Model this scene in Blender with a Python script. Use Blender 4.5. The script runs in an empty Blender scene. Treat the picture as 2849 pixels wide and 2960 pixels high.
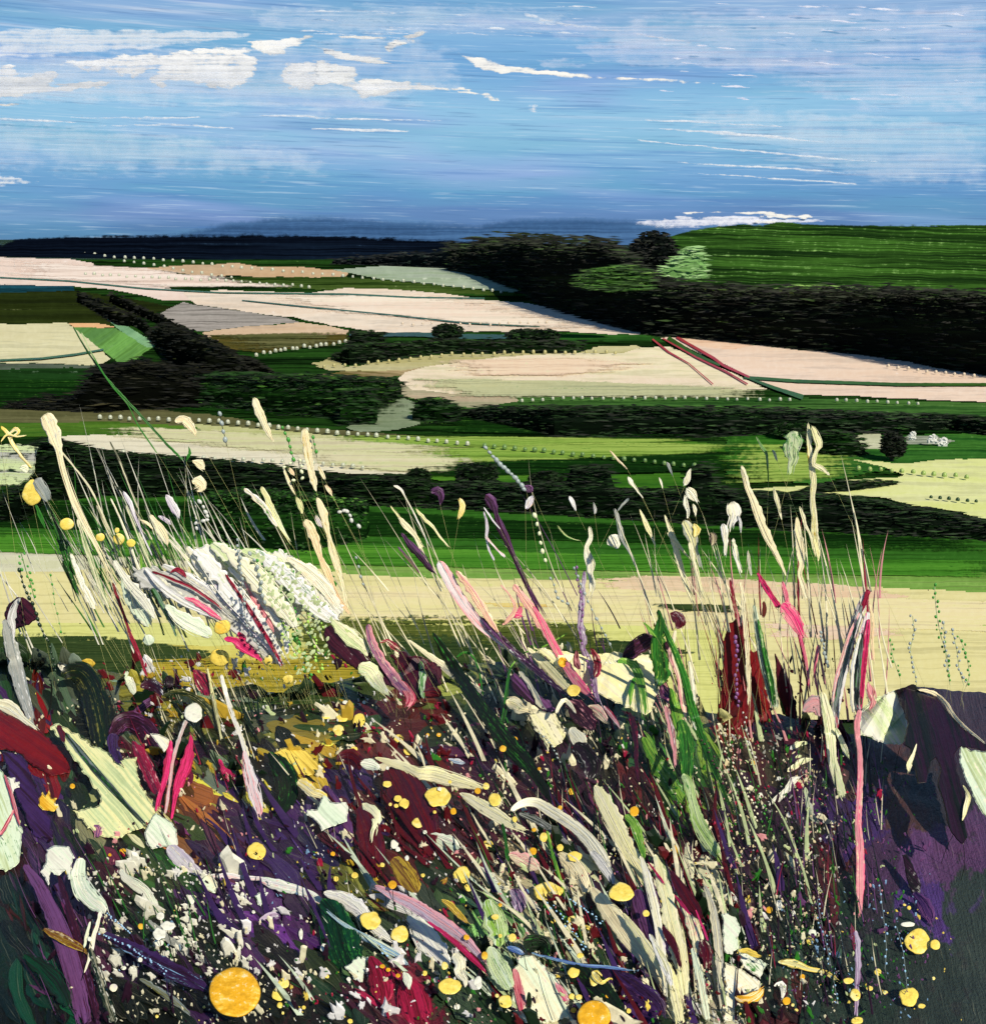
import bpy, bmesh, math, random
import numpy as np
from mathutils import Vector, noise as mnoise

random.seed(7)
SC = bpy.context.scene
COL = SC.collection

# ------------------------------------------------------------------ camera
EYE = Vector((0.0, 0.0, 1.6))           # eye height above the meadow bank
PITCH = math.radians(14.0)
FPX = 3171.0                            # focal length in pixels of the 2849x2960 photograph
VALLEY = -38.4
cam = bpy.data.cameras.new('camera')
cam.sensor_fit = 'VERTICAL'
cam.angle = 2 * math.atan(1480.0 / FPX)
cam.clip_start = 0.05
cam.clip_end = 90000
camo = bpy.data.objects.new('camera', cam)
COL.objects.link(camo)
camo.location = EYE
camo.rotation_euler = (math.pi / 2 - PITCH, 0, 0)
SC.camera = camo

# ------------------------------------------------------------------ light
SUN_EL = math.radians(38)
SUN_AZ = math.radians(148)              # clockwise from +Y (view direction): behind the viewer's right shoulder
sun = bpy.data.lights.new('sun', 'SUN')
sun.energy = 5.0
sun.angle = math.radians(0.5)
sun.color = (1.0, 0.90, 0.72)
suno = bpy.data.objects.new('sun', sun)
COL.objects.link(suno)
sd = Vector((math.sin(SUN_AZ) * math.cos(SUN_EL), math.cos(SUN_AZ) * math.cos(SUN_EL), math.sin(SUN_EL)))
suno.rotation_euler = sd.to_track_quat('Z', 'Y').to_euler()
suno.location = sd * 50
SC.cycles.transparent_max_bounces = 64
SC.view_settings.view_transform = 'Standard'
SC.view_settings.look = 'None'
SC.view_settings.exposure = 0.0
SC.view_settings.gamma = 1.0
SC.view_settings.use_curve_mapping = False


def lin(c):
    return tuple(((v / 255) / 12.92 if v / 255 <= 0.04045 else (((v / 255) + 0.055) / 1.055) ** 2.4) for v in c)


def rgba(c):
    return lin(c) + (1.0,)


class NT:
    """small helper to write node trees"""
    def __init__(self, tree):
        self.t = tree
        tree.nodes.clear()

    def n(self, typ, **kw):
        nd = self.t.nodes.new(typ)
        for k, v in kw.items():
            setattr(nd, k, v)
        return nd

    def set(self, sock, v):
        if isinstance(v, bpy.types.NodeSocket):
            self.t.links.new(v, sock)
        else:
            sock.default_value = v

    def math(self, op, a, b=0.0, clamp=False):
        m = self.n('ShaderNodeMath', operation=op)
        m.use_clamp = clamp
        self.set(m.inputs[0], a)
        self.set(m.inputs[1], b)
        return m.outputs[0]

    def mix(self, f, a, b, mode='MIX'):
        m = self.n('ShaderNodeMix', data_type='RGBA', blend_type=mode)
        self.set(m.inputs[0], f)
        self.set(m.inputs[6], a)
        self.set(m.inputs[7], b)
        return m.outputs[2]

    def step(self, v, lo, hi):
        m = self.n('ShaderNodeMapRange', interpolation_type='SMOOTHSTEP')
        self.set(m.inputs[0], v)
        m.inputs[1].default_value = lo
        m.inputs[2].default_value = hi
        return m.outputs[0]

    def comb(self, x, y, z):
        m = self.n('ShaderNodeCombineXYZ')
        self.set(m.inputs[0], x); self.set(m.inputs[1], y); self.set(m.inputs[2], z)
        return m.outputs[0]

    def noise(self, vec, scale=1.0, detail=3.0, rough=0.55):
        m = self.n('ShaderNodeTexNoise')
        self.set(m.inputs['Vector'], vec)
        m.inputs['Scale'].default_value = scale
        m.inputs['Detail'].default_value = detail
        m.inputs['Roughness'].default_value = rough
        return m.outputs[0]

    def ramp(self, f, stops):
        r = self.n('ShaderNodeValToRGB')
        e = r.color_ramp.elements
        while len(e) < len(stops):
            e.new(0.5)
        for i, (p, c) in enumerate(stops):
            e[i].position = p
            e[i].color = c
        self.set(r.inputs[0], f)
        return r.outputs[0]


# ------------------------------------------------------------------ sky
world = bpy.data.worlds.new('World')
SC.world = world
world.use_nodes = True
W = NT(world.node_tree)
tc = W.n('ShaderNodeTexCoord').outputs['Generated']
sp = W.n('ShaderNodeSeparateXYZ')
W.set(sp.inputs[0], tc)
X, Y, Z = sp.outputs
el = W.math('ADD', Z, W.math('MULTIPLY', X, 0.030))          # brush marks drop a little to the right
broad = W.noise(W.comb(W.math('MULTIPLY', X, 3.2), W.math('MULTIPLY', Y, 3.2), W.math('MULTIPLY', el, 30.0)), 1.0, 3)
streak = W.noise(W.comb(W.math('MULTIPLY', X, 5.0), W.math('MULTIPLY', Y, 5.0), W.math('MULTIPLY', el, 230.0)), 1.0, 5, 0.62)
fine = W.noise(W.comb(W.math('MULTIPLY', X, 16.0), W.math('MULTIPLY', Y, 16.0), W.math('MULTIPLY', el, 620.0)), 1.0, 4, 0.6)
zz = W.math('ADD', Z, W.math('MULTIPLY', W.math('SUBTRACT', broad, 0.5), 0.030))
zz = W.math('ADD', zz, W.math('MULTIPLY', W.math('SUBTRACT', streak, 0.5), 0.022))
zr = W.math('MULTIPLY', zz, 4.0, True)                       # 0..0.25 of sin(elevation) over the ramp
base = W.ramp(zr, [
    (0.000, rgba((84, 122, 172))), (0.085, rgba((96, 138, 192))), (0.150, rgba((98, 154, 206))),
    (0.235, rgba((122, 174, 220))), (0.320, rgba((144, 196, 228))), (0.440, rgba((146, 198, 232))),
    (0.550, rgba((116, 170, 220))), (0.640, rgba((134, 184, 226))), (0.710, rgba((150, 184, 224))),
    (0.780, rgba((118, 170, 220))), (0.900, rgba((106, 160, 216))), (1.000, rgba((92, 144, 206)))])
lav = W.step(broad, 0.50, 0.72)
colr = W.mix(W.math('MULTIPLY', lav, 0.50), base, rgba((162, 180, 232)))
teal = W.math('MULTIPLY', W.step(W.noise(W.comb(W.math('MULTIPLY', X, 2.3), W.math('MULTIPLY', Y, 2.3), W.math('MULTIPLY', el, 18.0)), 1.7, 2), 0.47, 0.64), 0.38)
colr = W.mix(teal, colr, rgba((98, 172, 204)))
wh = W.math('MULTIPLY', W.step(streak, 0.55, 0.74), W.step(zr, 0.15, 0.7))
colr = W.mix(W.math('MULTIPLY', wh, 0.70), colr, rgba((208, 222, 240)))
dk = W.math('MULTIPLY', W.step(streak, 0.47, 0.30), 0.40)
colr = W.mix(dk, colr, rgba((72, 126, 194)))
fl = W.math('MULTIPLY', W.step(fine, 0.56, 0.70), 0.42)
colr = W.mix(fl, colr, rgba((206, 230, 246)))
fd = W.math('MULTIPLY', W.step(fine, 0.44, 0.30), 0.40)
colr = W.mix(fd, colr, rgba((66, 112, 166)))
high = W.step(Z, 0.20, 0.60)                                 # the blue deepens towards the zenith
colr = W.mix(high, colr, rgba((52, 84, 124)))
nish = W.n('ShaderNodeTexSky', sky_type='NISHITA')
nish.sun_disc = False
nish.sun_elevation = SUN_EL
nish.sun_rotation = SUN_AZ
nsc = W.mix(1.0, nish.outputs[0], (0.07, 0.07, 0.07, 1), 'MULTIPLY')
final = W.mix(0.94, nsc, colr)
bg = W.n('ShaderNodeBackground')
W.set(bg.inputs[0], final)
bg.inputs[1].default_value = 1.0
wo = W.n('ShaderNodeOutputWorld')
W.set(wo.inputs[0], bg.outputs[0])


# ------------------------------------------------------------------ view geometry (pixel of the photograph -> point of the place)
def ray(px, py):
    u = (px - 1424.5) / FPX
    v = -(py - 1480.0) / FPX
    dy = math.cos(PITCH) + v * math.sin(PITCH)
    dz = -math.sin(PITCH) + v * math.cos(PITCH)
    return u / dy, dz / dy                  # x and z slopes per metre of y


def at_y(px, py, y):
    sx, sz = ray(px, py)
    return Vector((sx * y, y, EYE.z + sz * y))


def at_z(px, py, z):
    sx, sz = ray(px, py)
    y = (z - EYE.z) / min(sz, -1e-4)
    return Vector((sx * y, y, z))


# ------------------------------------------------------------------ materials
_mats = {}


def paint(A, B=None, C=None, sx=6.0, sy=150.0, bump=0.003, rough=0.42, pos=0.5, width=0.12, cpos=0.66, ang=0.0, spec=0.35, grain=60.0, dry=0.0, bris=0.55, bd=0.62, soft=0.06, amax=1.0):
    key = (A, B, C, sx, sy, bump, rough, pos, width, cpos, ang, spec, grain, dry, bris, bd, soft, amax)
    if key in _mats:
        return _mats[key]
    m = bpy.data.materials.new('brushed_pigment')
    m.use_nodes = True
    T = NT(m.node_tree)
    uv = T.n('ShaderNodeUVMap').outputs[0]
    oi = T.n('ShaderNodeObjectInfo').outputs['Random']
    mp = T.n('ShaderNodeMapping')
    T.set(mp.inputs['Vector'], uv)
    mp.inputs['Rotation'].default_value = (0, 0, ang)
    mp.inputs['Scale'].default_value = (1, 1, 1)
    s2 = T.n('ShaderNodeSeparateXYZ')
    T.set(s2.inputs[0], mp.outputs[0])
    off = T.math('MULTIPLY', oi, 37.0)
    wob = T.math('MULTIPLY', T.noise(T.comb(s2.outputs[0], s2.outputs[1], off), 14.0, 2), 0.010)
    yy = T.math('ADD', s2.outputs[1], wob)
    st = T.noise(T.comb(T.math('MULTIPLY', s2.outputs[0], sx), T.math('MULTIPLY', yy, sy), off), 1.0, 4, 0.62)
    st2 = T.noise(T.comb(T.math('MULTIPLY', s2.outputs[0], sx * 0.45), T.math('MULTIPLY', yy, sy * 0.22), off), 1.0, 3, 0.5)
    gr = T.noise(T.comb(s2.outputs[0], s2.outputs[1], off), grain, 4, 0.6)
    c = rgba(A)
    if B is not None:
        f = T.math('ADD', T.math('MULTIPLY', st, 0.55), T.math('MULTIPLY', st2, 0.45))
        c = T.mix(T.step(f, pos - width, pos + width), c, rgba(B))
    if C is not None:
        f = T.math('ADD', T.math('MULTIPLY', st, 0.6), T.math('MULTIPLY', gr, 0.4))
        c = T.mix(T.step(f, cpos - 0.05, cpos + 0.06), c, rgba(C))
    dark = T.mix(1.0, c, (bd, bd, bd, 1), 'MULTIPLY')
    c = T.mix(T.math('MULTIPLY', T.step(st, 0.52, 0.36), bris), c, dark)          # thin, bristle-parted pigment
    c = T.mix(T.math('MULTIPLY', T.step(gr, 0.35, 0.75), 0.22), c, (1, 1, 1, 1), 'SOFT_LIGHT')
    bs = T.n('ShaderNodeBsdfPrincipled')
    T.set(bs.inputs['Base Color'], c)
    T.set(bs.inputs['Roughness'], T.math('ADD', T.math('MULTIPLY', gr, 0.25), rough - 0.1))
    bs.inputs['Specular IOR Level'].default_value = spec
    if bump > 0:
        b = T.n('ShaderNodeBump')
        b.inputs['Strength'].default_value = 0.7
        b.inputs['Distance'].default_value = bump
        T.set(b.inputs['Height'], T.math('ADD', T.math('MULTIPLY', st, 1.0), T.math('MULTIPLY', gr, 0.8)))
        T.set(bs.inputs['Normal'], b.outputs[0])
    if dry > 0:                                   # ragged, broken rim where the leaf or petal thins out
        ed = T.n('ShaderNodeAttribute', attribute_name='edge').outputs['Fac']
        q = T.math('ADD', ed, T.math('MULTIPLY', T.math('SUBTRACT', T.math('ADD', T.math('MULTIPLY', st, 0.6), T.math('MULTIPLY', gr, 0.4)), 0.5), dry))
        T.set(bs.inputs['Alpha'], T.math('MULTIPLY', T.step(q, 0.10, 0.10 + soft), amax))
    o = T.n('ShaderNodeOutputMaterial')
    T.set(o.inputs[0], bs.outputs[0])
    _mats[key] = m
    return m


def leafy(A, B, C, name='leaf_mass'):
    key = (name, A, B, C)
    if key in _mats:
        return _mats[key]
    m = bpy.data.materials.new(name)
    m.use_nodes = True
    T = NT(m.node_tree)
    r = T.n('ShaderNodeNewGeometry').outputs['Random Per Island']
    g = T.n('ShaderNodeTexCoord').outputs['Object']
    nz = T.noise(g, 0.06, 4, 0.6)
    c = T.mix(T.step(r, 0.25, 0.85), rgba(A), rgba(B))
    f = T.math('MULTIPLY', T.step(r, 0.86, 0.93), T.step(nz, 0.42, 0.62))
    c = T.mix(f, c, rgba(C))
    bs = T.n('ShaderNodeBsdfPrincipled')
    T.set(bs.inputs['Base Color'], c)
    bs.inputs['Roughness'].default_value = 0.6
    bs.inputs['Specular IOR Level'].default_value = 0.2
    o = T.n('ShaderNodeOutputMaterial')
    T.set(o.inputs[0], bs.outputs[0])
    _mats[key] = m
    return m


# ------------------------------------------------------------------ object helpers
def mesh_obj(name, verts, faces, uvs, mat, parent=None, smooth=True, edge=None):
    me = bpy.data.meshes.new(name)
    me.from_pydata([tuple(v) for v in verts], [], faces)
    if uvs is not None:
        ul = me.uv_layers.new(name='UVMap')
        idx = np.empty(len(me.loops), dtype=np.int32)
        me.loops.foreach_get('vertex_index', idx)
        arr = np.asarray(uvs, dtype=np.float32)[idx]
        ul.data.foreach_set('uv', arr.ravel())
    if smooth:
        me.polygons.foreach_set('use_smooth', [True] * len(me.polygons))
    if edge is not None:
        at = me.attributes.new('edge', 'FLOAT', 'POINT')
        at.data.foreach_set('value', np.asarray(edge, dtype=np.float32))
    me.materials.append(mat)
    me.update()
    o = bpy.data.objects.new(name, me)
    COL.objects.link(o)
    if parent is not None:
        o.parent = parent
        o.matrix_parent_inverse.identity()
    return o


def structure(o, label=None):
    o['kind'] = 'structure'
    if label:
        o['label'] = label
    return o


def tag(o, label, cat, group=None):
    o['label'] = label
    o['category'] = cat
    if group:
        o['group'] = group
    return o


def P(s):
    return [tuple(float(v) for v in q.split(',')) for q in s.split()]


def interp(pts, x):
    for (x0, y0), (x1, y1) in zip(pts, pts[1:]):
        if x <= x1:
            return y0 + (y1 - y0) * max(0.0, min(1.0, (x - x0) / (x1 - x0)))
    return pts[-1][1]


def nz(a, b=0.0, c=0.0):
    return mnoise.noise(Vector((a, b, c)))


# scanline brush sheet lying on the valley floor
_layer = [0]
LSTEP = 0.007


def sheet(name, poly, mat, label=None, rag=14.0, rows=3.0, z=None, fade=70.0, top=0.0, bottom=0.0):
    poly = P(poly) if isinstance(poly, str) else poly
    _layer[0] += 1
    zl = VALLEY + LSTEP * _layer[0] if z is None else z
    sd_ = _layer[0] * 13.7
    y0 = max(698.0, min(p[1] for p in poly))
    y1 = max(p[1] for p in poly)
    dense = []
    for (ax, ay), (bx, by) in zip(poly, poly[1:] + poly[:1]):
        m = max(1, int(abs(bx - ax) / 12))
        for j in range(m):
            t = j / m
            x = ax + (bx - ax) * t
            dense.append((x, ay + (by - ay) * t + 2.6 * nz(x * 0.018, sd_) + 1.6 * nz(x * 0.07, sd_ + 4)))
    poly = dense
    V, Fc, U, E = [], [], [], []
    n = max(2, int((y1 - y0) / rows))
    for k in range(n):
        ra, rb = y0 + (y1 - y0) * k / n, y0 + (y1 - y0) * (k + 1) / n
        rm = (ra + rb) / 2
        xs = []
        for (ax, ay), (bx, by) in zip(poly, poly[1:] + poly[:1]):
            if (ay <= rm) != (by <= rm):
                xs.append(ax + (bx - ax) * (rm - ay) / (by - ay))
        xs.sort()
        for a, b in zip(xs[::2], xs[1::2]):
            a += rag * (nz(rm * 0.17, sd_, 1.0) + 0.7 * nz(rm * 0.6, sd_, 2.0))
            b += rag * (nz(rm * 0.17, sd_, 3.0) + 0.7 * nz(rm * 0.6, sd_, 4.0))
            if b - a < 4:
                continue
            m = max(4, int((b - a) / 45))
            i0 = len(V)
            for j in range(m + 1):
                x = a + (b - a) * j / m
                for r in (ra, rb):
                    V.append(at_z(x, r, zl))
                    U.append((x / 1000, r / 1000))
                    e = min(1.0, (x - a) / fade, (b - x) / fade)
                    if top:
                        e = min(e, (r - y0) / top)
                    if bottom:
                        e = min(e, (y1 - r) / bottom)
                    E.append(0.25 + 0.75 * e if fade <= 70 and not top and not bottom else e)
            for j in range(m):
                q = i0 + 2 * j
                Fc.append((q, q + 1, q + 3, q + 2))
    return structure(mesh_obj(name, V, Fc, U, mat, smooth=False, edge=E), label)


def hill(name, base, top, ytop, mat, label=None, x0=-900, x1=3800, ybase=None, power=0.8, nt=24, rough=2.0, fade=10.0):
    base, top = P(base), P(top)
    V, Fc, U, E = [], [], [], []
    nx = int((x1 - x0) / 14)
    for i in range(nx + 1):
        px = x0 + (x1 - x0) * i / nx
        rb, rt = interp(base, px), interp(top, px) + rough * nz(px * 0.02, ytop) + 0.6 * rough * nz(px * 0.09, ytop)
        rt = min(rt, rb - 1)
        yb = at_z(px, rb, VALLEY).y if ybase is None else ybase
        yt = max(yb * 1.15, ytop)
        for k in range(nt + 1):
            t = k / nt
            r = rb + (rt - rb) * t
            V.append(at_y(px, r, yb + (yt - yb) * t ** power))
            U.append((px / 1000, r / 1000))
            E.append(min(1.0, (r - rt) / fade))
        p = at_y(px, rt, yt)
        V.append(Vector((p.x * 1.25, yt * 1.3, VALLEY - 1)))
        U.append((px / 1000, rt / 1000 - 0.2))
        E.append(0.0)
    m = nt + 2
    for i in range(nx):
        for k in range(m - 1):
            q = i * m + k
            Fc.append((q, q + m, q + m + 1, q + 1))
    return structure(mesh_obj(name, V, Fc, U, mat, edge=E), label)


# ------------------------------------------------------------------ far land
GREY_SKYLINE = paint((54, 88, 132), (74, 112, 158), (48, 80, 122), 1.5, 130, 0, 0.8, spec=0.0, bris=0.6, bd=0.7, dry=1.4, soft=0.6)
NAVY = paint((8, 14, 26), (16, 28, 44), (44, 66, 88), 2, 190, 0, 0.75, 0.55, 0.14, 0.66, spec=0.0, bris=0.9, bd=0.4, dry=1.8, soft=0.3)
STRIPE = paint((20, 42, 16), (62, 104, 38), (120, 160, 88), 3.0, 260, 0, 0.7, 0.53, 0.12, 0.62, ang=-0.03, spec=0.0, bris=0.55, bd=0.55, dry=1.6, soft=0.3)

ground = mesh_obj('ground', [(-40000, 40, VALLEY - 0.4), (40000, 40, VALLEY - 0.4), (40000, 40000, VALLEY - 0.4), (-40000, 40000, VALLEY - 0.4)],
                  [(0, 1, 2, 3)], [(0, 0), (40, 0), (40, 40), (0, 40)], paint((26, 44, 26), (40, 64, 34), None, 1, 8, 0, 0.8, spec=0.1))
structure(ground)

hill('distant_hill', '-900,708 3800,708',
     '-900,700 300,697 420,680 540,658 660,634 780,618 950,616 1150,630 1380,640 1480,624 1700,620 1830,628 1960,650 2080,680 3800,690',
     9500, GREY_SKYLINE, 'slate blue ridge on the far skyline', ybase=6800, fade=34.0)
hill('dark_ridge', '-900,742 0,742 680,752 1000,764 1300,780 3800,800',
     '-900,694 10,704 24,694 60,686 150,680 320,677 520,676 700,674 900,676 1100,682 1300,690 1500,697 1700,706 2000,720 3800,740',
     3600, NAVY, 'navy ridge behind the upper cream field', rough=3.0, fade=22.0)
hill('green_hill', '1500,850 1700,900 1849,955 2110,985 2280,1000 2650,1040 2849,1070 3800,1200',
     '1500,800 1800,720 1900,690 1975,668 2050,655 2140,645 2200,650 2250,639 2350,646 2600,650 2849,646 3200,640 3800,660',
     900, STRIPE, 'green hill brushed in horizontal stripes', x0=1500, x1=3800, power=0.7, nt=40, fade=12.0)

# ------------------------------------------------------------------ valley floor
_layer[0] = 0
VG = paint((16, 36, 14), (38, 76, 26), (92, 128, 62), 2.4, 190, 0.25, 0.6, 0.52, 0.14, 0.68, spec=0.0, bris=0.95, bd=0.34)
sheet('valley_floor', '-700,750 3600,750 3600,2080 -700,2080', VG, 'dark green valley floor between the fields', 0, 6)

_paint = paint


def paint(*a, **k):
    k.setdefault('dry', 1.5)
    k['spec'] = 0.0
    lum = sum(a[0]) / 3
    if lum < 150:                      # thin glazes show every bristle
        k.setdefault('bris', 0.85)
        k.setdefault('bd', 0.48)
        if len(a) > 4:
            a = a[:4] + (a[4] * 1.5,) + a[5:]
    if len(a) > 5:
        a = a[:5] + (0.0,) + a[6:]                   # far ground: colour only, its relief is below a pixel
    else:
        k.setdefault('bris', 0.5)
        k.setdefault('bd', 0.80)
    return _paint(*a, **k)


cream = lambda a=(238, 226, 206), b=(224, 208, 184), c=None, **k: paint(a, b, c, 4, 90, 0.06, 0.55, spec=0.2, **k)
CREAM = cream((240, 226, 208), (228, 208, 186), (244, 238, 232))
CREAMP = cream((240, 218, 200), (232, 206, 184), (246, 232, 224))
TAN = cream((214, 186, 152), (196, 164, 128), (150, 140, 100))
GREYF = paint((146, 142, 136), (166, 160, 154), (120, 118, 108), 3, 130, 0.12, 0.5, spec=0.2)
OLIVE = paint((46, 58, 22), (26, 34, 14), (96, 104, 62), 3, 130, 0.15, 0.5, spec=0.2)

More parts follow.
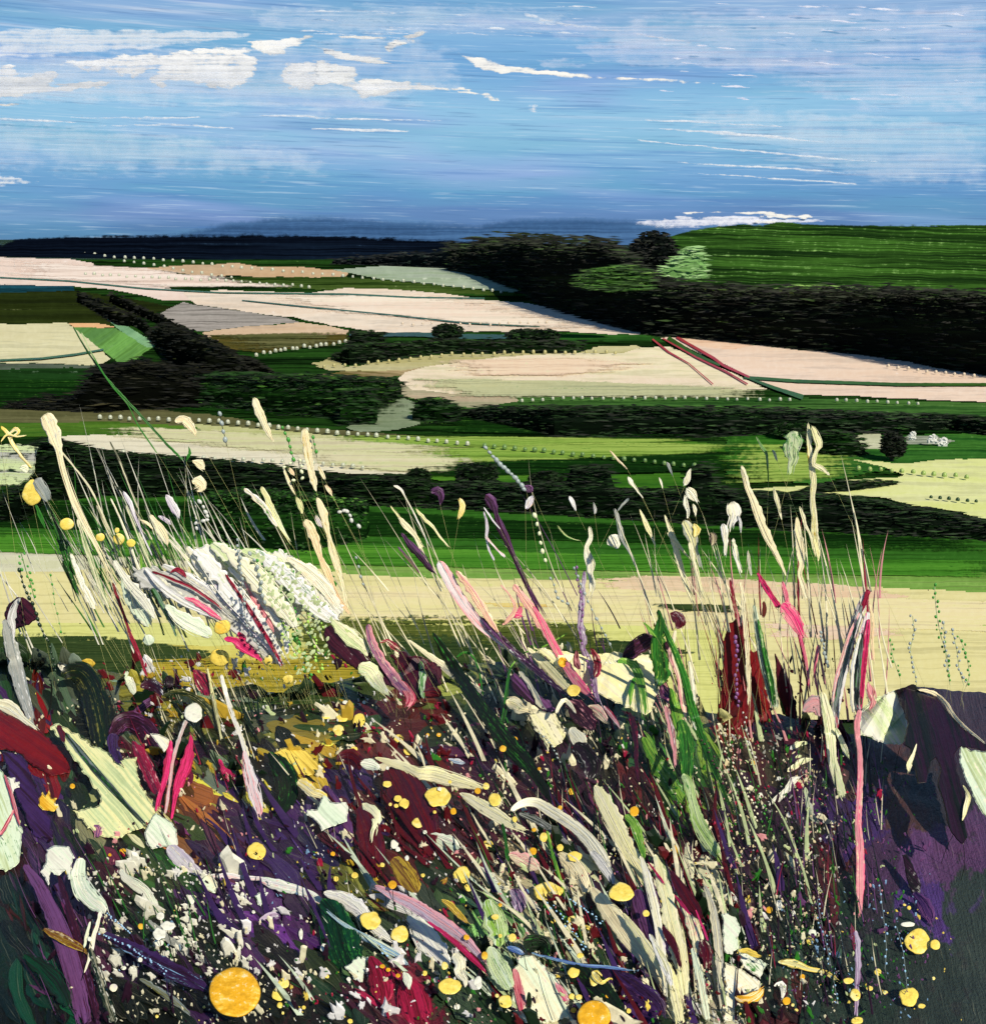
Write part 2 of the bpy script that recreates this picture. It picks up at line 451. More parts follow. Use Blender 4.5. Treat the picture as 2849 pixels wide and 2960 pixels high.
F = [
 ('teal_strip', '-300,815 120,818 212,826 216,842 0,864 -300,868', paint((14, 44, 52), (30, 80, 96), (70, 120, 140), 3, 140, 0.2), 'teal strip under the upper cream field'),
 ('dark_field', '-300,858 215,840 400,868 510,888 440,908 310,938 0,936 -300,936', OLIVE, 'dark olive field at far left'),
 ('cream_field', '-300,740 190,747 270,760 272,768 430,776 560,800 700,812 700,822 470,830 545,845 560,868 480,868 330,838 200,826 -300,818', cream((240, 222, 210), (230, 208, 194), (246, 238, 232)), 'upper left cream field below the navy ridge'),
 ('tan_field', '420,776 560,766 680,760 760,770 900,775 1010,785 1000,800 900,804 680,797 560,797', TAN, 'tan field behind the upper cream field'),
 ('green_strip', '660,804 1000,800 1300,828 1490,846 1480,854 1100,842 800,832 700,824', paint((34, 60, 18), (70, 92, 40), (150, 160, 110), 3, 140, 0.2), 'thin dark green strip between two pale fields'),
 ('grey_green_field', '960,780 1090,769 1200,768 1320,772 1440,790 1510,804 1508,838 1480,845 1300,826 1100,806', paint((176, 192, 172), (140, 160, 130), (214, 222, 204), 3, 130, 0.2), 'pale grey green field with a rounded end'),
 ('cream_field', '530,848 640,838 760,842 900,846 1000,832 1150,836 1300,850 1400,866 1500,872 1620,895 1740,925 1850,950 1850,968 1780,970 1640,958 1500,958 1400,956 1230,963 1150,968 1030,950 960,940 840,915 780,910 640,890 570,880 545,866', CREAM, 'large cream field sweeping across the middle distance'),
 ('grey_field', '455,912 490,890 530,873 562,881 700,900 827,918 869,931 700,945 583,960 530,946', GREYF, 'grey field with a pointed tip at the left'),
 ('tan_field', '583,960 700,945 870,932 950,942 1010,956 1000,966 800,970 620,986', cream((218, 192, 164), (200, 172, 140)), 'tan strip under the grey field'),
 ('olive_field', '600,968 760,972 1000,966 1010,990 900,1000 760,1020 660,1010', paint((104, 92, 44), (60, 62, 26), (170, 150, 100), 3, 140, 0.2), 'olive streaked field beside the black hedge'),
 ('cream_field', '-300,930 60,936 200,933 214,944 242,962 285,1000 318,1036 290,1056 100,1049 -300,1046', cream((224, 220, 178), (212, 206, 164), (236, 232, 206)), 'cream yellow field at the left edge'),
 ('orange_lip', '200,936 280,934 335,944 290,949 215,947', cream((236, 190, 142), (228, 170, 120)), 'narrow orange lip on the cream yellow field'),
 ('light_green_field', '212,946 330,948 450,1000 390,1042 340,1046 288,1006', paint((118, 176, 86), (86, 130, 70), (170, 206, 140), 5, 90, 0.2, ang=0.6), 'light green wedge beside the cream yellow field'),
 ('mint_streak', '300,912 330,920 440,985 448,1002 425,1004 340,950', paint((150, 200, 150), (104, 150, 110), (210, 234, 206), 8, 80, 0.3, ang=0.6), 'mint streak on the slope'),
 ('grey_field', '-300,1048 100,1050 290,1058 300,1066 60,1078 -300,1076', paint((110, 120, 108), (70, 86, 70), None, 3, 140, 0.2), 'grey strip under the cream yellow field'),
 ('green_field', '-300,1072 280,1062 420,1052 330,1100 120,1110 -300,1130', paint((34, 72, 30), (20, 44, 18), (110, 140, 110), 3, 140, 0.2), 'dark green strip at the left edge'),
 ('green_strip', '1335,970 1470,965 1640,962 1860,968 1970,990 1850,985 1600,987 1330,982', paint((52, 104, 40), (30, 70, 26), None, 3, 140, 0.2), 'mid green strip over the black hedge'),
 ('olive_field', '900,1052 960,1035 1000,1060 1260,1026 1500,1022 1660,1022 1740,1000 1830,998 1860,1004 1800,1022 1640,1022 1330,1047 1150,1076 960,1072', paint((204, 198, 152), (176, 170, 116), (140, 134, 80), 3, 120, 0.2), 'khaki strip under the black hedge'),
 ('tan_field', '880,1092 1000,1072 1160,1072 1230,1060 1170,1085 1000,1102', paint((196, 172, 132), (100, 92, 50), (226, 206, 180), 3, 140, 0.2, ang=-0.1), 'tan streak leading to the oval cream field'),
 ('green_field', '1158,1116 1190,1118 1300,1136 1500,1144 1850,1148 2310,1150 2849,1166 3400,1180 3400,1230 2849,1205 2300,1192 1700,1184 1350,1182 1250,1172 1158,1142', paint((40, 84, 36), (72, 112, 52), (130, 150, 110), 2.4, 140, 0.2), 'green strip in front of the oval cream field'),
 ('tan_field', '1156,1108 1200,1122 1300,1136 1480,1142 1500,1160 1380,1178 1270,1170 1160,1142', paint((206, 186, 158), (150, 150, 120), (80, 96, 60), 3, 140, 0.2), 'tan streaks at the foot of the oval cream field'),
 ('cream_field', '1150,1096 1170,1076 1230,1060 1330,1046 1450,1031 1640,1021 1800,1021 1850,1004 1935,1002 2010,1034 2110,1075 2215,1124 2100,1128 1960,1131 1800,1140 1600,1141 1480,1139 1300,1136 1190,1126', cream((238, 230, 190), (232, 214, 190), (218, 228, 170)), 'oval cream field in the centre of the valley'),
 ('pink_cream_field', '1905,976 1965,974 2110,988 2280,1008 2450,1021 2600,1041 2720,1066 2849,1086 3400,1150 3400,1240 2849,1162 2700,1156 2500,1146 2320,1141 2280,1138 2160,1085 1990,1005', CREAMP, 'pinkish cream field at the right below the dark wood'),
 ('orange_lip', '1955,975 2110,988 2180,1000 2120,1012 2040,1004 1990,992', cream((240, 192, 158), (236, 206, 180)), 'peach corner of the pinkish cream field'),
 ('grey_green_field', '1070,1140 1160,1148 1200,1162 1215,1224 1150,1242 1040,1250 1000,1236 1060,1200', paint((150, 164, 138), (112, 130, 100), (190, 196, 176), 3, 120, 0.2), 'grey green patch between two dark bushes'),
 ('khaki_field', '-300,1180 200,1182 400,1180 640,1202 800,1230 1000,1244 1380,1275 1400,1296 1000,1268 700,1240 300,1222 -300,1225', paint((112, 112, 76), (78, 80, 50), (150, 156, 122), 2.5, 140, 0.2), 'khaki strip across the valley at left'),
 ('green_field', '-300,1222 100,1222 300,1218 700,1238 1000,1262 1300,1286 1300,1310 900,1290 500,1262 -300,1262', paint((96, 138, 48), (54, 92, 30), (176, 190, 110), 2.5, 140, 0.2), 'lime streaked strip under the khaki one'),
 ('cream_field', '170,1262 290,1256 450,1262 600,1278 760,1288 1000,1306 1130,1326 1230,1350 1220,1372 1000,1368 850,1357 600,1328 400,1312 180,1300', paint((228, 222, 196), (206, 206, 168), (176, 200, 136), 2.5, 120, 0.18, 0.55, 0.6), 'pale cream field at lower left of the valley'),
 ('khaki_field', '560,1226 760,1240 1000,1262 1250,1288 1420,1300 1400,1336 1200,1326 1000,1306 760,1284 600,1258', paint((210, 208, 160), (172, 180, 116), (120, 160, 70), 2.5, 120, 0.2), 'pale lime strip beside the beaded row'),
 ('bright_green_field', '1240,1325 1380,1290 1420,1268 1700,1266 2000,1276 2220,1300 2180,1330 2100,1348 1800,1352 1640,1350 1500,1400 1300,1396 1180,1370', paint((84, 134, 42), (44, 92, 26), (150, 186, 90), 2.4, 130, 0.2), 'bright green field in the valley centre'),
 ('bright_green_field', '1740,1372 1820,1374 1960,1366 2000,1410 1860,1430 1770,1424', paint((76, 132, 40), (44, 90, 26), None, 2.4, 130, 0.2), 'small bright green gap in the dark hedge'),
 ('green_field', '2100,1250 2300,1255 2500,1262 2849,1250 3300,1250 3300,1400 2849,1345 2600,1350 2350,1400 2100,1370', paint((34, 84, 32), (64, 116, 44), (140, 176, 110), 2.6, 120, 0.2), 'mid green field at right of the valley'),
 ('cream_patch', '2455,1256 2545,1254 2556,1300 2500,1296', paint((206, 208, 176), (168, 176, 140), None, 3, 100, 0.2), 'small cream patch between two dark trees'),
 ('grey_patch', '2610,1262 2700,1260 2760,1275 2700,1284 2620,1284', paint((110, 120, 104), (160, 168, 150), None, 3, 120, 0.2), 'grey patch with white bushes'),
 ('lime_cream_field', '2380,1402 2440,1388 2590,1380 2612,1372 2560,1352 2460,1328 2580,1338 2640,1338 2700,1330 2849,1326 3300,1330 3300,1640 2849,1502 2780,1484 2695,1466 2640,1462 2560,1440 2457,1432 2340,1436 2200,1424 2150,1412', paint((226, 230, 168), (212, 220, 140), (236, 236, 196), 3, 70, 0.2, 0.5), 'lime cream field at the right edge'),
 ('green_field', '-300,1440 300,1428 700,1426 1000,1456 1500,1486 2100,1516 2849,1545 3300,1560 3300,1700 2849,1690 2600,1668 2100,1660 1700,1645 1400,1640 1000,1632 900,1640 -300,1600', paint((28, 74, 24), (52, 104, 34), (92, 132, 62), 2.0, 110, 0.15, 0.5, 0.2, 0.68), 'broad green field behind the tall grasses'),
 ('light_green_strip', '700,1596 1000,1606 1400,1616 1700,1622 2100,1636 2600,1646 3300,1670 3300,1770 2849,1750 2500,1732 2100,1720 1700,1706 1300,1700 1000,1690 780,1660', paint((136, 174, 88), (104, 150, 62), (180, 204, 120), 2.0, 150, 0.15, dry=2.4), 'light green strip along the edge of the pale meadow'),
 ('pale_meadow', '-300,1578 100,1580 400,1572 620,1576 900,1640 1010,1660 1300,1672 1700,1676 2100,1684 2500,1696 2849,1712 3300,1730 3300,2080 -300,2080', paint((214, 212, 130), (226, 218, 156), (192, 202, 108), 2.0, 90, 0.05, 0.5, 0.2), 'wide pale lime meadow beyond the foreground plants'),
 ('cream_patch', '-300,1578 120,1578 420,1572 640,1576 800,1620 600,1640 300,1640 200,1652 -300,1655', paint((224, 222, 196), (206, 208, 170), (236, 234, 216), 3, 80, 0.06), 'cream band along the far edge of the pale meadow'),
 ('peach_patch', '1720,1672 1860,1662 1980,1664 2200,1676 2440,1690 2620,1720 2600,1745 2480,1740 2300,1722 2060,1745 1900,1748 1760,1715', paint((236, 214, 176), (226, 192, 160), (206, 206, 140), 3, 120, 0.08, 0.5, 0.5, 0.14, 0.6, dry=2.6), 'peach band along the far edge of the meadow'),
 ('peach_patch', '2170,1735 2300,1720 2480,1740 2580,1790 2600,1835 2420,1850 2230,1838 2180,1800', paint((240, 216, 188), (230, 200, 172), (206, 206, 140), 6, 90, 0.12, 0.5, 0.5, 0.14, 0.6, grain=130, dry=2.8), 'rough peach patch behind the pink stems'),
 ('light_green_strip', '2560,1752 2700,1745 3300,1750 3300,1840 2849,1826 2640,1815', paint((148, 188, 88), (176, 202, 112), None, 2.4, 130, 0.1, dry=2.4), 'light green band at the right end of the meadow'),
 ('tan_band', '850,1690 1300,1694 1700,1700 2200,1716 2900,1740 2900,1830 2200,1800 1300,1790 900,1780', paint((236, 222, 174), (230, 222, 160), (216, 212, 140), 2.0, 120, 0.05, 0.5, 0.5, 0.14, 0.62, dry=2.4), 'warm tan band across the far half of the pale meadow'),
 ('lime_band', '-300,1800 700,1800 1100,1790 1700,1800 2200,1830 2200,2070 -300,2070', paint((206, 212, 116), (218, 220, 136), (172, 184, 86), 2.0, 130, 0.05, 0.5, 0.2, 0.64, dry=2.2), 'lime band along the near part of the pale meadow'),
 ('ochre_patch', '330,1872 500,1862 620,1866 760,1860 920,1872 1040,1890 1160,1900 1160,2040 330,2040', paint((196, 172, 44), (214, 206, 110), (140, 132, 44), 3, 110, 0.05, 0.5), 'ochre streaked ground at the near edge of the meadow'),
 ('orange_streak', '1380,1740 1500,1742 1640,1752 1560,1758 1400,1752', paint((232, 190, 100), (224, 206, 130), None, 3, 100, 0.05), 'faint orange streak across the meadow'),
]
for nm, poly, mat, lab in F:
    rg = 18.0 if nm in ('khaki_field', 'green_field', 'bright_green_field', 'olive_field', 'dark_field') else 3.5
    ex = dict(fade=160.0, top=16.0, bottom=16.0) if nm in ('peach_patch', 'lime_band', 'light_green_strip', 'orange_streak', 'ochre_patch', 'tan_band') else {}
    if nm == 'light_green_strip':
        ex.update(top=46.0, bottom=60.0)
    sheet(nm, poly, mat, lab, rg if not ex else 40.0, 2.6 if nm not in ('pale_meadow', 'green_field') else 4.0, **ex)

def sweep(poly, cols, desc, fade=220, top=12, bottom=12, nm='grass_sweep', dry=2.9):
    sheet(nm, poly, paint(*cols, 1.6, 210, 0.0, 0.6, 0.5, 0.14, 0.62, dry=dry * 0.8, soft=0.5), desc, 40, 2.4, fade=fade, top=top, bottom=bottom)


DKG = ((12, 34, 12), (24, 60, 18), (60, 100, 36))
MDG = ((34, 84, 26), (58, 116, 36), (110, 150, 70))
LIM = ((120, 160, 62), (160, 184, 90), (60, 110, 36))
CRS = ((220, 212, 176), (200, 206, 150), (150, 176, 110))
sweep('400,1080 900,1078 1180,1100 1180,1200 700,1200 400,1180', DKG, 'dark green sweep of grass left of the oval field')
sweep('1240,1196 1700,1182 2400,1190 2900,1200 2900,1250 1900,1262 1240,1250', DKG, 'dark green sweep under the green strip')
sweep('-200,1100 500,1090 700,1130 400,1180 -200,1186', DKG, 'dark green sweep at the left edge')
sweep('900,1256 1500,1262 2000,1268 2000,1300 1300,1296 900,1280', LIM, 'lime sweep along the beaded row')
sweep('1150,1330 1700,1300 2200,1306 2200,1360 1600,1372 1150,1380', DKG, 'dark green sweep over the bright field')
sweep('1200,1300 1700,1276 2150,1284 2100,1310 1600,1330 1200,1340', LIM, 'lime sweep over the bright field')
sweep('2050,1240 2500,1250 2500,1330 2050,1340', MDG, 'green sweep left of the lime cream field')
sweep('2100,1280 2460,1286 2500,1380 2100,1400', LIM, 'lime sweep running into the lime cream field', dry=3.2)
sweep('-200,1440 700,1446 1500,1500 2849,1560 2849,1600 1500,1560 -200,1520', DKG, 'dark green sweep along the far side of the broad field', top=30, bottom=60)
sweep('-200,1530 800,1560 1700,1600 2900,1620 2900,1670 1700,1650 800,1630 -200,1590', ((58, 118, 34), (86, 146, 48), (34, 84, 24)), 'mid green sweep along the near side of the broad field', top=40)
sweep('300,1226 800,1250 1300,1290 1300,1330 800,1310 300,1262', CRS, 'cream sweep through the lime streaked strip', dry=3.0)
sweep('760,1290 1250,1310 1420,1330 1300,1370 900,1350', CRS, 'pale sweep at the right end of the pale cream field', dry=3.0)
sweep('560,968 900,958 1010,962 1010,1000 700,1010', ((70, 78, 40), (110, 108, 70), (40, 50, 22)), 'olive sweep over the grey field', dry=3.2)
sweep('1150,1090 1700,1100 2200,1120 2200,1150 1300,1150', ((170, 176, 140), (196, 196, 150), (110, 140, 90)), 'grey green sweep at the foot of the oval field', dry=3.0)
sweep('1250,1040 1700,1030 1900,1050 1700,1090 1300,1085', ((234, 204, 176), (240, 220, 190), (206, 214, 160)), 'peach sweep in the oval cream field', dry=2.6)
sweep('0,742 500,780 900,830 500,830 0,800', ((236, 212, 196), (246, 232, 220), (200, 190, 170)), 'rosy sweep over the upper left cream field', dry=2.8)
sweep('700,850 1300,852 1800,950 1500,950 900,900', ((248, 236, 216), (236, 214, 196), (214, 202, 180)), 'pale sweep over the large cream field', dry=2.8)
OLST = paint((62, 80, 34), (96, 104, 46), (170, 170, 96), 2.0, 150, 0.03, 0.5, 0.5, 0.14, 0.62, dry=2.6)
OLS2 = paint((40, 62, 34), (60, 76, 40), (150, 158, 100), 2.0, 150, 0.03, 0.5, 0.5, 0.14, 0.64, dry=2.6)
sheet('olive_streaks', '860,1790 1250,1776 1700,1800 1760,1850 1760,2000 860,2000', OLST, 'olive bristle streaks at the near edge of the pale meadow', 30, 3, top=130, fade=160)
sheet('olive_streaks', '960,1850 1250,1828 1660,1845 1700,1880 1700,2000 960,2000', OLS2, 'dark olive bristle streaks in front of the paler ones', 30, 3, top=90, fade=160)
sheet('olive_streaks', '-200,1826 200,1832 420,1850 620,1884 640,2010 -200,2010', OLS2, 'dark bristle streaks at the left end of the meadow', 30, 3, top=80, fade=160)
sheet('olive_streaks', '420,1905 700,1900 960,1896 1060,1900 1060,2040 420,2040', paint((120, 116, 40), (190, 168, 56), (70, 76, 34), 2.0, 140, 0.03, 0.5, 0.5, 0.14, 0.60, dry=2.4), 'ochre and olive bristle streaks in the middle of the meadow edge', 30, 3, top=110, fade=120)
sheet('olive_streaks', '1720,1838 1900,1860 2010,1885 1960,1905 1720,1900', OLS2, 'short dark streaks behind the cream patch', 30, 3, top=40, fade=120)
sheet('olive_streaks', '1850,1742 2050,1746 2150,1752 2130,1768 1950,1764', OLS2, 'dark green scratch across the right part of the meadow', 20, 2, top=10, fade=120)
paint = _paint


# thin tracks drawn across the fields
def track(name, pts, mat, label):
    pts = P(pts)
    up = [(x, y - w / 2) for x, y, w in pts]
    dn = [(x, y + w / 2) for x, y, w in pts]
    _layer[0] += 1
    zl = VALLEY + LSTEP * _layer[0]
    V, Fc, U = [], [], []
    for i in range(len(pts) - 1):
        (x0, y0, w0), (x1, y1, w1) = pts[i], pts[i + 1]
        L = math.hypot(x1 - x0, y1 - y0)
        nxx, nyy = -(y1 - y0) / L, (x1 - x0) / L
        n = max(2, int(L / 10))
        for j in range(n + 1):
            t = j / n
            x, y, w = x0 + (x1 - x0) * t, y0 + (y1 - y0) * t, (w0 + (w1 - w0) * t) * (1 + 0.25 * nz((x0 + t * L) * 0.06, i))
            for s in (-0.5, 0.5):
                q = (x + nxx * w * s, y + nyy * w * s)
                V.append(at_z(q[0], q[1], zl))
                U.append((t * L / 1000, s * w / 1000))
            if j:
                k = len(V) - 4
                Fc.append((k, k + 2, k + 3, k + 1))
    return structure(mesh_obj(name, V, Fc, U, mat, smooth=False), label)


GT = paint((62, 106, 34), (40, 80, 24), None, 6, 60, 0.05)
RT = paint((190, 70, 78), (160, 50, 60), None, 6, 60, 0.05)
track('track', '0,802,4 200,812,4 420,834,4 640,846,4 1000,850,5 1200,860,5 1400,862,4', GT, 'green line along the top of the large cream field')
track('track', '700,868,3 900,888,4 1130,910,4 1350,934,4 1560,944,3', GT, 'green line across the large cream field')
track('track', '0,1041,5 120,1036,6 220,1024,6 300,1010,5', GT, 'green line across the cream yellow field')
track('track', '2150,1090,8 2300,1101,9 2600,1111,9 2849,1111,8 3200,1108,8', GT, 'green line across the pinkish cream field')
track('track', '2160,1092,5 2240,1122,10 2320,1148,14', GT, 'short green wedge beside the pinkish cream field')
track('track', '1930,976,12 2000,1020,10 2080,1056,6', GT, 'green path beside the red lines')
track('red_line', '1955,974,7 2060,1034,8 2090,1056,8 2165,1090,6', RT, 'red line along the edge of the pinkish cream field')
track('red_line', '1885,980,5 1930,1016,5 1990,1050,3 2060,1110,3', RT, 'thin red line left of the others')
track('red_line', '1915,978,4 2010,1032,5 2100,1075,5 2160,1110,4', RT, 'middle one of the red lines')
track('track', '1010,968,10 1200,966,12 1330,972,14 1500,974,12', paint((40, 88, 30), (26, 60, 20), None, 5, 60, 0.05), 'dark green edge under the large cream field')


# ------------------------------------------------------------------ hedges, woods and trees (trimmed bodies of leaf clumps)
def leaf_quads(V, Fc, U, c, w, h, yaw, tilt):
    ax = Vector((math.cos(yaw), math.sin(yaw), tilt)) * w
    az = Vector((0.1 * math.sin(yaw * 3), 0.25 * math.cos(yaw * 5), 1.0)) * h
    i = len(V)
    V += [c - ax, c + az * 0.9, c + ax, c - az]
    U += [(0, 0)] * 4
    Fc.append((i, i + 1, i + 2, i + 3))


def hedge(name, top, bot, desc, cat, cols=((10, 16, 9), (20, 36, 12), (60, 100, 34)), thick=4.0, dens=38.0, rag=6.0, kind=None, y_fix=None, size=(15, 2.2)):
    top, bot = P(top), P(bot)
    x0, x1 = top[0][0], top[-1][0]
    V, Fc, U = [], [], []
    n = max(4, int((x1 - x0) / 9))
    ys = []
    for i in range(n + 1):
        px = x0 + (x1 - x0) * i / n
        rb = interp(bot, px)
        rt = min(interp(top, px) + 2.2 + 0.5 * rag * nz(px * 0.05, x0) + 0.35 * rag * nz(px * 0.19, x0), rb - 0.5)
        y = at_z(px, rb, VALLEY).y if y_fix is None else y_fix
        ys.append((px, rt, rb, y))
        s = y / FPX
        b = at_y(px, rb, y)
        t = at_y(px, rt, y)
        m = at_y(px, rb + (rt - rb) * 0.55, y)
        bump = s * 3 * nz(px * 0.11, 5.0)
        th = min(thick, s * max(4.0, (rb - rt)) * 1.2)
        ring = [b + Vector((0, 0, -0.4)), m + Vector((0, -th * 0.18 + bump, 0)), t + Vector((0, th * 0.25, 0)), t + Vector((0, th * 0.7, -s)), b + Vector((0, th, -0.4))]
        V += ring
        U += [(px / 1000, rb / 1000), (px / 1000, (rb * 0.45 + rt * 0.55) / 1000), (px / 1000, rt / 1000), (px / 1000, rt / 1000), (px / 1000, rb / 1000)]
    for i in range(n):
        for k in range(4):
            q = i * 5 + k
            Fc.append((q, q + 5, q + 6, q + 1))
    Fc.append((0, 1, 2, 3, 4))
    e = n * 5
    Fc.append((e + 4, e + 3, e + 2, e + 1, e))
    ncore = len(Fc)
    area = sum((b[2] - b[1]) * (x1 - x0) / n for b in ys)
    for _ in range(int(area / dens)):
        i = random.random() * n
        px, rt, rb, y = ys[int(i)]
        px = x0 + (x1 - x0) * i / n
        h = rb - rt
        edge = random.random()
        if edge < 0.30:
            r = rt + random.gauss(-0.5, 0.45) * min(rag, h)
        elif edge < 0.42:
            r = rb - abs(random.gauss(0, 0.12)) * min(h, 30)
        else:
            r = rt + h * random.random()
        s = y / FPX
        th = min(thick, s * max(4.0, h) * 1.2)
        c = at_y(px, min(r, rb - 1), y) + Vector((0, random.uniform(-0.30, 0.3) * th, 0))
        leaf_quads(V, Fc, U, c, s * size[0] * random.uniform(0.5, 1.6), s * size[1] * random.uniform(0.5, 1.4), random.gauss(0, 0.35), random.gauss(-0.02, 0.03))
    core = paint(cols[0], cols[1], None, 3, 130, 0, 0.7, 0.6, 0.12, spec=0.0)
    o = mesh_obj(name, V, Fc, U, core, smooth=False)
    o.data.materials.append(leafy(*cols))
    o.data.polygons.foreach_set('material_index', [0] * ncore + [1] * (len(Fc) - ncore))
    if kind:
        o['kind'] = kind
        o['label'] = desc
    else:
        tag(o, desc, cat)
    return o


BLK = ((9, 18, 10), (22, 46, 16), (48, 86, 34))
DGN = ((10, 24, 10), (26, 60, 18), (74, 118, 40))
MGN = ((14, 36, 12), (40, 84, 26), (96, 146, 56))

hedge('woodland', '1300,722 1400,708 1500,700 1640,705 1760,712 1800,740 1860,790 1940,832 2050,842 2160,848 2260,852 2400,850 2500,848 2600,856 2849,862 3400,880',
      '1300,780 1400,800 1500,838 1560,880 1640,905 1760,938 1880,968 1960,974 2110,988 2280,1006 2450,1020 2600,1040 2720,1064 2849,1084 3400,1150',
      'dark wood along the foot of the green hill', 'woodland', ((14, 18, 15), (26, 38, 20), (54, 78, 36)), 60, 60, 20, 'stuff', size=(24, 2.4))
hedge('woodland', '960,754 1100,742 1300,726 1420,708', '960,764 1100,768 1300,776 1420,792',
      'dark line of woods under the slate ridge', 'woodland', ((9, 15, 18), (16, 26, 28), (40, 60, 50)), 60, 50, 8, 'stuff')
hedge('hedge', '1680,800 1730,784 1800,776 1872,788', '1680,830 1760,844 1872,834', 'bright green hedge in a gap of the dark wood', 'hedge', ((26, 50, 18), (62, 104, 40), (110, 150, 70)), 10, 18, 9, y_fix=438, size=(30, 2.0))
hedge('hedge', '955,1036 1010,1000 1060,996 1130,996 1260,984 1480,986 1600,988 1692,992', '955,1040 1010,1056 1150,1038 1260,1022 1500,1022 1640,1022 1668,1014 1692,996',
      'long black hedge in front of the large cream field', 'hedge', BLK, 5, 30, 6)
hedge('bush', '1006,988 1014,962 1060,960 1108,965 1112,990', '1006,1010 1112,1006', 'square black bush at the left end of the black hedge', 'bush', BLK, 6, 26, 5)
hedge('bush', '0,1180 40,1170 120,1160 200,1150 260,1080 300,1062 420,1052 540,1075 700,1100', '0,1182 120,1188 260,1192 420,1186 560,1180 700,1160',
      'wide dark thicket under the light green wedge', 'thicket', ((9, 11, 8), (20, 22, 12), (58, 56, 34)), 10, 40, 14, size=(20, 2.2))
hedge('bush', '560,1090 640,1084 800,1092 1000,1094 1140,1104 1158,1120', '560,1176 700,1186 860,1200 1000,1212 1080,1190 1158,1150',
      'mottled dark green thicket left of the oval cream field', 'thicket', DGN, 8, 40, 10, size=(20, 2.2))
hedge('bush', '985,1160 1000,1130 1060,1125 1085,1170', '985,1228 1085,1226', 'rounded dark bush left of the grey green patch', 'bush', DGN, 6, 26, 6)
hedge('bush', '1192,1190 1204,1160 1240,1152 1290,1160 1330,1190', '1192,1216 1260,1224 1330,1220', 'rounded dark bush right of the grey green patch', 'bush', DGN, 6, 26, 6)
hedge('hedge', '1330,1196 1370,1182 1700,1180 2100,1184 2330,1190 2600,1200 2849,1210 3300,1225', '1330,1206 1480,1236 1600,1262 1900,1258 2100,1264 2250,1254 2500,1254 2750,1246 2849,1262 3300,1270',
      'long black hedge between the oval field and the bright green field', 'hedge', ((11, 20, 13), (24, 50, 20), (48, 84, 36)), 6, 34, 8, size=(20, 2.2))
hedge('hedge', '2300,1262 2420,1246 2480,1266 2500,1300', '2300,1310 2420,1322 2500,1318', 'rounded dark green hedge beside the small cream patch', 'hedge', DGN, 5, 26, 5)
hedge('hedge', '90,1290 130,1272 300,1312 420,1320 600,1338 760,1350 900,1370 1000,1384 1140,1382 1240,1402', '90,1440 150,1452 300,1436 400,1442 650,1434 900,1444 1000,1462 1240,1468',
      'long black hedge at left behind the tall cream grasses', 'hedge', BLK, 4, 36, 9, size=(20, 2.2))
hedge('hedge', '1240,1404 1400,1398 1500,1404 1640,1402 1654,1356 1760,1352 1780,1420 1990,1420 2000,1352 2056,1354 2066,1400 2110,1424 2240,1430 2360,1432 2450,1440 2540,1452 2650,1474 2720,1482 2849,1512 3300,1600',
      '1240,1468 1500,1478 1800,1506 2100,1524 2300,1538 2600,1552 2849,1566 3300,1640',
      'long black hedge at right behind the tall cream grasses', 'hedge', ((12, 20, 14), (26, 52, 22), (50, 86, 38)), 4, 36, 8, size=(20, 2.2))
hedge('hedge', '-260,1470 0,1440 40,1416 90,1404 120,1420', '-260,1530 0,1510 60,1520 120,1460', 'black bush at the left edge behind the pale panel', 'hedge', BLK, 4, 30, 8)
hedge('hedge', '2290,1424 2350,1404 2420,1392 2500,1390 2590,1394', '2290,1432 2450,1424 2590,1404', 'thin black hedge running into the lime cream field', 'hedge', BLK, 3, 24, 5)
hedge('hedge', '600,1432 760,1424 900,1436 1060,1462', '600,1562 700,1590 900,1600 1060,1560', 'dark green bank of scrub behind the seed heads', 'scrub', ((12, 32, 12), (34, 76, 24), (92, 140, 60)), 4, 36, 10, size=(7, 3))


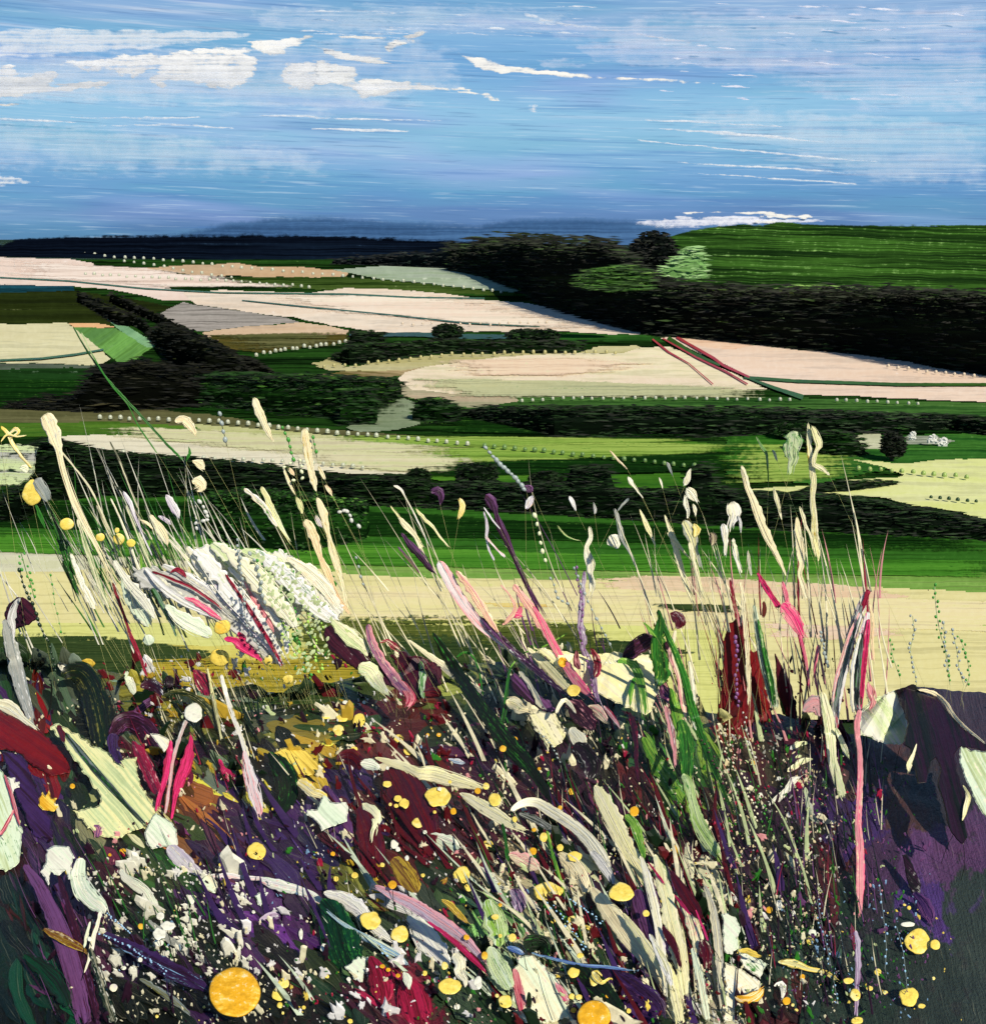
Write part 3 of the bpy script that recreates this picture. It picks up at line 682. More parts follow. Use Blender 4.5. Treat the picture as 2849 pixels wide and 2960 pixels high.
def tree(cx, base, w, h, desc, cols=BLK, trunk=0.22, square=0.0):
    y = at_z(cx, base, VALLEY).y
    s = y / FPX
    root = bpy.data.objects.new('tree', None)
    COL.objects.link(root)
    root.location = at_y(cx, base, y)
    tag(root, desc, 'tree')
    V, Fc, U = [], [], []
    H = h * s
    R = w * s / 2
    for k in range(5):
        z = -0.3 + H * 0.55 * k / 4
        r = max(0.05, R * 0.16 * (1 - 0.15 * k))
        for j in range(6):
            a = j * math.pi / 3
            V.append(Vector((r * math.cos(a) + 0.05 * R * nz(k, cx), r * math.sin(a), z)))
            U.append((j / 6, z))
    for k in range(4):
        for j in range(6):
            Fc.append((k * 6 + j, k * 6 + (j + 1) % 6, k * 6 + 6 + (j + 1) % 6, k * 6 + 6 + j))
    mesh_obj('trunk', V, Fc, U, paint((40, 32, 24), (28, 22, 18), None, 20, 20, 0.05), root)
    V, Fc, U = [], [], []
    c0 = Vector((0, 0, H * (0.5 + trunk * 0.3)))
    rz = H * (0.5 - trunk * 0.3)
    for i in range(9):
        for j in range(14):
            th = math.pi * i / 8
            a = 2 * math.pi * j / 14
            d = Vector((math.sin(th) * math.cos(a), math.sin(th) * math.sin(a), math.cos(th)))
            if square:
                mx = max(abs(d.x), abs(d.y), abs(d.z))
                d = d.lerp(d / mx, square)
            q = 0.84 + 0.2 * nz(d.x * 2.1 + cx, d.y * 2.1, d.z * 2.1)
            V.append(c0 + Vector((d.x * R * q, d.y * R * q, d.z * rz * q)))
            U.append((j / 14 * 0.1, i / 8 * 0.1))
    for i in range(8):
        for j in range(14):
            Fc.append((i * 14 + j, i * 14 + (j + 1) % 14, (i + 1) * 14 + (j + 1) % 14, (i + 1) * 14 + j))
    nc = len(Fc)
    for _ in range(int(w * h / 11)):
        d = Vector((random.gauss(0, 1), random.gauss(0, 1), random.gauss(0, 1))).normalized()
        if square:
            d = d.lerp(d / max(abs(d.x), abs(d.y), abs(d.z)), square)
        q = random.uniform(0.72, 1.06)
        leaf_quads(V, Fc, U, c0 + Vector((d.x * R * q, d.y * R * q, d.z * rz * q)), s * 10 * random.uniform(0.5, 1.5), s * 2.6 * random.uniform(0.5, 1.4), random.gauss(0, 0.8), random.gauss(0, 0.08))
    o = mesh_obj('crown', V, Fc, U, paint(cols[0], cols[1], None, 8, 60, 0, 0.7, 0.6, 0.12, spec=0.0), root, smooth=False)
    o.data.materials.append(leafy(*cols))
    o.data.polygons.foreach_set('material_index', [0] * nc + [1] * (len(Fc) - nc))
    return root


tree(1294, 992, 84, 56, 'small black dome tree rising from the middle of the black hedge')
tree(1520, 992, 120, 40, 'low wide black tree near the right end of the black hedge')
tree(1578, 994, 70, 42, 'rounded black tree at the right end of the black hedge')
tree(1884, 866, 150, 186, 'tall dark tree standing out above the wood by the green hill', ((8, 12, 12), (14, 22, 16), (36, 54, 30)))
tree(2576, 1336, 70, 92, 'round black tree right of the small cream patch', ((9, 13, 11), (18, 30, 18), (40, 66, 34)))
tree(1210, 1408, 66, 54, 'small black tree on the left part of the dark hedge', square=0.5)
tree(1378, 1416, 116, 76, 'square black tree on the dark hedge in front of the bright green field', square=0.7)
tree(1578, 1416, 104, 54, 'round black tree on the dark hedge beside the square one')
tree(2290, 1272, 120, 50, 'dark green tree at the right of the long black hedge', DGN)
for px, py, w, d in ((2636, 1256, 16, 'topmost of the three small white bushes'), (2694, 1266, 26, 'middle one of the three small white bushes'), (2724, 1274, 26, 'rightmost of the three small white bushes')):
    hedge('bush', '%d,%d %d,%d %d,%d' % (px - w / 2, py + 2, px, py - 9, px + w / 2, py + 3), '%d,%d %d,%d' % (px - w / 2, py + 10, px + w / 2, py + 11),
          d, 'bush', ((206, 208, 206), (226, 228, 226), (250, 250, 250)), 2, 5, 3, size=(4, 2.5), y_fix=213)

hedge('bush', '1890,796 1930,774 1980,726 2010,716 2040,760', '1890,810 1960,808 2040,802', 'painted pale green highlight shaped as a bush right of the tall dark tree', 'bush', ((104, 150, 84), (150, 190, 128), (196, 220, 176)), 8, 24, 7, y_fix=560, size=(20, 2.2))  # the hill's pale glow, put into the colour of a leaf clump
hedge('hedge', '2250,836 2330,828 2480,834 2660,846', '2250,850 2400,850 2660,860', 'pale strip of grass along the foot of the green hill', 'hedge', ((84, 124, 52), (132, 170, 88), (200, 220, 176)), 8, 24, 6, y_fix=620, size=(22, 2.2))
hedge('hedge', '2000,846 2150,838 2300,846 2420,852', '2000,866 2150,872 2420,866', 'yellow green strip of grass at the left foot of the green hill', 'hedge', ((58, 84, 26), (96, 126, 40), (150, 170, 80)), 8, 28, 6, y_fix=560, size=(22, 2.2))

# slanting dark avenue on the left slope
def avenue(pts, w0, w1, desc, n_):
    a = P(pts)
    up = ' '.join('%f,%f' % (x, y - w0 / 2) for x, y in a)
    dn = ' '.join('%f,%f' % (x, y + w1) for x, y in a)
    return hedge('hedge', up, dn, desc, 'hedge', ((10, 13, 8), (18, 22, 12), (50, 58, 30)), 8, 26, 5, size=(8, 3))


avenue('225,850 300,880 400,925 480,985 560,1020 640,1050 700,1080', 6, 24, 'lower line of the slanting black hedge on the left slope', 1)
avenue('318,852 380,880 460,915 540,955 620,990 700,1040 790,1075', 6, 22, 'upper line of the slanting black hedge on the left slope', 1)
hedge('hedge', '250,872 300,884 372,912 372,915', '250,886 300,915 340,940 372,944', 'black bush between the two slanting hedge lines', 'bush', ((10, 13, 8), (18, 22, 12), (50, 58, 30)), 8, 26, 5)
hedge('hedge', '436,958 470,938 560,975 660,1020 760,1060', '436,985 500,1060 600,1090 700,1090 760,1075', 'black thicket where the slanting hedges meet', 'thicket', ((10, 13, 8), (18, 22, 12), (50, 58, 30)), 10, 30, 8)

# ------------------------------------------------------------------ beaded rows: glossy round bales set out along the field edges
def bale_mesh(name, A, ring):
    V, Fc = [], []
    prof = [(1.0, 0.0), (1.04, 0.28), (0.95, 0.62), (0.66, 0.92), (0.25, 1.05)]
    N = 10
    for r, z in prof:
        for j in range(N):
            a = 2 * math.pi * j / N
            V.append((0.5 * r * math.cos(a), 0.5 * r * math.sin(a), z))
    V.append((0, 0, 1.08))
    for k in range(len(prof) - 1):
        for j in range(N):
            Fc.append((k * N + j, k * N + (j + 1) % N, k * N + N + (j + 1) % N, k * N + N + j))
    t = (len(prof) - 1) * N
    for j in range(N):
        Fc.append((t + j, t + (j + 1) % N, len(V) - 1))
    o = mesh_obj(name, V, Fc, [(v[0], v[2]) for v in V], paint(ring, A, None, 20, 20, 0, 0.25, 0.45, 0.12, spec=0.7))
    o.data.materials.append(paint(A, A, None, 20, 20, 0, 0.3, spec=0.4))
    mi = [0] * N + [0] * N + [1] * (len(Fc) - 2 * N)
    o.data.polygons.foreach_set('material_index', mi)
    return o


BALES = {}


def row_of_bales(line, step, size_, key, A, ring, label, group, jit=1.5, skip=0.0):
    pts = P(line)
    size = size_ * 0.62
    made = []
    if key not in BALES:
        BALES[key] = bale_mesh('hay_bale', A, ring)
        first = True
    else:
        first = False
    src = BALES[key]
    d = 0.0
    for (x0, y0), (x1, y1) in zip(pts, pts[1:]):
        L = math.hypot(x1 - x0, y1 - y0)
        while d <= L:
            t = d / L
            d += step * random.uniform(0.92, 1.08)
            if random.random() < skip:
                continue
            px, py = x0 + (x1 - x0) * t + random.uniform(-jit, jit), y0 + (y1 - y0) * t + random.uniform(-jit, jit)
            zl = VALLEY + LSTEP * _layer[0] + 0.02
            p = at_z(px, py + size * 0.45, zl)
            s = p.y / FPX * size * random.uniform(0.85, 1.12)
            o = src if first else src.copy()
            if not first:
                COL.objects.link(o)
            first = False
            o.location = p
            o.scale = (s, s, s * 0.86)
            o.rotation_euler = (0, 0, random.uniform(0, 6.28))
            tag(o, label, 'hay bale', group)
            made.append(o)
        d -= L
    made.sort(key=lambda o: o.location.x / o.location.y)
    made[0]['label'] = 'leftmost ' + label
    made[-1]['label'] = 'rightmost ' + label


PALE, RING = (186, 192, 172), (52, 64, 46)
row_of_bales('45,708 110,716 220,730 330,741 500,751 650,768 800,780 1000,797 1200,815 1460,844', 29, 14, 'pale', PALE, RING, 'pale round bale in the long beaded row along the foot of the navy ridge', 'bales below the navy ridge')
row_of_bales('249,791 310,794 420,801 520,805 615,809 760,818 900,828', 24, 14, 'pale', PALE, RING, 'pale round bale in the row crossing the upper left cream field', 'bales on the upper cream field', 2.5)
row_of_bales('360,754 480,770 560,786 673,801', 28, 13, 'pale', PALE, RING, 'pale round bale in the short row before the tan field', 'bales before the tan field')
row_of_bales('745,1022 837,1008 900,998 1000,988', 17, 17, 'pale', PALE, RING, 'pale round bale crowded beside the square black bush', 'bales beside the square bush', 4)
row_of_bales('291,1204 380,1207 640,1215 760,1228 930,1245 1100,1258 1360,1282', 29, 20, 'pale', (204, 208, 196), (40, 44, 34), 'pale round bale in the beaded row on the khaki strip', 'bales on the khaki strip')
row_of_bales('1400,1286 1500,1294 1563,1300 1734,1318 1870,1331 2016,1345', 29, 22, 'green', (104, 138, 74), (26, 44, 20), 'green round bale in the row crossing the bright green field', 'bales on the bright green field')
row_of_bales('190,1286 300,1299 410,1310 480,1320 560,1322 700,1325 800,1330 960,1340 1075,1353', 29, 19, 'pale', PALE, RING, 'pale round bale along the lower edge of the pale cream field', 'bales under the pale cream field')
row_of_bales('1509,1158 1600,1150 1850,1149 2000,1149 2300,1155', 30, 15, 'pale', PALE, RING, 'pale round bale in the row under the oval cream field', 'bales under the oval field')
row_of_bales('2416,1155 2560,1160 2675,1168', 30, 15, 'pale', PALE, RING, 'pale round bale in the row under the pinkish cream field', 'bales under the pinkish field')
row_of_bales('2567,1058 2700,1075 2835,1086', 27, 15, 'dull', (206, 192, 172), (110, 100, 84), 'dull cream bale along the top edge of the pinkish cream field', 'bales on the pinkish field')
row_of_bales('2481,1351 2616,1361 2815,1377', 31, 22, 'lime', (150, 176, 96), (56, 84, 30), 'lime green bale in the upper row on the lime cream field', 'bales on the upper lime field')
row_of_bales('2690,1434 2760,1441 2838,1450', 26, 17, 'dark', (40, 70, 34), (20, 40, 18), 'dark green bale in the lower row on the lime cream field', 'bales on the lower lime field')
row_of_bales('1165,934 1300,936 1450,934 1594,931', 28, 12, 'dull', (206, 192, 172), (110, 100, 84), 'dull cream bale in the upper row on the large cream field', 'bales on the large cream field', 3)
row_of_bales('940,1060 1100,1046 1300,1024 1560,1016 1790,1018', 30, 16, 'khaki', (176, 170, 116), (90, 86, 44), 'khaki bale in the row along the foot of the black hedge', 'bales under the black hedge', 3)


# ------------------------------------------------------------------ clouds (thick slabs of vapour far off, each at its own distance)
def outline_mesh(V, Fc, U, pts, to3, thick, lip, jag=2.0, seed=0.0, ang=0.0, step=9.0, E=None):
    """closed ragged outline -> raised slab: sharp rim, inner plateau, flat back"""
    ring = []
    n = len(pts)
    for i in range(n):
        (x0, y0), (x1, y1) = pts[i][:2], pts[(i + 1) % n][:2]
        L = math.hypot(x1 - x0, y1 - y0)
        m = max(1, int(L / step))
        for j in range(m):
            t = j / m
            x, y = x0 + (x1 - x0) * t, y0 + (y1 - y0) * t
            x += jag * (nz(x * 0.05, y * 0.05, seed) + 0.9 * nz(x * 0.16, y * 0.16, seed + 3))
            y += jag * (nz(x * 0.05, y * 0.05, seed + 7) + 0.9 * nz(x * 0.16, y * 0.16, seed + 9))
            ring.append(Vector((x, y)))
    area = sum(a.x * b.y - b.x * a.y for a, b in zip(ring, ring[1:] + ring[:1]))
    if area < 0:
        ring.reverse()
    bm = bmesh.new()
    vs = [bm.verts.new((p.x, -p.y, 0)) for p in ring]
    f = bm.faces.new(vs)
    bm.normal_update()
    ca, sa = math.cos(ang), math.sin(ang)
    bmesh.ops.triangulate(bm, faces=[f], ngon_method='EAR_CLIP')
    bm.verts.index_update()
    tris = [[v.index for v in g.verts] for g in bm.faces]
    bm.free()
    N = len(ring)
    cx = sum(p.x for p in ring) / N
    cy = sum(p.y for p in ring) / N
    # inner ring: moved inwards along the local normal
    inner = []
    for i in range(N):
        a, b = ring[i - 1], ring[(i + 1) % N]
        t = (b - a)
        t = t.normalized() if t.length > 1e-6 else Vector((1, 0))
        nn = Vector((-t.y, t.x))
        inner.append(ring[i] + nn * lip)
    i0 = len(V)
    for p in ring:
        V.append(to3(p.x, p.y, 0.0))
        U.append(((p.x * ca + p.y * sa) / 1000, (p.y * ca - p.x * sa) / 1000))
    if E is not None:
        E += [0.0] * N + [1.0] * N
    for p in inner:
        V.append(to3(p.x, p.y, thick))
        U.append(((p.x * ca + p.y * sa) / 1000, (p.y * ca - p.x * sa) / 1000))
    for i in range(N):
        j = (i + 1) % N
        Fc.append((i0 + i, i0 + N + i, i0 + N + j, i0 + j))
    flat = range(len(Fc), len(Fc) + 2 * len(tris))
    for t in tris:
        Fc.append(tuple(i0 + N + k for k in t))
        Fc.append(tuple(i0 + k for k in reversed(t)))
    return flat


_cl = [0]
CLOUD = paint((226, 228, 234), (238, 238, 238), (190, 208, 236), 2.2, 90, 0, 0.9, 0.5, 0.15, 0.66, spec=0.0, dry=3.6, bris=0.3, bd=0.88, soft=0.45, grain=30)
CLOUDT = paint((206, 220, 242), (222, 230, 244), (176, 204, 240), 2.5, 120, 0, 0.8, 0.5, 0.2, 0.64, spec=0.05, dry=3.0, bris=0.3, bd=0.88, soft=0.8)
VEIL = paint((214, 226, 246), (226, 232, 248), (196, 214, 244), 1.1, 100, 0, 0.9, 0.5, 0.2, 0.62, spec=0.0, dry=2.6, bris=0.2, bd=0.9, soft=1.2, amax=0.32, grain=14)
VEILW = paint((222, 230, 244), (234, 238, 246), (206, 220, 244), 1.4, 110, 0, 0.9, 0.5, 0.2, 0.62, spec=0.0, dry=3.0, bris=0.2, bd=0.9, soft=0.9, amax=0.6, grain=26)
VEILL = paint((218, 220, 248), (230, 230, 248), (190, 204, 244), 1.1, 100, 0, 0.9, 0.5, 0.2, 0.62, spec=0.0, dry=2.6, bris=0.2, bd=0.9, soft=1.2, amax=0.32, grain=14)
CLOUDL = paint((208, 216, 246), (228, 232, 248), (160, 188, 236), 2.5, 140, 0, 0.8, 0.5, 0.2, 0.62, spec=0.0, dry=2.8, bris=0.3, bd=0.88, soft=0.7)


def inside(poly, x, y):
    r = False
    for (ax, ay), (bx, by) in zip(poly, poly[1:] + poly[:1]):
        if (ay <= y) != (by <= y) and x < ax + (bx - ax) * (y - ay) / (by - ay):
            r = not r
    return r


def lens(V, Fc, U, E, poly, to3, soft, thick, cell=(9.0, 3.0), jag=5.0, seed=0.0, vmax=0.62):
    """soft-edged lens of vapour: two skins meeting at the rim, thinning outwards"""
    poly = [(x, y) for x, y in poly]
    A = np.array(poly)
    B = np.roll(A, -1, 0)
    x0, x1, y0, y1 = A[:, 0].min() - 20, A[:, 0].max() + 20, A[:, 1].min() - 10, A[:, 1].max() + 10
    nx, ny = max(3, int((x1 - x0) / cell[0])), max(3, int((y1 - y0) / cell[1]))
    idx = {}
    D = B - A
    L2 = np.maximum((D ** 2).sum(1), 1e-6)
    val = np.zeros((nx + 1, ny + 1))
    for i in range(nx + 1):
        for j in range(ny + 1):
            x, y = x0 + (x1 - x0) * i / nx, y0 + (y1 - y0) * j / ny
            qx = x + jag * 2.2 * nz(x * 0.018, y * 0.05, seed) + jag * nz(x * 0.06, y * 0.14, seed + 2)
            qy = y + jag * 0.9 * nz(x * 0.018, y * 0.05, seed + 4) + jag * 0.7 * nz(x * 0.06, y * 0.14, seed + 6)
            w = np.array((qx, qy)) - A
            t = np.clip((w * D).sum(1) / L2, 0, 1)
            e = w - D * t[:, None]
            d = np.sqrt((e[:, 0] * 0.45) ** 2 + e[:, 1] ** 2).min()
            val[i, j] = (d if inside(poly, qx, qy) else -d) / soft
    for side in (-1, 1):
        ids = -np.ones((nx + 1, ny + 1), dtype=int)
        for i in range(nx):
            for j in range(ny):
                if max(val[i, j], val[i + 1, j], val[i, j + 1], val[i + 1, j + 1]) <= 0:
                    continue
                f = []
                for a_, b_ in ((i, j), (i + 1, j), (i + 1, j + 1), (i, j + 1)):
                    if ids[a_, b_] < 0:
                        x, y = x0 + (x1 - x0) * a_ / nx, y0 + (y1 - y0) * b_ / ny
                        v = max(-0.4, min(vmax, val[a_, b_]))
                        ids[a_, b_] = len(V)
                        V.append(to3(x, y, side * thick * max(0.0, v)))
                        U.append((x / 1000, y / 1000))
                        E.append(v)
                    f.append(int(ids[a_, b_]))
                Fc.append(tuple(f))


def cloud(polys, mat, desc, cat='cloud', jag=5.0, soft=12.0):
    for k, s in enumerate(polys):
        _cl[0] += 1
        y = 14000 - 7 * _cl[0]
        V, Fc, U, E = [], [], [], []
        lens(V, Fc, U, E, P(s), lambda a, b, h: at_y(a, b, y - h), soft, 2.5, jag=jag * 1.8, seed=_cl[0] * 3.1)
        lab = desc if len(polys) == 1 else desc + (', main part', ', second part', ', third part', ', fourth part')[k]
        tag(mesh_obj('cloud', V, Fc, U, mat, edge=E), lab, cat)


def wisps(ws, mat, desc, stuff=False):
    _cl[0] += 1
    y = 14000 - 7 * _cl[0]
    V, Fc, U, E = [], [], [], []
    for s in ws:
        a = P(s)
        up, dn = [], []
        for (x0, y0, w0), (x1, y1, w1) in zip(a, a[1:]):
            for j in range(8):
                t = j / 8
                w = w0 + (w1 - w0) * t
                up.append((x0 + (x1 - x0) * t, y0 + (y1 - y0) * t - w / 2))
                dn.append((x0 + (x1 - x0) * t, y0 + (y1 - y0) * t + w / 2))
        lens(V, Fc, U, E, up + dn[::-1], lambda p, q, h: at_y(p, q, y - h), 3.0, 0.8, (12.0, 2.0), 3.0, _cl[0] * 5.3 + a[0][0])
    o = mesh_obj('cloud', V, Fc, U, mat, edge=E)
    tag(o, desc, 'cloud')
    if stuff:
        o['kind'] = 'stuff'
        del o['category']


cloud(['-200,92 0,84 160,80 420,84 620,88 760,96 700,112 560,128 430,142 300,152 150,163 0,170 -200,176'], VEILW, 'thin pale veil of cloud at upper left above the white cloud bank', jag=4)
cloud(['150,178 240,168 420,156 560,146 700,136 742,140 705,152 748,172 758,182 738,206 714,226 708,252 690,246 672,262 650,258 640,262 612,260 588,240 520,236 478,240 468,258 446,250 430,226 470,202 440,196 404,224 384,236 362,216 340,222 318,210 300,204 246,206 205,190',
       '-200,196 -40,196 40,180 52,188 54,214 100,210 128,198 142,204 172,226 150,246 200,240 250,232 322,240 284,258 180,264 110,266 60,282 -20,290 -200,290',
       '700,122 780,112 860,106 960,98 900,110 884,118 870,132 836,144 790,158 764,156 742,142',
       '-200,300 0,296 42,294 98,300 40,306 0,310 -200,316'], CLOUD, 'big white cloud bank at the left with ragged scalloped lower edge')
cloud(['816,186 850,178 930,172 984,194 1018,198 1032,216 1000,236 932,240 902,262 860,258 830,256 812,236',
       '905,178 962,176 1026,196 1034,228 1080,224 1200,240 1262,246 1330,256 1400,266 1462,290 1420,293 1360,270 1250,258 1160,266 1102,270 1052,290 1034,272 960,242 910,250'], CLOUD, 'white cloud with a long tapering tail right of the big cloud bank')
cloud(['888,130 960,140 1060,164 1154,184 1120,192 1064,186 1000,176 940,156', '1100,140 1130,118 1180,96 1220,86 1240,92 1200,118 1150,134 1152,152 1110,154', '970,104 1060,100 1140,104 1100,112 1000,112'], CLOUD, 'broken white scraps of cloud above the tapering one', jag=3)
cloud(['1306,147 1350,158 1400,170 1450,184 1500,191 1600,204 1700,217 1900,227 2100,238 2220,247 2100,247 1900,237 1700,226 1560,220 1500,207 1450,213 1400,206 1352,178'], CLOUD, 'long white streak of cloud thinning out to the right in mid sky', jag=2)
cloud(['1494,18 1530,38 1600,58 1700,72 1800,86 1920,104 2040,128 1960,122 1850,106 1700,84 1590,70 1520,48'], CLOUDT, 'thin curved wisp falling from the top edge of the sky', jag=2)
cloud(['1650,130 1800,110 1950,112 2050,140 2200,160 2400,176 2500,192 2400,200 2200,196 2000,190 1850,196 1700,176', '1500,176 1620,168 1720,180 1700,200 1580,196'], VEILL, 'broad lavender veil of cloud over the long white streak', jag=6)
cloud(['1500,60 1900,30 2300,10 2900,0 2900,330 2500,330 2200,250 1900,170 1600,130'], VEILL, 'wide thin lavender veil over the upper right sky', jag=14, soft=60)
cloud(['1900,300 2300,300 2900,340 2900,560 2500,540 2100,440'], VEIL, 'wide pale veil low in the right sky', jag=14, soft=70)
cloud(['-200,150 200,140 700,120 1100,90 1300,130 1350,250 1100,300 700,270 300,300 -200,310'], VEIL, 'thin broken white veil around the big cloud bank', jag=12, soft=40)
cloud(['-200,180 300,170 900,200 1300,300 1000,340 400,330 -200,320'], VEIL, 'faint pale veil under the white cloud bank', jag=14, soft=60)
cloud(['-200,330 300,340 900,420 1000,520 500,520 -200,500'], VEIL, 'faint pale veil low in the left sky', jag=14, soft=70)
cloud(['700,20 1200,0 1700,20 1600,90 1100,110 760,90'], VEIL, 'faint veil along the top of the sky', jag=14, soft=40)
cloud(['1830,640 1900,628 2000,626 2150,624 2330,632 2400,640 2300,648 2200,652 2050,655 1940,662 1850,658'], CLOUDL, 'lavender bank of cloud on the skyline by the green hill', jag=4)
cloud(['1826,654 1900,652 2000,656 2070,650 2050,660 1940,664 1850,660', '1940,612 2010,604 2080,608 2100,614 2020,616', '2108,612 2150,606 2210,612 2320,622 2350,630 2250,628 2160,622', '2180,636 2260,636 2250,644 2190,644'], CLOUD, 'bright white cloud breaking on the crest of the green hill', jag=4)
cloud(['-200,500 0,506 40,510 90,520 200,532 60,532 -200,536'], CLOUDT, 'small pale cloud at the left edge low in the sky', jag=3)
cloud(['1522,306 1548,298 1562,312 1556,328 1540,330 1528,318', '1598,332 1636,330 1618,336'], CLOUDT, 'tiny blurred puff of cloud in the middle of the sky', jag=3)
wisps(['200,340,4 420,342,9 600,338,5', '300,362,3 500,360,8 700,372,4', '740,332,5 900,338,8 1100,346,5 1300,350,3', '900,372,5 1080,376,9 1200,380,4', '0,344,6 120,348,8 240,356,3'], CLOUDT, 'pale wisps drawn low across the left half of the sky')
wisps(['1849,345,4 2000,352,8 2300,368,6', '1900,372,5 2100,384,10 2250,398,8 2400,412,3', '1840,405,4 2100,430,6 2400,458,7 2560,470,3', '1950,470,4 2300,488,8 2500,505,4', '2000,500,3 2300,520,7 2500,532,5'], CLOUDT, 'pinkish wisps slanting low across the right half of the sky')
rw = []
for k in range(46):
    x = random.uniform(1900, 2800)
    yy = random.uniform(4, 285) 
    L = random.uniform(20, 110)
    w = random.uniform(3, 9)
    rw.append('%f,%f,2 %f,%f,%f %f,%f,2' % (x, yy, x + L * 0.4, yy + L * 0.02, w, x + L, yy + L * 0.07))
wisps(rw, CLOUDL, 'mackerel flecks of cloud in the upper right corner', True)
rw = []
for k in range(26):
    x = random.uniform(850, 1650)
    yy = random.uniform(2, 110)
    L = random.uniform(40, 160)
    rw.append('%f,%f,2 %f,%f,%f %f,%f,2' % (x, yy, x + L * 0.4, yy, random.uniform(3, 8), x + L, yy + L * 0.04))
wisps(rw, CLOUDT, 'scattered thin flecks of cloud along the top of the sky', True)


# ------------------------------------------------------------------ meadow bank in the foreground
CREST = P('-2600,1900 0,1900 150,1910 300,1938 480,1976 650,1998 820,2004 900,1988 1000,1962 1200,1936 1400,1916 1560,1906 1660,1906 1760,1892 1850,1904 1950,2030 2100,2070 2250,2066 2330,2074 2450,2120 2580,2150 2606,2020 2640,1984 2700,1990 2849,2002 5400,2010')


def crest_row(px):
    return interp(CREST, px) + 7 * nz(px * 0.011, 2.0) + 3 * nz(px * 0.05, 4.0)


def bank_z(x, y):
    return 0.010 * nz(x * 3.1, y * 3.1) + 0.004 * nz(x * 11, y * 11)


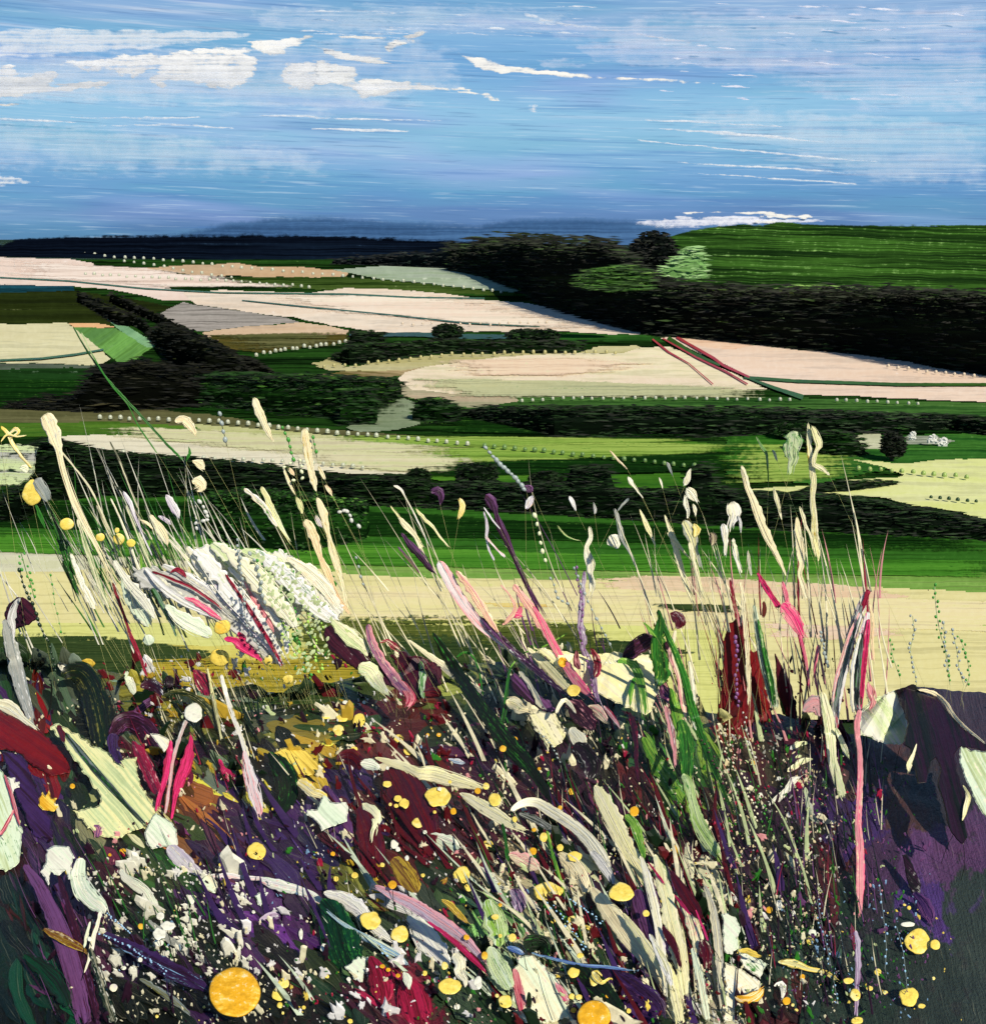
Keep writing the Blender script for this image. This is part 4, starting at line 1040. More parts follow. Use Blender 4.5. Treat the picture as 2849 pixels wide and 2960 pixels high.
PTS = """40,1960,30,48,28 120,1970,88,98,82 250,1990,84,94,78 330,1935,92,94,44 60,2010,60,38,80 60,2110,104,14,18 150,2200,104,14,18 60,2230,60,38,80 110,2330,56,34,78 180,2420,54,34,74
200,2270,32,50,32 235,2360,30,48,30 205,2450,30,46,28 150,2060,32,48,28 200,2000,70,86,70 240,2080,16,22,14 300,2100,16,22,14 370,2120,34,50,28 330,2200,168,172,112 380,2300,178,178,116 300,2400,180,182,124
450,2020,120,116,42 470,2100,88,90,44 560,2030,34,50,28 600,2120,92,94,44 560,2180,86,98,80 430,2180,46,20,46 430,2250,84,22,44 520,2300,110,64,34 600,2280,124,76,40 680,2300,170,160,60 780,2230,14,18,12 640,2180,44,56,28
660,2060,36,52,28 760,2040,86,98,80 850,2060,32,50,28 950,2040,36,52,28 1000,2020,84,88,36 1000,2100,34,48,26 900,2150,112,108,44 880,2200,180,156,48 820,2240,14,18,12 1100,2120,76,24,26 1200,2100,78,28,24 1250,2200,66,24,26
1150,2250,70,26,32 1100,2350,62,28,34 1200,2300,60,27,32 1300,2350,48,24,38 1000,2300,52,28,80 920,2400,50,30,80 850,2450,56,32,82 760,2450,54,30,80 700,2420,56,34,66 960,2500,116,118,50 1010,2530,122,126,58 1050,2420,66,26,38 1100,2520,72,28,30
1200,2480,70,28,30 1330,2480,66,26,34 1280,2560,28,40,26 1350,2560,58,30,30 1400,2150,52,22,46 1350,2070,34,48,28 1500,1950,40,58,32 1450,2000,38,54,30 1100,1950,60,74,36 1250,1930,84,96,44 1330,1890,110,118,58 1200,1880,150,152,84 1550,2080,36,52,30 1500,2180,48,22,42 1600,2250,46,22,44
1500,2350,64,24,30 1700,2350,52,22,44 1750,2200,20,20,20 1850,2120,40,60,36 1850,2250,66,26,30 1900,2150,40,64,38 1920,2230,44,90,30 1980,2150,34,60,32 2000,2280,116,156,60 1900,2330,58,34,32 1950,2420,64,24,28 2050,2450,48,26,52 1700,2480,46,24,44
1550,2450,66,26,34 2050,2200,40,84,34 2100,2120,96,18,22 2170,2090,92,18,24 2050,2070,150,150,100 2250,2050,84,20,28 2150,2200,42,46,32 2270,2110,46,50,38 2120,2300,56,32,34 2200,2350,48,26,48 2350,2150,66,26,40 2380,2280,58,34,76 2450,2300,54,34,84
2480,2400,56,36,86 2400,2500,66,24,32 2500,2200,66,44,40 2600,2250,70,48,46 2650,2350,70,48,48 2700,2080,50,36,48 2800,2060,58,46,56 2700,2280,46,42,46 2750,2450,80,52,88 2650,2480,88,58,100 2680,2620,72,48,108 2780,2600,46,56,50 2800,2800,48,58,52
2700,2850,40,50,44 2600,2700,36,48,42 2500,2800,36,50,42 2400,2700,36,50,42 2300,2650,30,40,32 2250,2550,30,36,30 2200,2750,34,44,38 2350,2850,40,54,46 2250,2880,62,26,32 2150,2650,48,26,40 2120,2480,54,26,44 60,2560,38,16,16 20,2650,12,30,22
60,2800,10,36,26 150,2850,12,56,36 100,2930,12,18,14 200,2700,40,18,40 180,2560,68,44,82 230,2650,58,22,46 220,2850,58,30,60 300,2560,16,20,14 400,2560,30,58,22 480,2520,36,68,24 400,2650,16,30,16 330,2720,48,30,60 450,2790,52,32,64 560,2830,58,36,64
400,2900,14,20,15 560,2920,14,18,14 550,2700,16,20,14 640,2620,56,34,74 620,2720,20,30,18 720,2600,58,34,78 760,2660,48,26,58 800,2700,76,32,96 740,2780,16,20,16 850,2800,58,22,30 820,2900,18,20,16 900,2600,58,32,60 950,2650,26,58,22 1000,2760,44,62,36
970,2850,20,44,28 1050,2880,48,22,32 1100,2800,96,22,42 1200,2900,92,22,42 1300,2750,44,62,40 1350,2880,46,66,42 1150,2640,42,54,32 1050,2560,116,118,52 1250,2620,60,66,50 1450,2600,192,188,146 1410,2650,138,194,110 1440,2800,164,202,156
1560,2720,208,200,158 1500,2900,60,74,56 1550,2850,196,194,158 1600,2640,30,48,30 1680,2650,26,44,28 1700,2800,28,46,26 1760,2900,72,44,96 1850,2750,72,44,92 1850,2620,84,56,104 1750,2700,26,40,26 1950,2700,196,196,156 2000,2800,86,26,46
2050,2900,186,186,156 2060,2600,150,146,120 1980,2560,200,200,160 1780,2520,42,28,42 1650,2500,190,186,146 1640,2300,44,22,40 1420,2300,60,24,40 1380,2400,60,26,36 1480,2480,120,110,90 1230,2700,40,58,34 660,2480,52,34,60 620,2420,70,30,56 500,2400,110,70,50
90,2480,60,40,66 140,2640,44,20,24 280,2460,70,24,40 420,2460,40,60,26 2200,2180,50,46,36 2060,2280,40,70,34 2180,2460,40,40,34 2300,2450,38,40,36 2560,2480,60,40,66 2480,2620,46,42,50 2420,2620,66,26,36"""
CP = np.array([[float(v) for v in q.split(',')] for q in PTS.split()])


def bank_colours(px, py):
    n = len(px)
    a = np.zeros(n)
    b = np.zeros(n)
    c = np.zeros(n)
    for i in range(n):
        x, y = px[i], py[i]
        a[i] = 46 * nz(x * 0.010, y * 0.0045) + 26 * nz(x * 0.034 + y * 0.012, y * 0.013, 3) + 12 * nz(x * 0.12 + y * 0.05, y * 0.04, 5)
        b[i] = 58 * nz(x * 0.010, y * 0.0045, 9) + 40 * nz(x * 0.034 + y * 0.012, y * 0.013, 13) + 24 * nz(x * 0.12 + y * 0.05, y * 0.04, 15)
        c[i] = 0.5 + 0.5 * nz(x * 0.05 + y * 0.02, y * 0.02, 21)
    d = (px[:, None] + a[:, None] - CP[None, :, 0]) ** 2 + ((py[:, None] + b[:, None] - CP[None, :, 1]) * 0.92) ** 2
    i1 = d.argmin(1)
    col = CP[i1, 2:5].copy()
    d[np.arange(n), i1] = 1e12
    i2 = d.argmin(1)
    mix = (c > 0.66)[:, None] * 0.55
    col = col * (1 - mix) + CP[i2, 2:5] * mix
    return col


def build_bank():
    xs = [-5000, -3500, -2400, -1900] + list(range(-1440, 0, 24)) + [k * 6.0 for k in range(0, 476)] + list(range(2860, 4300, 24)) + [4400, 4800, 5200, 6300, 7800]
    nr = 170
    V, U, PX, PY = [], [], [], []
    for px in xs:
        cr = crest_row(px)
        pc = at_z(px, cr, 0.0)
        # far slope first (hidden behind the crest), then the bank down to the viewer
        V.append(Vector((pc.x * 12, pc.y + 52, VALLEY - 0.3))); PX.append(px); PY.append(cr - 60)
        V.append(Vector((pc.x * 1.6, pc.y + 2.0, -1.7))); PX.append(px); PY.append(cr - 20)
        V.append(Vector((pc.x * 1.02, pc.y + 0.08, -0.045))); PX.append(px); PY.append(cr - 4)
        for k in range(nr + 1):
            r = cr + (3040 - cr) * k / nr
            p = at_z(px, r, 0.0)
            p.z = bank_z(p.x, p.y) * min(1.0, k / 6)
            V.append(p); PX.append(px); PY.append(r)
        q = V[-1]
        V.append(Vector((q.x, 0.5, 0.0))); PX.append(px); PY.append(3300)
        V.append(Vector((q.x, -14.0, 0.0))); PX.append(px); PY.append(3600)
    m = nr + 6
    Fc = []
    for i in range(len(xs) - 1):
        for k in range(m - 1):
            q = i * m + k
            Fc.append((q, q + 1, q + m + 1, q + m))
    mx = np.abs(np.array(PX, dtype=float))
    mx = np.abs((mx + 2849) % 5698 - 2849)                       # beyond the picture the planting carries on in the same mix
    cols = bank_colours(mx, np.clip(np.array(PY), 1850, 2990))
    mat = bpy.data.materials.new('meadow_ground')
    mat.use_nodes = True
    T = NT(mat.node_tree)
    at = T.n('ShaderNodeAttribute', attribute_name='pigment')
    uv = T.n('ShaderNodeUVMap').outputs[0]
    s2 = T.n('ShaderNodeSeparateXYZ')
    T.set(s2.inputs[0], uv)
    ax = T.math('SUBTRACT', s2.outputs[0], T.math('MULTIPLY', s2.outputs[1], 0.28))
    wob = T.math('MULTIPLY', T.noise(uv, 9.0, 3), 0.03)
    ax = T.math('ADD', ax, wob)
    st = T.noise(T.comb(T.math('MULTIPLY', ax, 150), T.math('MULTIPLY', s2.outputs[1], 9), 0.0), 1.0, 4, 0.62)
    gr = T.noise(uv, 95.0, 4, 0.62)
    big = T.noise(uv, 16.0, 3, 0.55)
    c = at.outputs['Color']
    dkc = T.mix(1.0, c, (0.62, 0.62, 0.62, 1), 'MULTIPLY')
    c = T.mix(T.math('MULTIPLY', T.step(st, 0.54, 0.40), 0.75), c, dkc)
    ltc = T.mix(0.36, c, rgba((170, 170, 140)))
    c = T.mix(T.math('MULTIPLY', T.step(st, 0.60, 0.72), 0.55), c, ltc)
    plum = T.mix(0.6, c, rgba((58, 16, 40)))
    c = T.mix(T.math('MULTIPLY', T.step(big, 0.56, 0.64), 0.25), c, plum)
    bs = T.n('ShaderNodeBsdfPrincipled')
    T.set(bs.inputs['Base Color'], c)
    T.set(bs.inputs['Roughness'], T.math('ADD', T.math('MULTIPLY', gr, 0.3), 0.36))
    bs.inputs['Specular IOR Level'].default_value = 0.35
    b = T.n('ShaderNodeBump')
    b.inputs['Strength'].default_value = 0.8
    b.inputs['Distance'].default_value = 0.006
    T.set(b.inputs['Height'], T.math('ADD', st, T.math('MULTIPLY', gr, 1.2)))
    T.set(bs.inputs['Normal'], b.outputs[0])
    o = T.n('ShaderNodeOutputMaterial')
    T.set(o.inputs[0], bs.outputs[0])
    ob = mesh_obj('meadow_bank', V, Fc, [(x / 1000, y / 1000) for x, y in zip(PX, PY)], mat)
    ca = ob.data.color_attributes.new('pigment', 'FLOAT_COLOR', 'POINT')
    L = np.clip(cols * 1.12, 0, 235) / 255
    L = np.where(L <= 0.04045, L / 12.92, ((L + 0.055) / 1.055) ** 2.4)
    arr = np.ones((len(V), 4), dtype=np.float32)
    arr[:, :3] = L
    ca.data.foreach_set('color', arr.ravel())
    structure(ob, 'dark flowery meadow bank in the foreground')


build_bank()


def bank_y(px, py):
    """distance at which the ray through a pixel meets the bank"""
    r = max(py, crest_row(px) + 6)
    return at_z(px, r, 0.0).y


# ------------------------------------------------------------------ foreground plants
PAL = {'cr': (244, 238, 202), 'cw': (240, 240, 224), 'wh': (240, 240, 242), 'mi': (218, 236, 208), 'ye': (246, 218, 98), 'yo': (232, 172, 34), 'hp': (232, 52, 124),
       'pp': (234, 160, 166), 'cs': (164, 28, 66), 'gr': (50, 124, 40), 'dg': (12, 34, 16), 'bk': (20, 24, 18), 'pu': (40, 17, 36), 'li': (108, 66, 116), 'mr': (92, 16, 26),
       'pe': (246, 210, 168), 'bl': (124, 164, 204), 'lm': (144, 190, 74), 'pg': (200, 218, 162), 'ta': (238, 222, 178), 'oc': (190, 158, 50), 'gy': (176, 178, 172),
       'lv': (196, 184, 206), 'pl': (66, 22, 42), 'cy': (238, 234, 172), 'sl': (128, 140, 140), 'bu': (64, 92, 168), 'vi': (62, 38, 92), 'ol': (110, 108, 50), 'em': (10, 62, 38), 'br': (96, 44, 30), 'rd': (122, 18, 22)}
ITEMS = []          # (root object, description, cx, cy, size, landmark phrase, group)
OCC = {}            # coarse map of what already stands in front of the bank: cell -> nearest distance
CELL = 14.0


LEAN = 0.72         # how far a plant leans back along the bank (0 upright, 1 flat on the ground)


def depth_for(cells, bx, by):
    y0 = bank_y(bx, by)
    base = y0 - 0.014
    if by < crest_row(bx):
        base -= 0.05 + 0.08 * random.random()

    def raw(row):
        return base + LEAN * (bank_y(bx, min(row, by)) - y0)
    shift = 0.0
    for c in cells:
        if c in OCC:
            shift = min(shift, OCC[c] - 0.005 - raw((c[1] + 0.5) * CELL))
    shift = max(shift, 1.3 - base)

    def yf(row):
        return raw(row) + shift
    for c in cells:
        OCC[c] = min(OCC.get(c, 99.0), yf((c[1] + 0.5) * CELL))
    return yf


def cells_disc(pts):
    out = set()
    for x, yv, r in pts:
        k = int(r / CELL) + 1
        for i in range(-k, k + 1):
            for j in range(-k, k + 1):
                if (i * i + j * j) * CELL * CELL <= (r + CELL * 0.7) ** 2:
                    out.add((int(x // CELL) + i, int(yv // CELL) + j))
    return out


def cells_poly(a):
    out = set(cells_disc([(x, yv, 4.0) for x, yv in a]))
    for i in range(int(min(p[0] for p in a) // CELL), int(max(p[0] for p in a) // CELL) + 1):
        for j in range(int(min(p[1] for p in a) // CELL), int(max(p[1] for p in a) // CELL) + 1):
            if inside(a, (i + 0.5) * CELL, (j + 0.5) * CELL):
                out.add((i, j))
    return out


STEM_MATS = {}


def stem_mesh(parent, org, p3, mat, r=0.0011, lean=0.0):
    """thin stalk from a part's foot down into the bank, local to org"""
    base = Vector((p3.x + lean * p3.z + random.uniform(-0.02, 0.02), p3.y + 0.012, -0.01))
    n = 6
    V, Fc = [], []
    bend = Vector((random.uniform(-0.01, 0.01), 0.0, 0))
    for k in range(n + 1):
        t = k / n
        c = p3.lerp(base, t) + bend * math.sin(math.pi * t) - org
        for j in range(4):
            a = j * math.pi / 2
            V.append(c + Vector((r * math.cos(a), r * math.sin(a), 0)))
    for k in range(n):
        for j in range(4):
            Fc.append((k * 4 + j, k * 4 + (j + 1) % 4, k * 4 + 4 + (j + 1) % 4, k * 4 + 4 + j))
    return mesh_obj('stem', V, Fc, [(0.01 * (i % 4), i * 0.004) for i in range(len(V))], mat, parent)


def finish(name, cat, desc, part, V, Fc, U, mat, y, bx, by, lm, grp, stem='dg', extra=None, E=None, flat=None):
    foot = at_y(bx, by, y)
    org = Vector((foot.x, foot.y, 0.0))
    loc = [v - org for v in V]
    need = foot.z > 0.03
    root = bpy.data.objects.new(name, None)
    COL.objects.link(root)
    root.location = org
    root.empty_display_size = 0.05
    po = mesh_obj(part, loc, Fc, U, mat, root, edge=E)
    if flat is not None:
        for k in flat:
            po.data.polygons[k].use_smooth = False
    if need and stem:
        over = by < crest_row(bx) - 10
        c = (206, 206, 134) if over else PAL[stem]
        stem_mesh(root, org, foot, paint(c, tuple(int(v * 0.8) for v in c), None, 6, 60, 0.0), 0.00035 if over else 0.0008, lm.get('lean', 0.15))
    if extra:
        extra(root, org)
    root['category'] = cat
    xs = [p[0] for p in lm['box']]
    ITEMS.append((root, desc, lm['c'][0], lm['c'][1], lm['s'], lm['mark'], grp))
    return root


def densify(a, step):
    out = []
    for i in range(len(a) - 1):
        p0, p1, p2, p3 = a[max(0, i - 1)], a[i], a[i + 1], a[min(len(a) - 1, i + 2)]
        L = math.hypot(p2[0] - p1[0], p2[1] - p1[1])
        m = max(2, int(L / step))
        for j in range(m):
            t = j / m
            q = []
            for c in range(3):
                v = 0.5 * ((2 * p1[c]) + (-p0[c] + p2[c]) * t + (2 * p0[c] - 5 * p1[c] + 4 * p2[c] - p3[c]) * t * t + (-p0[c] + 3 * p1[c] - 3 * p2[c] + p3[c]) * t ** 3)
                q.append(v)
            q[2] = max(1.5, q[2])
            out.append(q)
    out.append(list(a[-1]))
    return out


PROFILE = [(-1.0, 0.0), (-0.86, 0.95), (-0.45, 0.70), (0.0, 0.62), (0.45, 0.74), (0.86, 1.0), (1.0, 0.0)]


def stroke(name, cat, desc, part, pts, A, B=None, C=None, mark=None, grp=None, rag=0.24, thick=1.0, stem='dg', y=None, pos=0.5, cpos=0.64, lean=None):
    a = P(pts)
    a = [q if len(q) > 2 else (q[0], q[1], 8.0) for q in a]
    d = densify(a, 8.0)
    x0, x1 = min(q[0] - q[2] / 2 for q in d), max(q[0] + q[2] / 2 for q in d)
    y0, y1 = min(q[1] for q in d), max(q[1] for q in d)
    low = max(d, key=lambda q: q[1])
    yf = depth_for(cells_disc([(q[0], q[1], q[2] / 2) for q in d]), low[0], low[1])
    yy = yf(low[1])
    s = yy / FPX
    sd_ = (x0 * 0.37 + y0 * 0.11) % 97
    V, Fc, U, E = [], [], [], []
    dist = 0.0
    n = len(d)
    total = sum(math.hypot(q[0] - p[0], q[1] - p[1]) for p, q in zip(d, d[1:]))
    M = len(PROFILE)
    for i, (x, yv, w) in enumerate(d):
        xa, ya = d[max(0, i - 1)][:2]
        xb, yb = d[min(n - 1, i + 1)][:2]
        tx, ty = xb - xa, yb - ya
        L = math.hypot(tx, ty) or 1.0
        nx_, ny_ = -ty / L, tx / L
        if i:
            dist += math.hypot(x - d[i - 1][0], yv - d[i - 1][1])
        endt = min(1.0, min(i, n - 1 - i) / 1.6 + 0.35)
        hl = 1 + rag * 1.6 * nz(dist * 0.055, sd_, 1) + rag * 1.3 * nz(dist * 0.21, sd_, 2)
        hr = 1 + rag * 1.6 * nz(dist * 0.055, sd_, 5) + rag * 1.3 * nz(dist * 0.21, sd_, 6)
        th = thick * s * (1.3 + 0.024 * w) * (0.8 + 0.5 * nz(dist * 0.05, sd_, 8)) * endt
        for k, (v, h) in enumerate(PROFILE):
            ww = 0.5 * w * (hl if v < 0 else hr) * v * endt
            hh = h * th * (1 + 0.45 * nz(dist * 0.03, k * 1.7, sd_)) if 0 < k < M - 1 else 0.0
            V.append(at_y(x + nx_ * ww, yv + ny_ * ww, yf(yv) - hh))
            U.append((dist / 1000, v * 0.5 * w / 1000))
            E.append(min(1.0, (1 - abs(v)) * 2.3 + 0.12, 0.25 + dist / (0.10 * total + 4), 0.12 + (total - dist) / (0.22 * total + 4)) if w > 7 else 1.0)
    for i in range(n - 1):
        for k in range(M - 1):
            q = i * M + k
            Fc.append((q, q + 1, q + M + 1, q + M))
        Fc.append((i * M + M - 1, i * M, (i + 1) * M, (i + 1) * M + M - 1))
    Fc.append(tuple(range(M)))
    e = (n - 1) * M
    Fc.append(tuple(e + k for k in reversed(range(M))))
    wm = max(q[2] for q in d)
    if wm > 6:                                     # loose fibres along the edges, some running past the end
        for j in range(int(min(9, 3 + wm / 9))):
            t0, t1 = random.uniform(-0.04, 0.5), random.uniform(0.6, 1.16)
            v0 = random.uniform(-1.12, 1.12)
            fw = random.uniform(0.6, 1.7)
            k0, m_ = len(V), 0
            steps = max(4, int((t1 - t0) * n))
            for i in range(steps + 1):
                t = t0 + (t1 - t0) * i / steps
                f = t * (n - 1)
                i0 = max(0, min(n - 2, int(math.floor(f))))
                fr = f - i0
                (xa, ya, wa), (xb, yb_, wb) = d[i0][:3], d[i0 + 1][:3]
                x, yv, w = xa + (xb - xa) * fr, ya + (yb_ - ya) * fr, max(2.0, wa + (wb - wa) * min(1, max(0, fr)))
                L = math.hypot(xb - xa, yb_ - ya) or 1.0
                nx_, ny_ = -(yb_ - ya) / L, (xb - xa) / L
                c_ = v0 * max(w, 0.45 * wm) / 2 + 2.0 * nz(t * 6, v0 * 9, sd_)
                hw = fw * (1 - abs(2 * i / steps - 1) ** 3) + 0.15
                for sg, h in ((-1, 0.0), (0, 1.2), (1, 0.0)):
                    V.append(at_y(x + nx_ * (c_ + sg * hw), yv + ny_ * (c_ + sg * hw), yf(yv) - thick * s * (1.3 + 0.02 * w) - s * h))
                    U.append((t * total / 1000, (c_ + sg * hw + 37 * (j + 1)) / 1000))
                    E.append(1.0)
            for i in range(steps):
                for k in range(2):
                    q = k0 + i * 3 + k
                    Fc.append((q, q + 1, q + 4, q + 3))
    mat = paint(PAL[A], PAL[B] if B else None, PAL[C] if C else None, 5, 170, 0.0026, 0.42, pos, 0.08, cpos - 0.05, spec=0.35, dry=2.9)
    cx, cy = sum(q[0] for q in d) / n, sum(q[1] for q in d) / n
    lm = {'box': [(x0, y0), (x1, y1)], 'c': (cx, cy), 's': max(x1 - x0, y1 - y0), 'mark': mark}
    tl = d[-1][0] - d[max(0, n - 6)][0]
    th_ = max(6.0, abs(d[-1][1] - d[max(0, n - 6)][1]))
    lm['lean'] = max(-0.5, min(0.5, tl / th_)) * (1 if d[-1][1] >= d[0][1] else 0)
    return finish(name, cat, desc, part, V, Fc, U, mat, yy, low[0], low[1], lm, grp, stem, E=E)


def daub(name, cat, desc, part, pts, A, B=None, C=None, mark=None, grp=None, jag=4.0, thick=6.0, ang=0.8, stem='dg', pos=0.5, cpos=0.64, sy=120, dry=2.4):
    a = P(pts)
    x0, x1 = min(q[0] for q in a), max(q[0] for q in a)
    y0, y1 = min(q[1] for q in a), max(q[1] for q in a)
    low = max(a, key=lambda q: q[1])
    yf = depth_for(cells_poly(a), low[0], low[1])
    yy = yf(low[1])
    s = yy / FPX
    V, Fc, U, E = [], [], [], []
    flat = outline_mesh(V, Fc, U, a, lambda p, q, h: at_y(p, q, yf(q) - h * s), thick * 0.5, 3.4, jag, (x0 * 0.31 + y0 * 0.17) % 61, ang, 6.0, E)
    mat = paint(PAL[A], PAL[B] if B else None, PAL[C] if C else None, 5, sy, 0.0026, 0.40, pos, 0.08, cpos - 0.05, spec=0.35, dry=dry)
    cx, cy = sum(q[0] for q in a) / len(a), sum(q[1] for q in a) / len(a)
    lm = {'box': [(x0, y0), (x1, y1)], 'c': (cx, cy), 's': max(x1 - x0, y1 - y0), 'mark': mark}
    return finish(name, cat, desc, part, V, Fc, U, mat, yy, low[0], low[1], lm, grp, stem, E=E, flat=flat)


def dot(px, py, rx, ry=None, A='ye', B=None, C=None, desc=None, mark=None, grp='small yellow button flowers', name='yellow_flower', cat='flower', jag=0.12, stem='dg'):
    ry = ry or rx
    if A not in ('ye', 'yo', 'oc'):
        name = 'blue_flower' if A == 'bl' else 'white_flower'
        if grp == 'small yellow button flowers':
            grp = 'small blue blossoms' if A == 'bl' else 'scattered white blossoms'
    yf = depth_for(cells_disc([(px, py, max(rx, ry))]), px, py + ry)
    yy = yf(py + ry)
    s = yy / FPX
    V, Fc, U = [], [], []
    N = max(20, int(rx * 0.8) // 2 * 2)
    N = min(N, 44)
    rings = [(1.0, 0.0), (0.95, 0.42), (0.80, 0.56), (0.42, 0.60)]
    sd_ = px * 0.13 + py * 0.07
    th = 0.24 * min(rx, ry) + 1.2
    if rx > 30:
        th = 0.16 * min(rx, ry)
    lift = 0.03 if rx > 45 else 0.0
    for r, h in rings:
        for j in range(N):
            a = 2 * math.pi * j / N
            q = r * (1 + jag * nz(math.cos(a) * 1.3, math.sin(a) * 1.3, sd_) + 0.3 * jag * nz(math.cos(a) * 3, math.sin(a) * 4, sd_))
            x, yv = px + rx * q * math.cos(a), py + ry * q * math.sin(a)
            V.append(at_y(x, yv, yf(yv) - lift - s * th * (h + 0.10 * nz(x * 0.09, yv * 0.09, sd_) * (h > 0))))
            U.append((x / 1000, yv / 1000))
    V.append(at_y(px, py, yf(py) - lift - s * th * 0.62)); U.append((px / 1000, py / 1000))
    for k in range(3):
        for j in range(N):
            Fc.append((k * N + j, k * N + N + j, k * N + N + (j + 1) % N, k * N + (j + 1) % N))
    for j in range(N):
        Fc.append((3 * N + j, len(V) - 1, 3 * N + (j + 1) % N))
    Fc.append(tuple(range(N)))
    if B is None:
        B = {'ye': 'cy', 'yo': 'ye', 'cw': 'mi', 'cr': 'cw'}.get(A, A)
    pos = 0.60
    mat = paint(PAL[A], PAL[B], PAL[C] if C else None, 40, 60, 0.0016, 0.42, pos, 0.12, 0.60, spec=0.4, grain=150)
    size = max(rx, ry)
    if desc is None:
        nm = {'ye': 'pale yellow', 'yo': 'orange yellow', 'cw': 'creamy white', 'cr': 'cream', 'mi': 'mint white', 'bl': 'pale blue'}[A]
        kind = 'flower head' if A in ('ye', 'yo') else 'blossom'
        desc = ('tiny ' if size < 8 else 'small ' if size < 14 else 'round ' if size < 24 else 'large ') + nm + ' ' + kind
    lm = {'box': [(px - rx, py - ry), (px + rx, py + ry)], 'c': (px, py), 's': 2 * size, 'mark': mark}
    return finish(name, cat, desc, 'flower_head', V, Fc, U, mat, yy, px, py + ry * 0.9, lm, grp, stem)


_seed = {}


def seed_src(A):
    if A in _seed:
        return _seed[A]
    V, Fc = [], []
    N = 8
    for i, (r, z) in enumerate([(0.0, -1), (0.75, -0.65), (1.0, 0.0), (0.75, 0.65), (0.0, 1)]):
        for j in range(N):
            a = 2 * math.pi * j / N
            V.append((0.5 * r * math.cos(a), 0.4 * r * math.sin(a), 0.62 * z))
    for i in range(4):
        for j in range(N):
            Fc.append((i * N + j, i * N + (j + 1) % N, i * N + N + (j + 1) % N, i * N + N + j))
    me = bpy.data.meshes.new('seed')
    me.from_pydata(V, [], Fc)
    me.polygons.foreach_set('use_smooth', [True] * len(Fc))
    me.uv_layers.new(name='UVMap')
    me.materials.append(paint(PAL[A], tuple(min(255, int(v * 1.25 + 14)) for v in PAL[A]), None, 20, 20, 0, 0.3, spec=0.45))
    _seed[A] = me
    return me


def beaded(desc, pts, A, size=12.0, step=15.0, stem='dg', mark=None, grp=None, jit=1.5, name='beaded_stem'):
    """a thin stem with glossy seeds threaded along it, each seed its own part"""
    a = densify([q + (4.0,) if len(q) < 3 else q for q in P(pts)], 6.0)
    x0, x1 = min(q[0] for q in a) - size / 2, max(q[0] for q in a) + size / 2
    y0, y1 = min(q[1] for q in a), max(q[1] for q in a)
    low = max(a, key=lambda q: q[1])
    yf = depth_for(cells_disc([(q[0], q[1], size * 0.6) for q in a]), low[0], low[1])
    yy = yf(low[1])
    s = yy / FPX
    V, Fc, U = [], [], []
    for i, (x, yv, w) in enumerate(a):
        for sx, h in ((-1.1, 0), (0, 1.5), (1.1, 0)):
            V.append(at_y(x + sx, yv, yf(yv) - h * s + 0.001))
            U.append((x / 1000, yv / 1000))
    for i in range(len(a) - 1):
        for k in range(2):
            q = i * 3 + k
            Fc.append((q, q + 1, q + 4, q + 3))
        Fc.append((i * 3 + 2, i * 3, i * 3 + 3, i * 3 + 5))

    def extra(root, org):
        d = 0.0
        me = seed_src(A)
        for (p0, p1) in zip(a, a[1:]):
            L = math.hypot(p1[0] - p0[0], p1[1] - p0[1])
            while d <= L:
                t = d / max(L, 1e-6)
                o = bpy.data.objects.new('seed', me)
                COL.objects.link(o)
                o.parent = root
                q = 0.72 * size * random.uniform(0.7, 1.2)
                o.location = at_y(p0[0] + (p1[0] - p0[0]) * t + random.uniform(-jit, jit), p0[1] + (p1[1] - p0[1]) * t, yf(p0[1] + (p1[1] - p0[1]) * t) - 2.5 * s) - org
                o.scale = (q * s, q * s, q * s * 1.1)
                o.rotation_euler = (0, math.atan2(p1[0] - p0[0], p1[1] - p0[1]) * -1 + random.uniform(-0.3, 0.3), 0)
                d += step * random.uniform(0.85, 1.2)
            d -= L
    n = len(a)
    lm = {'box': [(x0, y0), (x1, y1)], 'c': (sum(q[0] for q in a) / n, sum(q[1] for q in a) / n), 's': max(x1 - x0, y1 - y0), 'mark': mark}
    c = PAL[stem]
    return finish(name, 'seed stem', desc, 'thread', V, Fc, U, paint(c, c, None, 6, 60, 0), yy, low[0], low[1], lm, grp, stem, extra)


def G(desc, pts, A, B=None, C=None, mark=None, stem='dg', **k):
    return stroke('grass_stalk', 'grass stalk', desc, 'blade', pts, A, B, C, mark, stem=stem, **k)


def H(desc, pts, A, B=None, C=None, mark=None, stem='dg', **k):
    return stroke('seed_grass', 'seed head', desc, 'seed_head', pts, A, B, C, mark, stem=stem, **k)


def LF(desc, pts, A, B=None, C=None, mark=None, **k):
    return stroke('leafy_plant', 'leaf', desc, 'leaf', pts, A, B, C, mark, **k)


def PT(desc, pts, A, B=None, C=None, mark=None, **k):
    return stroke('wild_flower', 'flower', desc, 'petal', pts, A, B, C, mark, **k)


def LD(desc, pts, A, B=None, C=None, mark=None, **k):
    return daub('leafy_plant', 'leaf', desc, 'leaf', pts, A, B, C, mark, **k)


def PD(desc, pts, A, B=None, C=None, mark=None, **k):
    return daub('wild_flower', 'flower', desc, 'petal', pts, A, B, C, mark, **k)


